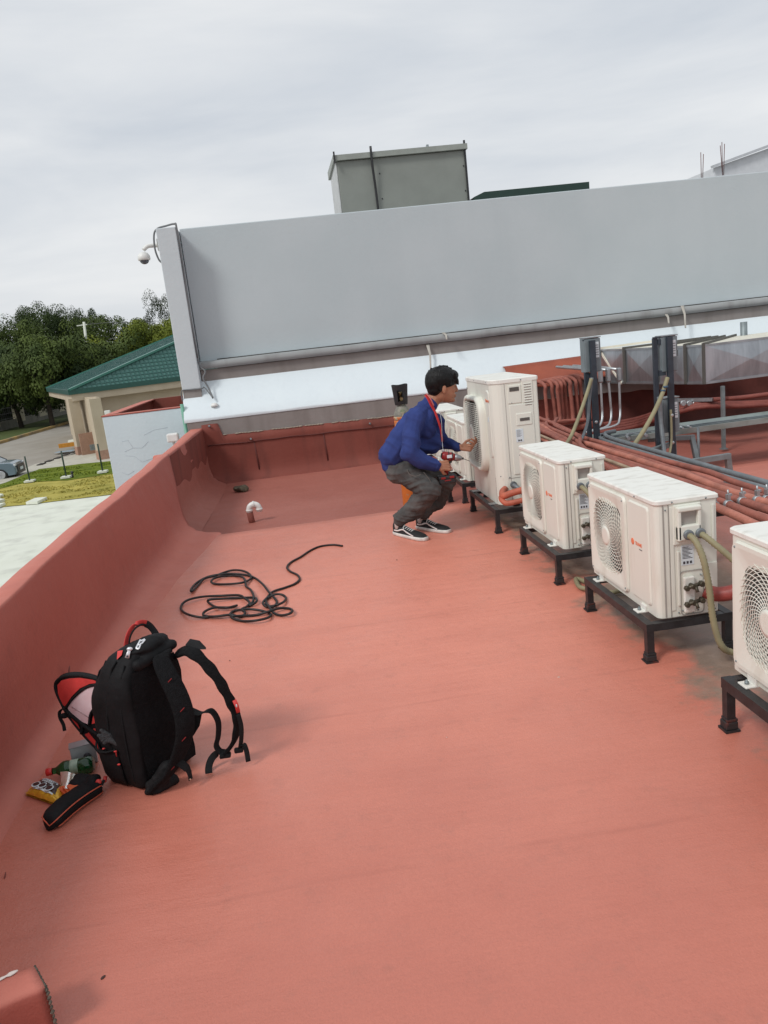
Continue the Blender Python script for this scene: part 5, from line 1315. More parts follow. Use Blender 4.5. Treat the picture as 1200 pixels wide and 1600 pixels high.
for v in rk.bm.verts: v.co += V(noise.noise_vector(v.co * 14)) * .03
tag(rk.build('rubble', mat('dark_rubble', (.05, .042, .03), rough=.95, col2=(.14, .11, .07), vs=40)), 'small dark heap of rubble on the lower roof near the back corner', 'rubble')

# black cable coil ---------------------------------------------------
cpx = [(1100, 452), (1040, 445), (960, 455), (900, 480), (840, 520), (780, 553), (754, 585), (775, 612), (818, 633), (832, 662), (800, 690), (740, 713), (665, 738), (630, 775), (603, 808), (625, 832), (660, 828), (700, 818), (735, 800), (747, 778), (725, 758), (680, 755), (635, 778), (622, 800), (640, 830), (672, 872), (720, 886), (772, 874), (787, 855), (760, 842), (700, 843), (640, 862), (560, 884), (480, 888), (410, 890), (402, 872), (440, 854), (520, 848), (600, 858), (650, 878), (635, 900), (560, 918), (480, 922), (415, 905), (395, 885), (330, 890), (230, 899), (150, 885), (100, 860), (92, 828), (130, 792), (220, 770), (340, 763), (450, 760), (490, 780), (520, 808), (500, 832), (470, 848), (492, 870), (465, 895), (400, 882), (300, 893), (235, 888), (240, 862), (300, 838), (400, 836), (440, 824), (380, 838), (310, 834), (262, 804), (270, 788), (350, 782), (480, 776), (552, 776), (562, 800), (520, 826), (540, 800), (545, 765), (525, 725), (498, 705), (492, 670), (470, 645), (400, 638), (310, 650), (280, 675), (310, 690), (400, 690), (480, 680), (528, 655), (515, 625), (470, 606), (410, 604), (360, 618), (300, 640), (240, 655), (205, 690), (160, 735), (155, 722), (190, 682), (260, 645), (350, 629), (450, 628), (540, 646), (600, 690), (640, 740), (690, 800), (660, 835), (620, 812)]
pts = []
for i, (x, y) in enumerate(cpx):
    u, v = 260 + x / 4, 740 + y / 4
    z = .0085 + .009 * (1 + math.sin(i * 1.9)) * (.0 if i < 12 else 1) + uneven(at_z(u, v, 0).x, at_z(u, v, 0).y)
    pts.append(at_z(u, v, z))
b = MB(); b.tube(curve(pts, 5), .0082, 8); tag(b.build('cable_coil', mat('black_rubber', (.016, .014, .014), rough=.45, spec=.35)), 'black cable lying in loose loops in the middle of the roof', 'cable')

# small debris ------------------------------------------------------------
deb = mat('pale_chip', (.62, .52, .44), rough=.9); dd = mat('dark_chip', (.07, .035, .03), rough=.9)
for i, (u, v, s, m_, lab) in enumerate(((873, 1058, .010, deb, 'pale paint chip on the open roof in front of the stands'), (161, 1527, .012, dd, 'small dark chip on the roof near the lower left corner'), (359, 1032, .008, dd, 'tiny dark speck on the roof right of the backpack'), (545, 1005, .006, deb, 'tiny pale chip on the roof right of the cable'), (698, 1152, .005, deb, 'tiny pale speck in the middle of the roof'), (620, 875, .014, dd, 'small dark scrap on the roof below the man'))):
    b = MB(); b.ell(at_z(u, v, .002), (s * .7, s * .4, s * .2), 7, 5, rot=(V((0, 0, 1)), i)); tag(b.build('paint_chip', m_), lab, 'chip')

# kerb block bottom left ----------------------------------------------------
cb = MB(); P = [at_z(66, 1508, .13), at_z(78, 1575, .13), at_z(-60, 1625, .13), at_z(-60, 1552, .13)]
a, c_ = at_z(52, 1508, .13), at_z(72, 1545, .13)
dx = (at_z(0, 1575, .13) - c_).normalized(); far_ = a + dx * .75; near_ = c_ + dx * .75
nseg = 30; rows = []
for i in range(nseg + 1):
    t_ = i / nseg; A1 = a.lerp(far_, t_); C1 = c_.lerp(near_, t_); w_ = C1 - A1
    j = noise.noise(V((t_ * 6, 0, 0))) * .006; row = []
    for s, z in ((-.02, -.02), (-.01, .06), (.0, .118), (.06, .130), (.3, .132), (.6, .131), (.93, .130), (.985, .118), (1.0, .10), (1.01, .05), (1.03, -.02)):
        q = A1 + w_ * s; row.append((q.x, q.y + j * (s > .9), z + j * .5))
    rows.append(row)
g = cb.grid(rows); cb.face(g[0]); cb.face(g[-1][::-1])
kb = cb.build('kerb_block', PARA); tag(kb, 'red coated kerb block with a broken dark edge, cut off by the lower left corner', 'kerb')
b = MB()
for i in range(26):
    t_ = i / 25; q = a.lerp(c_, t_); z = .125 - .13 * max(0, (t_ - .55) / .45) if t_ > .55 else .126
    q = a.lerp(c_, min(1, t_ * 1.6)); z = .126 if t_ < .62 else .126 - .13 * (t_ - .62) / .38
    b.ell((q.x + .004, q.y - .004, z), (.0025 + .003 * random.random(), .007, .005), 6, 5)
b.build('broken_edge', mat('dark_moss_edge', (.05, .045, .035), rough=1, col2=(.16, .13, .10), vs=60), kb)
b = MB(); pp = [at_z(u, v, .134) for u, v in ((-4, 1533), (2, 1529), (10, 1525), (16, 1522), (22, 1519), (28, 1516))]
b.tube(pp, [.004, .006, .004, .009, .007, .003], 6, flat=.35); b.build('bare_scratch', mat('bare_white', (.75, .66, .6), rough=.9), kb)

# gas cylinder ----------------------------------------------------------------
CY = 7.62
t_ = at_y(625, 612, CY); bz = at_y(638, 790, CY)
gx = t_.x; gc = empty('gas_cylinder', (gx - .0, CY, -.125), 'tall orange gas cylinder with chipped paint and a black collar behind the crouching man', 'gas cylinder')
CYM = roof_mat('cylinder_orange', (.62, .16, .025), (.66, .20, .04), (.30, .27, .18), rough=.5)
nt_ = CYM.node_tree
CYM2 = mat('chipped_orange', (.60, .165, .03), rough=.55, col2=(.33, .31, .22), vs=16, lo=.36, hi=.40, bump=.3, bs=30)
r_ = .088
MB().lathe((gx, CY, -.125), [(.06, 0), (r_ - .006, .01), (r_, .03), (r_, .91), (r_ - .001, .94)], 32).build('body', CYM2, gc)
zt_ = -.125 + .94
MB().lathe((gx, CY, zt_), [(r_ - .001, 0), (r_ - .004, .04), (r_ - .018, .08), (r_ - .035, .11), (.035, .135), (.032, .16)], 32).build('shoulder', mat('cylinder_shoulder', (.13, .135, .13), rough=.6, col2=(.28, .26, .2), vs=20, lo=.3, hi=.75), gc)
b = MB(); b.lathe((gx, CY, zt_ - .012), [(r_ + .001, 0), (r_ + .002, .02), (r_ + .001, .035)], 32); b.build('paint_band', mat('chipped_cream', (.42, .34, .22), rough=.7, col2=(.5, .15, .05), vs=18, lo=.45, hi=.5), gc)
b = MB(); zc = zt_ + .135
rows = []
for k in range(33):
    a = 2 * math.pi * k / 32 + .6; op = abs(((a - R_(262) + math.pi) % (2 * math.pi)) - math.pi) < .45
    row = []
    for z, r in ((0, .062), (.03, .066), (.06, .068), (.11, .072), (.14, .075), (.19, .080)): row.append((gx + r * math.cos(a), CY + r * math.sin(a), zc + z + .004 * math.sin(a * 3)))
    rows.append((row, op))
vg = [[b.bm.verts.new(V(q)) for q in r] for r, _ in rows]
for k in range(32):
    for j in range(5):
        if rows[k][1] and rows[k + 1][1] and j in (1, 2, 3): continue
        b.face([vg[k][j], vg[k + 1][j], vg[k + 1][j + 1], vg[k][j + 1]])
col_ = b.build('collar', mat('black_collar', (.018, .018, .02), rough=.5), gc)
sm_ = col_.modifiers.new('s', 'SOLIDIFY'); sm_.thickness = .006
b = MB(); b.lathe((gx, CY, zc - .0), [(.022, 0), (.022, .03), (.014, .04), (.014, .09), (.02, .095), (.02, .12)], 12); b.tube([(gx - .01, CY, zc + .055), (gx + .0, CY - .05, zc + .055)], .012, 8); b.lathe((gx, CY - .064, zc + .055), [(.017, 0), (.017, .018)], 6, 'Y')
b.build('valve', mat('brass_valve', (.30, .22, .11), rough=.4, metal=.8), gc)
b = MB(); p = at_y(629, 643, CY - .092)
for k in range(3): b.lathe((p.x + .02 * k * .3, CY - r_ - .001, p.z - .04 * k), [(.022 - k * .004, 0), (.022 - k * .004, .002)], 12, 'Y')
b.build('sticker', mat('green_sticker', (.16, .25, .14), rough=.6, col2=(.45, .4, .3), vs=30), gc)

# ================================================================ THE MAN
SKIN = mat('skin', (.40, .185, .11), rough=.55, var=.12, vs=12, spec=.4)
HAIR = mat('black_hair', (.006, .0055, .0055), rough=.5, spec=.25, var=.4, vs=60, bump=.6, bs=120, stretch=(1, 1, .25))
SWEAT = mat('blue_sweater', (.038, .058, .195), rough=.95, var=.22, vs=5, bump=.5, bs=14, spec=.15)
JEAN = mat('grey_jeans', (.115, .113, .110), rough=.95, col2=(.060, .059, .058), vs=7, bump=.5, bs=18, spec=.15)
per = empty('person', tuple(at_z(655, 832, 0)), 'crouching man in blue sweater, grey jeans and black sneakers, holding a drill', 'person')
PP = lambda u, v, y: at_y(u, v, y)
# joints
hipR, hipL = PP(625, 737, 6.14), PP(628, 737, 6.36)
kneeR, kneeL = PP(671, 764, 6.02), PP(697, 752, 6.30)
heelR, toeR = at_z(620, 830, .03), at_z(664, 839, .03)
heelL, toeL = at_z(656, 821, .03), at_z(700, 827, .03)
ankR = heelR.lerp(toeR, .22) + V((0, 0, .075)); ankL = heelL.lerp(toeL, .22) + V((0, 0, .075))
waist = PP(622, 715, 6.25); chest = PP(650, 672, 6.25); shC = PP(660, 645, 6.26)
shR, shL = PP(648, 655, 6.07), PP(668, 652, 6.44)
elR, wrR = PP(641, 706, 5.98), PP(684, 727.5, 6.02)
elL, wrL = PP(684, 692, 6.45), PP(719, 699, 6.30)
neck0 = PP(671, 634, 6.26); neck1 = PP(684, 616, 6.26)
HC = PP(691, 603.5, 6.26)                      # middle of the skull
# head frame: face looks towards +X, a little down and away
hx = V((.985, .10, -.10)).normalized(); hy = V((-.10, .995, 0)).normalized(); hz = hx.cross(hy).normalized()
HM = Matrix((hx, hy, hz)).transposed()
HS = 1.19
def hp(x, y, z): return HC + (hx * x + hy * y + hz * z) * HS
def hr(*r): return tuple(q * HS for q in r)
def hand(wr, d, n, curl, thumb_side, s=1.0, spread=.0, per_f=(0, 0, 0, 0)):
    """palm and five fingers: d along the hand, n out of the back of the hand; returns limbs"""
    d = V(d).normalized(); n = (V(n) - d * V(n).dot(d)).normalized(); sd = d.cross(n) * thumb_side
    pr = []; pal = wr + d * .045 * s
    for k in range(4):
        off = (.030 - .020 * k) * s
        base = wr + d * .085 * s * (1 - .05 * k) + sd * off
        pr.append(('c', wr + d * .012 + sd * off * .6, .0135 * s, base, .0115 * s))
        ln = (.040, .045, .042, .033)[k] * s; c = curl + per_f[k]; p = base; dir_ = d.copy()
        for j in range(3):
            rot = Matrix.Rotation(c * (1.0, 1.15, .7)[j], 3, sd * -1 if thumb_side > 0 else sd)
            dir_ = rot @ dir_
            if dir_.dot(n) > .99: pass
            q = p + dir_ * ln * (1, .68, .52)[j]; pr.append(('c', p, (.0098, .0088, .0080)[j] * s, q, (.0088, .0080, .0068)[j] * s)); p = q
    tb = wr + d * .025 * s + sd * .028 * s; t1 = tb + (d * .55 + sd * .75 - n * .35).normalized() * .036 * s; t2 = t1 + (d * .85 + sd * .1 - n * .5).normalized() * .030 * s
    pr += [('c', wr + d * .02 + sd * .01, .014 * s, tb, .014 * s), ('c', tb, .0125 * s, t1, .0105 * s), ('c', t1, .0105 * s, t2, .0085 * s)]
    return pr
handdR = (PP(703, 727, 6.03) - wrR)
pr = []
# head
pr += [('e', hp(-.005, 0, .028), hr(.096, .077, .092), HM), ('e', hp(.022, 0, -.030), hr(.068, .062, .080), HM), ('e', hp(.045, 0, -.082), hr(.036, .036, .030), HM),
       ('e', hp(-.02, 0, -.05), hr(.055, .055, .06), HM), ('c', hp(.086, 0, .018), .010, hp(.104, 0, -.026), .0125), ('e', hp(.098, 0, -.032), hr(.013, .017, .009), HM),
       ('e', hp(.078, 0, .036), hr(.018, .052, .012), HM), ('e', hp(.084, 0, -.058), hr(.013, .024, .007), HM), ('e', hp(.082, 0, -.071), hr(.012, .020, .007), HM), ('e', hp(.071, 0, -.094), hr(.020, .022, .016), HM),
       ('e', hp(.055, -.040, -.022), hr(.026, .018, .022), HM), ('e', hp(.055, .040, -.022), hr(.026, .018, .022), HM)]
for s in (-1, 1):
    pr += [('e', hp(-.012, s * .076, -.012), hr(.017, .008, .029), HM @ Matrix.Rotation(.2 * s, 3, 'Z')), ('e', hp(-.008, s * .075, -.034), hr(.010, .008, .012), HM)]
pr += [('c', neck0, .062, neck1, .052), ('c', neck1, .052, hp(-.02, 0, -.04), .05)]
# trunk and limbs inside the clothes, one skin surface
pr += [('c', waist, .09, chest, .10), ('c', chest, .10, shC, .06), ('c', shR, .035, shL, .035), ('c', shC, .05, neck0, .058), ('c', waist, .09, hipR.lerp(hipL, .5), .09),
       ('c', shR, .040, elR, .034), ('c', elR, .034, wrR, .026), ('c', shL, .040, elL, .034), ('c', elL, .034, wrL, .026),
       ('c', hipR, .06, kneeR, .038), ('c', kneeR, .038, PP(650, 796, 6.15), .034), ('c', PP(650, 796, 6.15), .034, ankR, .024), ('c', hipL, .06, kneeL, .038), ('c', kneeL, .036, PP(685, 781, 6.36), .034), ('c', PP(685, 781, 6.36), .034, ankL, .024),
       ('c', ankR - V((0, 0, .03)), .020, heelR.lerp(toeR, .75), .012), ('c', ankL - V((0, 0, .03)), .020, heelL.lerp(toeL, .75), .012)]
dR = handdR.normalized()
pr += hand(wrR, (dR.x, dR.y + .05, dR.z - .02), (-.15, -1, .25), 1.05, 1, 1.15)
dL = (PP(729, 700, 6.27) - wrL).normalized()
pr += hand(wrL, (dL.x, -.12, dL.z + .02), (.05, .55, -.85), .82, 1, 1.12, per_f=(-.1, .1, .2, .3))
body = blob('body', pr, .0042, SKIN, per, 3)
# eyes, brows, lips
b = MB()
for s in (-1, 1): b.ell(hp(.081, s * .031, .012), (.010, .013, .0075), 10, 8, rot=HM)
b.build('eye', mat('eye_white', (.55, .5, .46), rough=.3), body)
b = MB()
for s in (-1, 1): b.ell(hp(.0895, s * .030, .011), (.0035, .006, .006), 8, 6, rot=HM)
b.build('iris', mat('eye_dark', (.012, .008, .006), rough=.2), body)
b = MB()
for s in (-1, 1): b.tube([hp(.088, s * .014, .030), hp(.089, s * .032, .034), hp(.078, s * .050, .029)], .0035, 6); b.tube([hp(.089, s * .018, .019), hp(.090, s * .031, .021), hp(.081, s * .044, .015)], .002, 5)
b.build('eyebrow', HAIR, body)
b = MB(); b.ell(hp(.0935, 0, -.0585), (.006, .020, .0052), 10, 8, rot=HM); b.ell(hp(.091, 0, -.068), (.0065, .018, .006), 10, 8, rot=HM); b.build('lips', mat('lips', (.30, .10, .075), rough=.5), body)
# hair: bowl of strands with a fringe, shaved lower back
hairp = [('e', hp(-.012, 0, .048), hr(.108, .094, .088), HM), ('e', hp(-.050, 0, .030), hr(.070, .083, .085), HM), ('e', hp(.055, 0, .072), hr(.056, .076, .042), HM), ('e', hp(.072, 0, .040), hr(.036, .070, .030), HM), ('e', hp(.078, 0, .056), hr(.026, .062, .026), HM), ('e', hp(-.055, 0, -.015), hr(.050, .070, .055), HM)]
for i in range(26):
    a = -1.0 + 2.0 * i / 25; hairp.append(('c', hp(.045 + .035 * math.cos(a), .072 * math.sin(a * 1.15), .085), .014, hp(.078 + .030 * math.cos(a * 1.2), .072 * math.sin(a * 1.1), .022 + .010 * math.sin(i * 2.3)), .0055))
rnd = random.Random(3)
for i in range(26):
    a = rnd.uniform(0, 6.28); e = rnd.uniform(.5, 1.35)
    c = hp(-.014 + .098 * math.cos(a) * math.cos(e), .082 * math.sin(a) * math.cos(e), .052 + .083 * math.sin(e)); hairp.append(('c', c, .012, c + hx * rnd.uniform(-.01, .028) + hy * rnd.uniform(-.015, .015) + hz * rnd.uniform(-.004, .008), .005))
for s in (-1, 1): hairp += [('c', hp(.030, s * .074, .045), .016, hp(.034, s * .076, .005), .007), ('c', hp(.0, s * .078, .04), .016, hp(.004, s * .079, .012), .009), ('c', hp(-.03, s * .076, .03), .018, hp(-.032, s * .074, -.03), .008)]
blob('hair', hairp, .0042, HAIR, per, 1)

# sweater
def crease(seed, k, amp, dirv, kk=5):
    d = V(dirv).normalized()
    def f(co):
        q = V(noise.noise_vector(co * 3 + V((seed, 0, 0)))) * .09; p_ = co + q
        s_ = p_.dot(d) * k; r1 = 1 - abs(noise.noise(V((s_, co.x * 2.5 + seed, co.z * 2.5)))) * 2.6
        r2 = 1 - abs(noise.noise(V((s_ * 1.9 + 7, co.y * 4, co.z * 3 + seed)))) * 2.6
        return amp * (max(-.4, r1) * .6 + max(-.4, r2) * .4 - .25) + .004 * noise.noise(co * 9)
    return f
def fold(seed, k, amp, st=(1, 1, 1)):
    return lambda co: amp * noise.noise(V((co.x * k * st[0] + seed, co.y * k * st[1], co.z * k * st[2]))) + amp * .45 * noise.noise(V((co.x * k * 2.6 * st[0], co.y * k * 2.6 + seed, co.z * k * 2.6 * st[2])))
sw = []
bkR, bkL = PP(612, 712, 6.17), PP(612, 712, 6.36)
sw += [('c', bkR, .105, PP(642, 668, 6.17), .115), ('c', bkL, .105, PP(642, 668, 6.36), .115), ('c', PP(642, 668, 6.17), .115, PP(652, 652, 6.18), .09), ('c', PP(642, 668, 6.36), .115, PP(654, 652, 6.36), .09),
       ('c', PP(662, 668, 6.2), .105, PP(668, 652, 6.22), .075), ('c', PP(662, 668, 6.34), .105, PP(668, 652, 6.34), .075), ('c', PP(650, 690, 6.25), .13, PP(672, 690, 6.26), .10),
       ('c', PP(614, 722, 6.2), .105, PP(614, 722, 6.33), .105), ('c', PP(626, 725, 6.2), .10, PP(640, 712, 6.3), .10),
       ('c', PP(652, 650, 6.14), .068, PP(660, 644, 6.26), .075), ('c', PP(660, 644, 6.26), .075, PP(668, 650, 6.40), .066), ('c', PP(664, 640, 6.26), .075, PP(671, 633, 6.26), .066)]
sw += [('c', shR, .078, PP(643, 683, 6.01), .070), ('c', PP(643, 683, 6.01), .070, elR, .068), ('c', elR, .068, PP(660, 721, 5.99), .060), ('c', PP(660, 721, 5.99), .060, PP(680, 727, 6.03), .046), ('e', PP(636, 709, 5.98), (.055, .05, .05), None)]
sw += [('c', shL, .072, PP(678, 672, 6.45), .062), ('c', PP(678, 672, 6.45), .062, elL, .060), ('c', elL, .060, PP(703, 694, 6.38), .050), ('c', PP(703, 694, 6.38), .050, PP(714, 698.5, 6.32), .040), ('c', PP(684, 655, 6.36), .05, PP(688, 684, 6.4), .062)]
swo = blob('sweater', sw, .0065, SWEAT, per, 3, crease(2, 9, .017, (.55, .2, .8)))
MB().tube([PP(677, 726.5, 6.02), PP(683.5, 728, 6.04)], [.049, .041], 18).build('cuff', SWEAT, swo)
MB().tube([PP(712, 698, 6.33), PP(717, 699, 6.31)], [.042, .037], 18).build('cuff', SWEAT, swo)
# jeans
jn = [('c', PP(624, 735, 6.17), .112, PP(624, 735, 6.34), .112), ('c', PP(632, 736, 6.14), .105, PP(671, 763, 6.03), .094), ('c', PP(634, 738, 6.35), .11, kneeL + V((-.01, 0, 0)), .086),
      ('c', PP(671, 764, 6.03), .094, PP(650, 795, 6.15), .083), ('c', PP(650, 795, 6.15), .083, ankR + V((.0, 0, .045)), .066), ('c', kneeL + V((-.005, 0, 0)), .086, PP(683, 782, 6.36), .075), ('c', PP(683, 782, 6.36), .075, ankL + V((0, 0, .055)), .064), ('c', PP(640, 728, 6.24), .10, PP(655, 742, 6.2), .095)]
jo = blob('jeans', jn, .0065, JEAN, per, 3, crease(7, 15, .016, (.3, .1, .95)))
b = MB(); pk = [PP(636, 733, 6.02), PP(640, 741, 5.99), PP(650, 744, 5.97), PP(658, 741, 5.965)]
b.tube(curve(pk, 4), .003, 5); b.tube(curve([PP(662, 738, 5.965), PP(672, 751, 5.955), PP(676, 765, 5.948)], 4), .0025, 5); b.build('seam', mat('jean_seam', (.14, .13, .115), rough=.9), jo)
# sneakers
def shoe(heel, toe, far):
    d = (toe - heel); d.z = 0; L_ = d.length + .045; d.normalize(); s_ = V((-d.y, d.x, 0)); o = heel - d * .028; o.z = 0
    W = lambda t_: (.030 + .014 * math.sin(min(1, t_ * 1.5) * 1.57)) * (1 if t_ < .78 else math.sqrt(max(.02, 1 - ((t_ - .78) / .24) ** 2))) * (1 if t_ > .08 else .72 + 3.5 * t_)
    def ring(z, e, ts): 
        l_ = [o + d * (L_ * t_) + s_ * (W(t_) + e) + V((0, 0, z)) for t_ in ts]; r = [o + d * (L_ * t_) - s_ * (W(t_) + e) + V((0, 0, z)) for t_ in ts[::-1]]; return l_ + r
    ts = [0, .03, .08, .15, .25, .35, .45, .55, .65, .75, .82, .88, .93, .97, 1.0]
    sh = empty('sneaker', tuple(o), None); sh.parent = per; sh.location = o - wloc(per)
    b = MB(); rr = [ring(z, e, ts) for z, e in ((.0, -.004), (.004, .003), (.026, .004), (.030, .0))]; g = b.grid(rr, closed=True); b.face(g[0][::-1]); b.face(g[-1]); b.build('sole', mat('white_rubber', (.68, .67, .63), rough=.6, var=.2, vs=20), sh)
    top = lambda t_: .105 if t_ < .2 else (.105 - (t_ - .2) * .11 if t_ < .5 else .072 - (t_ - .5) * .055)
    b = MB(); n = len(ts); rows_ = []
    for t_ in ts:
        row = []; h = top(t_) * (1 if t_ < .93 else .80 if t_ < .98 else .62)
        for k in range(9):
            a = math.pi * k / 8; row.append(o + d * (L_ * min(t_, .985) + (.004 if t_ == 0 else 0)) + s_ * ((W(t_) - .001) * math.cos(a)) + V((0, 0, .028 + (h - .028) * math.sin(a) ** .6)))
        rows_.append(row)
    g = b.grid(rows_); b.face(g[0]); b.face(g[-1][::-1]); b.build('upper', mat('black_suede', (.014, .014, .015), rough=.8), sh)
    sgn = 1 if (s_.y < 0) else -1
    b = MB(); pts_ = []
    for t_, z in ((.10, .050), (.22, .052), (.34, .066), (.42, .070), (.52, .058), (.66, .042), (.74, .034)):
        pts_.append(o + d * (L_ * t_) + s_ * sgn * (W(t_) * (.985 if z < .06 else .90) + .0035) + V((0, 0, z)))
    b.ribbon(curve(pts_, 5), .011, .0025, (0, 0, 1)); b.build('side_stripe', mat('white_stripe', (.75, .74, .72), rough=.6), sh)
    b = MB()
    for k in range(5):
        t_ = .36 + .06 * k; z = top(t_) + .004; b.tube([o + d * (L_ * t_) + s_ * .022 + V((0, 0, z - .010)), o + d * (L_ * (t_ + .01)) + V((0, 0, z)), o + d * (L_ * t_) - s_ * .022 + V((0, 0, z - .010))], .0036, 6)
    b.tube(curve([o + d * (L_ * .36) + V((0, 0, .1)), o + d * L_ * .40 + s_ * sgn * .03 + V((0, 0, .09)), o + d * L_ * .44 + s_ * sgn * .045 + V((0, 0, .072))], 4), .003, 5)
    b.build('laces', mat('white_lace', (.7, .7, .68), rough=.8), sh)
    sk = MB().tube([o + d * (L_ * .17) + V((0, 0, .06)), o + d * (L_ * .16) + V((0, 0, .16))], [.038, .037], 16).build('sock', mat('white_sock', (.62, .62, .60), rough=.9), sh)
    return sh
shoe(heelR, toeR, 0); shoe(heelL, toeL, 1)
# lanyard
RED = mat('red_fabric', (.50, .022, .022), rough=.7, var=.15)
ln = MB(); q = [PP(665, 617, 6.20), PP(669, 623, 6.17), PP(674, 633, 6.155), PP(679, 642, 6.155), PP(684, 655, 6.13), PP(688, 668, 6.12), PP(690, 680, 6.12), PP(691, 690, 6.12)]
ln.ribbon(curve(q, 5), [.026] * 15 + [.022] * 10 + [.018] * 11, .004, [(.8, .5, .1)] * 36); 
tag(ln.build('lanyard', RED), 'red lanyard hanging from the neck of the crouching man', 'lanyard'); lnd = COL.objects['lanyard']
b = MB(); b.tube(curve([PP(687, 642, 6.14), PP(690, 660, 6.11), PP(690.5, 680, 6.1), PP(691, 690, 6.1), PP(692, 701, 6.08), PP(692, 706, 6.08)], 4), .0022, 5); b.box(PP(692, 704, 6.08), (.022, .01, .02), bevel=.004); b.build('clip', mat('silver_clip', (.6, .6, .62), rough=.35, metal=.6), lnd)
b = MB(); b.ribbon(curve([PP(666, 615, 6.20), PP(672, 622, 6.15), PP(678, 634, 6.145)], 5), .010, .003, (.8, .5, .1)); b.build('edge_stripe', mat('pale_red', (.6, .16, .14)), lnd)
# drill
DY = 6.055
dr = empty('cordless_drill', tuple(PP(698, 748, DY)), 'red and black cordless drill held in the man\'s near hand, long bit pointing right', 'drill')
DR = mat('drill_red', (.26, .014, .014), rough=.35); DB = mat('drill_black', (.02, .02, .022), rough=.5)
a, c = PP(690, 711.5, DY), PP(710, 714.5, DY); dd_ = (c - a).normalized()
b = MB(); b.tube([a, a + dd_ * .012, a + dd_ * .03, c - dd_ * .02, c], [.023, .033, .036, .035, .027], 16); b.build('motor_housing', DR, dr)
b = MB(); b.tube([a + dd_ * -.004, a + dd_ * .010], [.018, .027], 14); b.tube([c - dd_ * .03, c - dd_ * .022], .037, 16); b.tube([a + dd_ * .045, a + dd_ * .054], .037, 16); b.build('rear_cap', DB, dr)
b = MB(); m_ = a.lerp(c, .55); b.box(m_ + V((0, -.036, .004)), (.040, .006, .024), bevel=.0015); b.build('brand_plate', LABEL, dr)
b = MB(); b.tube([c, c + dd_ * .018, c + dd_ * .05, c + dd_ * .062], [.028, .029, .020, .012], 14); b.build('chuck', mat('chuck_grey', (.30, .31, .32), rough=.35, metal=.6), dr)
b = MB(); e = PP(734, 720.5, DY); b.tube([c + dd_ * .055, c + dd_ * .075], .009, 8); b.tube([c + dd_ * .07, e], .0026, 6); b.build('bit', DB, dr)
b = MB(); h0, h1 = a.lerp(c, .35) + V((0, 0, -.02)), PP(697, 741, DY); b.tube([h0, h0.lerp(h1, .5), h1], [.020, .017, .019], 12); b.build('handle', DR, dr)
b = MB(); bt = PP(698, 746, DY); b.box(bt + V((0, 0, .004)), (.15, .078, .034), bevel=.012); b.box(bt + V((0, 0, -.026)), (.14, .074, .046), bevel=.012); b.build('battery', DB, dr)
b = MB(); b.box(bt + V((-.035, -.041, .004)), (.036, .004, .016), bevel=.0015); b.box(bt + V((.035, -.041, .006)), (.036, .004, .018), bevel=.0015); b.box(bt + V((.0, -.039, -.018)), (.05, .004, .008), bevel=.001); b.build('battery_latch', DR, dr)
b = MB(); b.tube([a.lerp(c, .75) + V((0, 0, -.030)), a.lerp(c, .68) + V((0, 0, -.05))], .006, 6); b.build('trigger', DB, dr)
b = MB(); q = PP(735, 698, 6.235); b.tube([q, q + V((.006, -.002, .020))], .0035, 6); b.ell(q + V((.006, -.002, .021)), .006, 6, 5)
tag(b.build('screw', DB), 'small dark screw held between the fingers of the man\'s far hand', 'screw')

# ================================================================ BACKPACK AND ITS THINGS
BK_ = mat('black_nylon', (.0085, .0085, .0095), rough=.7, var=.35, vs=14, bump=.35, bs=26, spec=.22)
BKP = mat('black_mesh_pad', (.010, .010, .011), rough=.9, spec=.15, var=.3, vs=60, bump=.8, bs=220)
STR = mat('black_webbing', (.011, .012, .013), rough=.75, spec=.2, var=.2, vs=60, bump=.5, bs=200)
BRED = mat('bright_red_nylon', (.60, .045, .04), rough=.6, var=.15, vs=12, bump=.3, bs=20)
bo = V((-.765, 2.995, 0)); du = V((.785, -.62, 0)).normalized(); dw = V((.62, .785, 0)).normalized()
bag = empty('backpack', tuple(bo), 'black backpack standing open on the roof beside the red parapet, straps splayed to the right', 'backpack')
def bp(d, w_, z): return bo + du * d + dw * w_ + V((0, 0, z))
secs = [(.0, -.115, .10, .125), (.012, -.135, .118, .142), (.05, -.145, .122, .152), (.13, -.145, .122, .158), (.22, -.142, .122, .158), (.30, -.135, .122, .155), (.37, -.120, .122, .148), (.43, -.098, .120, .138), (.48, -.070, .118, .122), (.52, -.035, .116, .100), (.545, .0, .110, .075), (.558, .03, .095, .045), (.562, .05, .07, .015)]
rows = []
SC = []
for i in range(len(secs) - 1):
    for k in range(3):
        t_ = k / 3; SC.append([a * (1 - t_) + c * t_ for a, c in zip(secs[i], secs[i + 1])])
SC.append(list(secs[-1]))
for z, d0, d1, w_ in SC:
    row = []; cd, rd = (d0 + d1) / 2, (d1 - d0) / 2
    for k in range(56):
        a = 2 * math.pi * k / 56; ca, sa = math.cos(a), math.sin(a); e = .52
        x = cd + rd * math.copysign(abs(ca) ** e, ca); y = w_ * math.copysign(abs(sa) ** e, sa)
        nz = noise.noise(V((x * 11, y * 11, z * 7))) * .012 + noise.noise(V((x * 30, y * 30, z * 16))) * .003
        row.append(bp(x + ca * nz, y + sa * nz, z))
    rows.append(row)
b = MB(); g = b.grid(rows, closed=True); b.face(g[0][::-1]); b.face(g[-1]); b.build('main_body', BK_, bag)
from mathutils.bvhtree import BVHTree
def tree_of(*obs):
    vs = []; fs = []
    for o in obs:
        n0 = len(vs); off = wloc(o); vs += [v.co + off for v in o.data.vertices]; fs += [[n0 + i for i in p.vertices] for p in o.data.polygons]
    return BVHTree.FromPolygons(vs, fs)
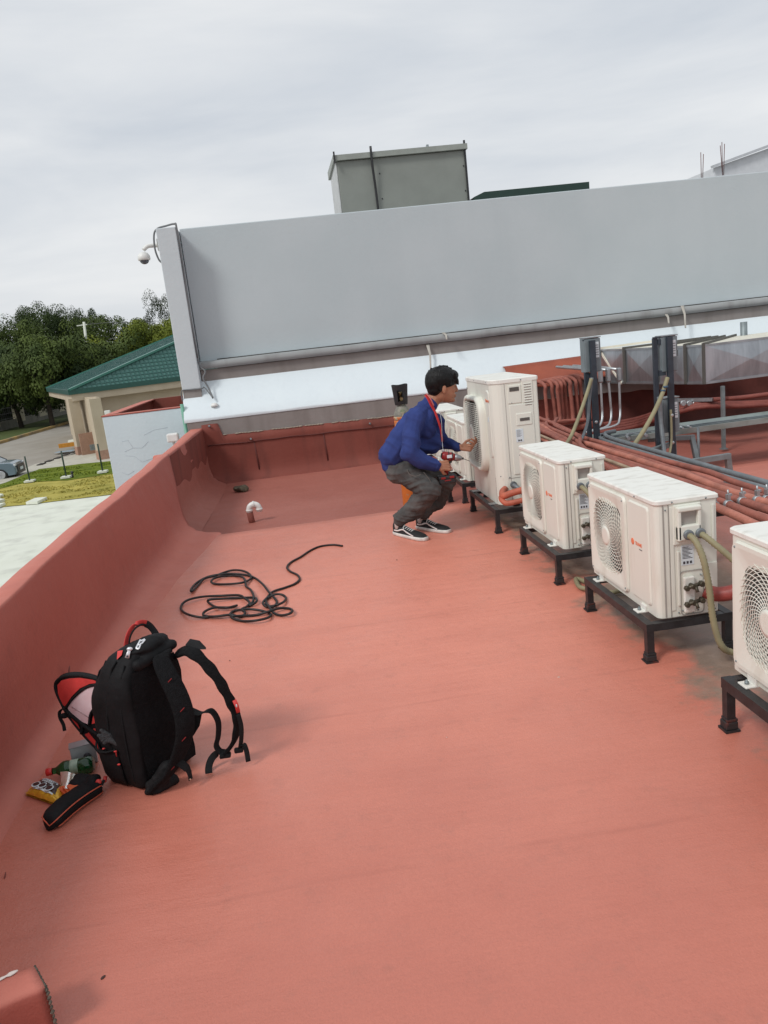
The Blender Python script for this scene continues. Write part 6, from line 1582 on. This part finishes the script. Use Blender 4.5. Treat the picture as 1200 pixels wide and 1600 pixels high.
def hit(tree, u, v, lift=.004, fallback=3.0):
    d = ray(u, v).normalized(); h = tree.ray_cast(EYE, d)
    return (h[0] + h[1] * lift * (1 if h[1].dot(d) < 0 else -1)) if h[0] else at_y(u, v, fallback)
def onbag(dfrac, side, z, out_=.004):
    """point on the end panel (side -1 faces the camera) at depth fraction 0..1"""
    s = min(SC, key=lambda q: abs(q[0] - z)); cd, rd = (s[1] + s[2]) / 2, (s[2] - s[1]) / 2
    x = cd + rd * (dfrac * 2 - 1); ca = dfrac * 2 - 1; c_ = math.copysign(abs(ca) ** (1 / .52), ca); sa = math.sqrt(max(0, 1 - c_ * c_)) ** .52
    return bp(x, side * (s[3] * sa + out_), z)
b = MB()
b.tube([onbag(.10, -1, z, .001) for z in [.03 + .02 * k for k in range(25)]], .0035, 6)
b.tube([onbag(.50, -1, z, .002) for z in [.16 + .02 * k for k in range(19)]], .0045, 6)
b.tube([onbag(.80, -1, z, .001) for z in [.03 + .02 * k for k in range(25)]], .0035, 6)
b.build('piping', STR, bag)
b = MB()
rw = []
for k in range(9):
    f = .12 + .50 * k / 8; bulge = .020 * math.sin(math.pi * k / 8)
    rw.append([onbag(f, -1, z, .004 + bulge * (1 - .5 * abs(z - .12) / .1) * (.3 + .7 * min(1, (z - .01) / .05))) for z in (.015, .05, .09, .13, .165, .178 - .012 * math.sin(math.pi * k / 8))])
b.grid(rw); pk = b.build('side_pocket', BK_, bag); sm_ = pk.modifiers.new('s', 'SOLIDIFY'); sm_.thickness = .004
b = MB(); b.tube(curve([onbag(.12 + .5 * k / 8, -1, .180 - .012 * math.sin(math.pi * k / 8), .010 + .02 * math.sin(math.pi * k / 8)) for k in range(9)], 3), .004, 6); b.build('pocket_hem', STR, bag)
b = MB()
for f, z in ((.36, .172), (.62, .175), (.64, .12)): p = onbag(f, -1, z, .012); b.ell(p, (.007, .004, .004), 6, 5)
b.tube([onbag(.60, -1, .178, .006), onbag(.60, -1, .15, .008)], .0022, 5); b.build('bartack', BRED, bag)
# back padding and yoke
b = MB(); rw = []
for k in range(13):
    w_ = -.125 + .25 * k / 12; rw.append([bp(.122 + .016 * math.sin(math.pi * k / 12) * (1 - abs(j - 6) / 9) + .004 * math.sin(j * 1.5), w_ * (1 if z < .42 else 1 - (z - .42) * 2.2), z) for j, z in enumerate([.02 + .042 * q for q in range(12)])])
b.grid(rw); pdd = b.build('back_padding', BKP, bag)
b = MB(); P0 = [bp(.03, -.075, .545), bp(.07, -.03, .560), bp(.09, .02, .565), bp(.10, .08, .555)]
yk = [('e', bp(.085, .02, .545), (.050, .10, .028), Matrix.Rotation(math.atan2(du.y, du.x), 3, 'Z')), ('e', bp(.045, .0, .532), (.07, .085, .020), Matrix.Rotation(math.atan2(du.y, du.x), 3, 'Z')), ('c', bp(.12, -.07, .50), .022, bp(.125, .10, .515), .022)]
yko = blob('top_yoke', yk, .006, BK_, bag, 3, fold(4, 20, .005))
b = MB(); b.prism([PP(297, 1001, 3.02), PP(312, 1004, 2.98), PP(322, 1014.5, 2.95), PP(305, 1015, 2.97), PP(290, 1010, 3.0)], (.0, .006, .006)); b.build('flap_corner', BK_, bag)
# grab handle
hpts = [PP(198, 1013, 3.0), PP(198, 1004, 3.01), PP(201, 991, 3.02), PP(208, 980, 3.04), PP(219, 973.5, 3.07), PP(228, 974, 3.10)]
b = MB(); b.ribbon(curve(hpts, 5), .026, .004, (.5, .7, .1)); b.build('grab_handle', BRED, bag)
hp2 = [PP(227, 974, 3.10), PP(234, 978, 3.11), PP(240, 985, 3.11), PP(243, 990, 3.10)]
b = MB(); b.ribbon(curve(hp2, 4), .030, .005, (.5, .7, .1)); b.tube(curve([PP(204, 1013, 2.99), PP(202, 1003, 3.0), PP(205, 991, 3.01), PP(212, 981, 3.03), PP(221, 976, 3.06), PP(228, 976.5, 3.09)], 4), .004, 6); b.build('handle_binding', STR, bag)
BT = tree_of(COL.objects['main_body'], yko)
HT = lambda u, v, l_=.004: hit(BT, u, v, l_)
b = MB(); b.prism([HT(185, 1018), HT(193, 1017), HT(191, 1024), HT(184, 1031)], (0, -.004, .001)); b.build('red_tab', BRED, bag)
ZP = mat('zip_puller', (.72, .72, .74), rough=.35, metal=.5)
q = HT(204, 1016, .008); q2 = HT(201, 1029, .010)
b = MB(); b.ribbon([q, q.lerp(q2, .5) + V((0, -.002, 0)), q2], [.010, .013, .017], .004, (1, .3, .1)); b.ell(q, (.012, .007, .008), 8, 6); b.build('zip_puller', ZP, bag)
b = MB(); b.ell(q.lerp(q2, .8) + V((0, -.004, .001)), (.004, .003, .004), 8, 6); b.build('puller_hole', INK, bag)
b = MB()
for (u0, v0, u1, v1) in ((213, 1014, 220, 1001), (217, 1015, 221, 1006), (220, 1003, 227, 1000), (222, 1007, 227, 1001), (215, 1008, 219, 1009), (213, 1014, 217, 1015)): b.bar(HT(u0, v0), HT(u1, v1), .006, .003, (0, -.7, .7))
b.build('emblem', ZP, bag)
# shoulder straps
s1 = [PP(262, 1018, 2.93), PP(252, 1030, 2.89), PP(262, 1055, 2.85), PP(277, 1085, 2.82), PP(287, 1115, 2.80), PP(289, 1145, 2.79), PP(280, 1178, 2.79), PP(266, 1205, 2.79), PP(250, 1222, 2.79), PP(238, 1236, 2.80)]
b = MB(); c_ = curve(s1, 4); n_ = len(c_); ws = [.055 + .022 * math.sin(math.pi * min(1, i / n_ * 1.3)) for i in range(n_)]
b.ribbon(c_, ws, .016, [(.72, .45, .25)] * n_); b.build('shoulder_strap', BKP, bag)
b = MB()
for k in (9, 15, 21, 27):
    if k < n_: b.bar(c_[k] + V((-.012, -.014, -.008)), c_[k] + V((.010, -.014, .010)), .0025, .0025)
b.build('strap_bartack', mat('dark_red_thread', (.30, .02, .02), rough=.8), bag)
s2 = [PP(276, 1022, 3.02), PP(290, 1017, 2.97), PP(306, 1023, 2.93), PP(324, 1040, 2.91), PP(340, 1060, 2.90), PP(352, 1080, 2.90), PP(362, 1100, 2.90), PP(369, 1118, 2.90), PP(370, 1135, 2.91), PP(367, 1155, 2.915), PP(358, 1170, 2.92), PP(351, 1177, 2.92)]
b = MB(); c_ = curve(s2, 4); n_ = len(c_); b.ribbon(c_, [.030 + .016 * (1 - i / n_) + .012 * math.sin(i * .6) ** 2 for i in range(n_)], .014, [(.35 + .3 * i / n_, .8, .35) for i in range(n_)]); b.build('shoulder_strap', BKP, bag)
b = MB(); b.ribbon([PP(366, 1094, 2.885), PP(370, 1103, 2.88), PP(372.5, 1113, 2.88)], .016, .006, (.6, .4, .2)); b.build('strap_tag', BRED, bag)
b = MB(); b.ell(PP(369.5, 1103, 2.872), (.004, .003, .007), 6, 5); b.build('tag_print', ZP, bag)
b = MB(); b.ribbon(curve([PP(300, 1110, 2.98), PP(313, 1115, 2.95), PP(322, 1111, 2.93), PP(332, 1112, 2.92), PP(341, 1128, 2.92), PP(341, 1150, 2.92), PP(338, 1165, 2.92), PP(345, 1175, 2.925), PP(352, 1179, 2.92)], 4), .024, .003, (.75, .45, .3)); b.build('webbing', STR, bag)
b = MB(); b.ribbon(curve([PP(351, 1176, 2.93), PP(341, 1176, 2.93), PP(331, 1185, 2.92), PP(326, 1200, 2.90), PP(328, 1215, 2.87), PP(333, 1223, 2.85)], 4), .028, .003, (.95, .2, .1)); b.build('webbing_tail', STR, bag)
b = MB(); b.prism([PP(300, 1106, 3.0), PP(316, 1113, 2.95), PP(312, 1134, 2.96), PP(302, 1150, 2.99)], (0, .006, 0)); b.build('strap_wing', BK_, bag)
b = MB(); b.box(PP(352, 1180, 2.915), (.045, .03, .016), bevel=.005); b.box(PP(373, 1172, 2.90), (.035, .02, .02), bevel=.005); b.build('buckle', STR, bag)
b = MB(); b.ribbon(curve([PP(372, 1116, 2.89), PP(377, 1135, 2.89), PP(377, 1155, 2.89), PP(375, 1170, 2.90)], 4), .018, .003, (.8, .3, .1)); b.ribbon(curve([PP(372, 1173, 2.90), PP(380, 1163, 2.895), PP(385, 1173, 2.89), PP(388, 1190, 2.88)], 4), .020, .003, (.8, .4, .2)); b.build('adjuster_webbing', STR, bag)
b = MB(); b.ribbon(curve([PP(268, 1188, 2.80), PP(281, 1192, 2.79), PP(294, 1203, 2.79), PP(298, 1218, 2.79)], 4), [.03] * 8 + [.022] * 5, .004, (.3, .5, .8)); b.build('webbing_tail', STR, bag)
b = MB(); b.ell(PP(297.5, 1218, 2.782), (.004, .003, .004), 6, 5); b.build('stud', mat('brass_stud', (.45, .28, .2), rough=.4, metal=.5), bag)
fo = [('c', PP(238, 1228, 2.82), .025, PP(252, 1225, 2.82), .03), ('c', PP(252, 1225, 2.82), .03, PP(272, 1218, 2.85), .022), ('e', PP(242, 1236, 2.80), (.04, .02, .014), None), ('c', PP(262, 1200, 2.81), .03, PP(245, 1225, 2.81), .03)]
blob('bottom_bunch', fo, .005, BK_, bag, 2, fold(9, 26, .006))
# opened front pocket -------------------------------------------------------
def fl(u, v, y0_=3.03):                      # sloping plane of the hanging front panel
    return at_y(u, v, y0_ + (165 - u) * .0022 + (1120 - v) * .0006)
outl = [(161, 1178), (148, 1166), (132, 1149), (117, 1131), (104, 1113), (95, 1096), (88, 1080), (87, 1068), (94, 1060), (105, 1056), (120, 1055), (136, 1057), (150, 1061), (168, 1070), (172, 1110), (170, 1150)]
oc = curve([fl(u, v) for u, v in outl], 3, closed=True)
b = MB(); b.prism(oc, (.0, .022, .006)); fp = b.build('open_front_panel', BK_, bag)
b = MB(); b.tube(oc + [oc[0]], .0075, 8); b.build('panel_binding', STR, fp)
b = MB(); b.prism([fl(u, v) + V((0, -.004, 0)) for u, v in ((91, 1083), (90, 1070), (96, 1063), (108, 1060), (125, 1059), (145, 1062), (160, 1067), (155, 1066), (140, 1068), (125, 1075), (112, 1088), (102, 1103), (97, 1100))], (0, .004, 0)); b.build('lining', BRED, fp)
PK = mat('pink_white_pocket', (.62, .42, .44), rough=.6, col2=(.70, .55, .58), vs=9, bump=.2, bs=10)
b = MB(); b.prism([fl(u, v) + V((0, -.008, 0)) for u, v in ((106, 1104), (114, 1093), (126, 1080), (142, 1072), (168, 1068), (168, 1102), (150, 1105), (142, 1115), (139, 1131), (128, 1126), (110, 1112))], (0, .006, 0)); b.build('inner_pocket', PK, fp)
b = MB(); b.tube(curve([fl(u, v) + V((0, -.012, 0)) for u, v in ((104, 1105), (113, 1092), (126, 1079), (141, 1070), (168, 1066))], 4), .0055, 6)
b.tube(curve([fl(u, v) + V((0, -.012, 0)) for u, v in ((168, 1101), (152, 1103), (143, 1112), (140, 1130))], 4), .005, 6)
b.tube(curve([fl(u, v) + V((0, -.010, 0)) for u, v in ((100, 1104), (115, 1118), (135, 1134), (160, 1150))], 4), .008, 6)
b.tube(curve([fl(u, v) + V((0, -.010, 0)) for u, v in ((130, 1130), (128, 1145))], 4), .007, 6); b.build('pocket_binding', STR, fp)
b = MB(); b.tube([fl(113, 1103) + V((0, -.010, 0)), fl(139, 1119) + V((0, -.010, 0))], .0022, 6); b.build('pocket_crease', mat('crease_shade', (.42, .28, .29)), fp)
b = MB(); b.prism([fl(u, v) + V((0, -.007, 0)) for u, v in ((146, 1118), (150, 1110), (168, 1105), (168, 1122), (152, 1128), (144, 1130))], (0, .005, 0))
b.prism([fl(u, v) + V((0, -.005, 0)) for u, v in ((131, 1148), (139, 1144), (150, 1158), (160, 1174), (154, 1170), (140, 1157))], (0, .004, 0)); b.prism([fl(u, v) + V((0, -.005, 0)) for u, v in ((109, 1119), (122, 1131), (126, 1141), (116, 1132))], (0, .004, 0)); b.prism([fl(u, v) + V((0, -.005, 0)) for u, v in ((146, 1138), (156, 1138), (158, 1150), (150, 1147))], (0, .004, 0)); b.build('lining', BRED, fp)
b = MB(); b.ribbon(curve([fl(97, 1108), fl(93, 1113), fl(94, 1122), fl(99, 1132), fl(101, 1142)], 4), .014, .003, (.8, .3, .1)); b.ell(fl(101, 1118), (.022, .014, .012), 10, 8); b.build('side_strap', STR, fp)
# work glove in the side pocket
gl = [('e', PP(172, 1152, 2.88), (.03, .016, .018), None)] + [('c', PP(170, 1153 + k, 2.87), .009, PP(154 + 3 * k, 1149 + 4 * k, 2.865), .007) for k in range(4)] + [('c', PP(172, 1150, 2.87), .010, PP(158, 1141, 2.87), .007), ('c', PP(172, 1155, 2.87), .014, PP(186, 1162, 2.865), .012)]
go = blob('work_glove', gl, .003, mat('dark_grey_knit', (.045, .047, .05), rough=.95, bump=.8, bs=150), None, 2); tag(go, 'dark grey work glove tucked into the side pocket of the backpack', 'glove')

# pencil case -------------------------------------------------------------------
p0, p1 = at_z(92, 1288, .0), at_z(150, 1243, .0); ax_d = (p1 - p0).normalized(); ax_s = V((-ax_d.y, ax_d.x, 0)); Lc = (at_z(158, 1236, 0) - at_z(76, 1298, 0)).length
pc = empty('pencil_case', tuple((p0 + p1) / 2), 'long black zip case with orange piping lying in front of the backpack', 'case')
o_ = at_z(76, 1299, .0); b = MB(); rw = []; top_l = []; bot_l = []; Wc = .042
for i in range(25):
    t_ = i / 24; ed = math.sqrt(max(0, 1 - abs(2 * t_ - 1) ** 5)); w_ = Wc * (.28 + .72 * ed); h_ = .058 * (.55 + .45 * ed)
    c = o_ + ax_d * (Lc * t_) + ax_s * (.018 * math.sin(t_ * 3.1)); row = []
    for k in range(20):
        a = 2 * math.pi * k / 20; ca, sa = math.cos(a), math.sin(a)
        row.append(c + ax_s * (w_ * math.copysign(abs(ca) ** .55, ca)) + V((0, 0, .003 + h_ / 2 + h_ / 2 * math.copysign(abs(sa) ** .6, sa) + .004 * noise.noise(V((t_ * 9, k, 0))))))
    rw.append(row); top_l.append(c - ax_s * w_ * .985 + V((0, 0, h_ * .78))); bot_l.append(c - ax_s * w_ * .985 + V((0, 0, h_ * .20)))
g = b.grid(rw, closed=True); b.face(g[0][::-1]); b.face(g[-1]); b.build('body', BK_, pc)
OR = mat('orange_piping', (.55, .10, .05), rough=.6)
far_l = [o_ + ax_d * (Lc * i / 24) + ax_s * (.018 * math.sin(i / 24 * 3.1)) + ax_s * (Wc * (.28 + .72 * math.sqrt(max(0, 1 - abs(2 * i / 24 - 1) ** 5)))) * .97 + V((0, 0, .045)) for i in range(4)]
MB().tube(far_l[::-1] + top_l, .0025, 6).build('piping', OR, pc); MB().tube(bot_l[2:], .0022, 6).build('piping', OR, pc)
MB().tube([x + V((0, 0, -.010)) - ax_s * .001 for x in top_l[1:-1]], .003, 6).build('zip', STR, pc)
b = MB(); b.bar(top_l[-2] + V((0, 0, .0)), top_l[-2] + V((.01, .012, .015)), .012, .004); b.build('zip_tag', STR, pc)

# soda bottle -------------------------------------------------------------------------
ba, bb_ = at_z(72, 1207, .035), at_z(147, 1193, .035); bd_ = (bb_ - ba).normalized(); Lb = (bb_ - ba).length
btl = empty('soda_bottle', tuple(at_z(110, 1205, 0)), 'green plastic soda bottle with a red cap lying on its side by the parapet', 'bottle')
def along(prof, n=20):
    b = MB(); prof = [(t_, r) for t_, r in prof]; b.tube([ba + bd_ * (Lb * t_) + V((0, 0, 0)) for t_, r in prof], [r for t_, r in prof], n); return b
GRN = mat('green_plastic', (.02, .16, .05), rough=.1, trans=.75, var=.1, spec=.6)
along([(.14, .013), (.20, .013), (.23, .016), (.30, .026), (.36, .032), (.44, .034), (.50, .031), (.70, .031), (.78, .034), (.90, .034), (.96, .031), (1.0, .022)]).build('body', GRN, btl)
along([(.0, .012), (.01, .0155), (.12, .0155), (.13, .014)], 24).build('cap', mat('red_cap', (.62, .03, .03), rough=.35), btl)
along([(.52, .0318), (.53, .032), (.68, .032), (.69, .0318)]).build('label_band', mat('green_label', (.03, .12, .05), rough=.3, col2=(.35, .45, .35), vs=22, lo=.45, hi=.75), btl)

# grey steel box -------------------------------------------------------------------------
q = at_z(129, 1198, 0); mb_ = empty('steel_box', tuple(q), 'small galvanised electrical box with a round hole lying behind the bottle', 'box')
rm = Matrix.Rotation(.25, 3, 'Z'); c0 = at_z(131, 1177, .046)
MB().box(c0, (.098, .05, .086), mat3=rm, bevel=.002).build('body', mat('bright_galvanised', (.42, .46, .47), rough=.5, metal=.3), mb_)
MB().lathe(c0 + V((.020, -.0255, -.004)), [(.0005, -.002), (.016, -.002), (.016, .001)], 18, 'Y').build('knockout_hole', INK, mb_)
MB().box(c0 + V((0, 0, .046)), (.104, .056, .004), mat3=rm).build('lid', GALV, mb_)

# snack bag -------------------------------------------------------------------------
sn = empty('snack_bag', tuple(at_z(70, 1240, 0)), 'crumpled yellow and dark brown snack bag with white lettering lying beside the parapet', 'snack bag')
S_ = [at_z(u, v, .012) for u, v in ((39, 1240), (68, 1218), (102, 1232), (92, 1258))]   # left, top, right, bottom
def su(s, t_, z=0): return (S_[0].lerp(S_[1], t_)).lerp(S_[3].lerp(S_[2], t_), s) + V((0, 0, z))
def pil(s, t_): return .003 + .030 * (max(0, math.sin(math.pi * s)) ** .6) * (max(0, math.sin(math.pi * t_)) ** .5) + .005 * noise.noise(V((s * 6, t_ * 6, 2)))
YEL = mat('gold_foil', (.80, .50, .04), rough=.28, metal=.3, col2=(.55, .27, .02), vs=25, bump=.8, bs=30)
BRN = mat('brown_foil', (.035, .016, .014), rough=.3, var=.4, vs=20, bump=.5, bs=30)
NN = 22
b = MB(); g = b.grid([[su(i / NN, j / NN, pil(i / NN, j / NN)) for j in range(NN + 1)] for i in range(NN + 1)]); g2 = b.grid([[su(i / NN, j / NN, -.006) for j in range(NN + 1)] for i in range(NN + 1)]); b.build('wrapper', YEL, sn)
b = MB(); b.grid([[su(i / NN, j / NN, pil(i / NN, j / NN) + .0015) for j in range(3, 17)] for i in range(3, 20)]); 
def sub(s0_, s1_, t0_, t1_, dz, name, m_):
    b = MB(); b.grid([[su(s0_ + (s1_ - s0_) * i / 12, t0_ + (t1_ - t0_) * j / 10, pil(s0_ + (s1_ - s0_) * i / 12, t0_ + (t1_ - t0_) * j / 10) + dz) for j in range(11)] for i in range(13)]); return b.build(name, m_, sn)
b.bm.free()
sub(.13, .86, .27, .92, .0022, 'dark_print', BRN)
sub(.16, .80, .16, .24, .0035, 'white_print', LABEL)
WH = LABEL
def lay_text(body, s_, t_, size, m_):
    """lettering that follows the crumpled surface"""
    x = (su(1, .5) - su(0, .5)).normalized(); y = (su(.5, 1) - su(.5, 0)).normalized()
    cu = bpy.data.curves.new('t', 'FONT'); cu.body = body; cu.size = size; cu.offset = .0008; cu.align_x = 'CENTER'; cu.align_y = 'CENTER'; cu.resolution_u = 2
    o = bpy.data.objects.new('t', cu); COL.objects.link(o); bpy.context.view_layer.update()
    me = bpy.data.meshes.new_from_object(o.evaluated_get(bpy.context.evaluated_depsgraph_get())); bpy.data.objects.remove(o); bpy.data.curves.remove(cu)
    LX = (su(1, .5) - su(0, .5)).length; LY = (su(.5, 1) - su(.5, 0)).length; off = wloc(sn)
    for v in me.vertices:
        s1_, t1_ = s_ + v.co.x / LX, t_ + v.co.y / LY; v.co = su(s1_, t1_, pil(min(max(s1_, 0), 1), min(max(t1_, 0), 1)) + .0042) - off
    me.materials.clear(); me.materials.append(m_); ob = bpy.data.objects.new('lettering', me); COL.objects.link(ob); ob.parent = sn
lay_text('STARKETS', .52, .78, .024, WH); lay_text('COOKIES', .50, .60, .017, WH)
b = MB()
for i in range(3):
    s_ = .22 + .22 * i
    b.lathe(su(s_, .34, pil(s_, .34) + .003), [(.002, .0), (.018, .0), (.018, .002)], 14)
b.build('round_print', WH, sn)
b = MB()
for i in range(3):
    s_ = .22 + .22 * i; b.lathe(su(s_, .34, pil(s_, .34) + .0055), [(.002, .0), (.013, .0), (.013, .001)], 14)
b.build('biscuit_print', BRN, sn)
b = MB(); b.grid([[at_z(u, v, z) for u, v, z in r] for r in (((78, 1262, .002), (86, 1254, .02), (92, 1250, .03)), ((86, 1262, .002), (92, 1258, .015), (97, 1252, .02)), ((92, 1260, .002), (96, 1257, .01), (99, 1254, .012)))]); b.build('clear_edge', mat('clear_film', (.5, .46, .44), rough=.25), sn)
# clear bag with orange wafers ------------------------------------------------------------
wf = empty('wafer_pack', tuple(at_z(108, 1240, 0)), 'open clear packet of orange wafers leaning between the snack bag and the zip case', 'packet')
ORG = mat('orange_wafer', (.70, .14, .04), rough=.55, col2=(.60, .10, .03), vs=20)
b = MB()
for k in range(3): a, c = at_z(98 + 7 * k, 1232 - 2 * k, .02 + .012 * k), at_z(116 + 4 * k, 1247 - 2 * k, .02 + .010 * k); b.bar(a, c, .035, .022)
b.build('wafer', ORG, wf)
b = MB(); rw = [[at_z(u, v, z) for u, v, z in r] for r in (((95, 1228, .01), (95, 1216, .04), (94, 1206, .05)), ((103, 1232, .05), (103, 1219, .06), (104, 1205, .07)), ((112, 1232, .04), (113, 1218, .05), (114, 1208, .06)), ((118, 1226, .01), (121, 1216, .03), (126, 1213, .03)))]
b.grid(rw); b.build('clear_wrapper', mat('clear_wrapper_film', (.60, .50, .36), rough=.15, trans=.45, col2=(.75, .70, .6), vs=18), wf)
# black pouch behind the case -------------------------------------------------------------
po = [('e', at_z(128, 1226, .035), (.055, .04, .03), None), ('c', at_z(116, 1232, .03), .025, at_z(146, 1222, .045), .026), ('c', at_z(122, 1216, .05), .018, at_z(150, 1216, .05), .018), ('c', at_z(108, 1250, .012), .014, at_z(120, 1242, .02), .02)]
pu = blob('black_pouch', po, .004, BK_, None, 2, fold(5, 22, .006)); tag(pu, 'crumpled black pouch with two red knobs behind the zip case', 'pouch')
b = MB(); b.ell(at_z(154, 1222, .05), (.012, .010, .012), 10, 8); b.tube([at_z(163, 1222, .03), at_z(165, 1213, .045)], .008, 8); b.build('red_knob', BRED, pu)
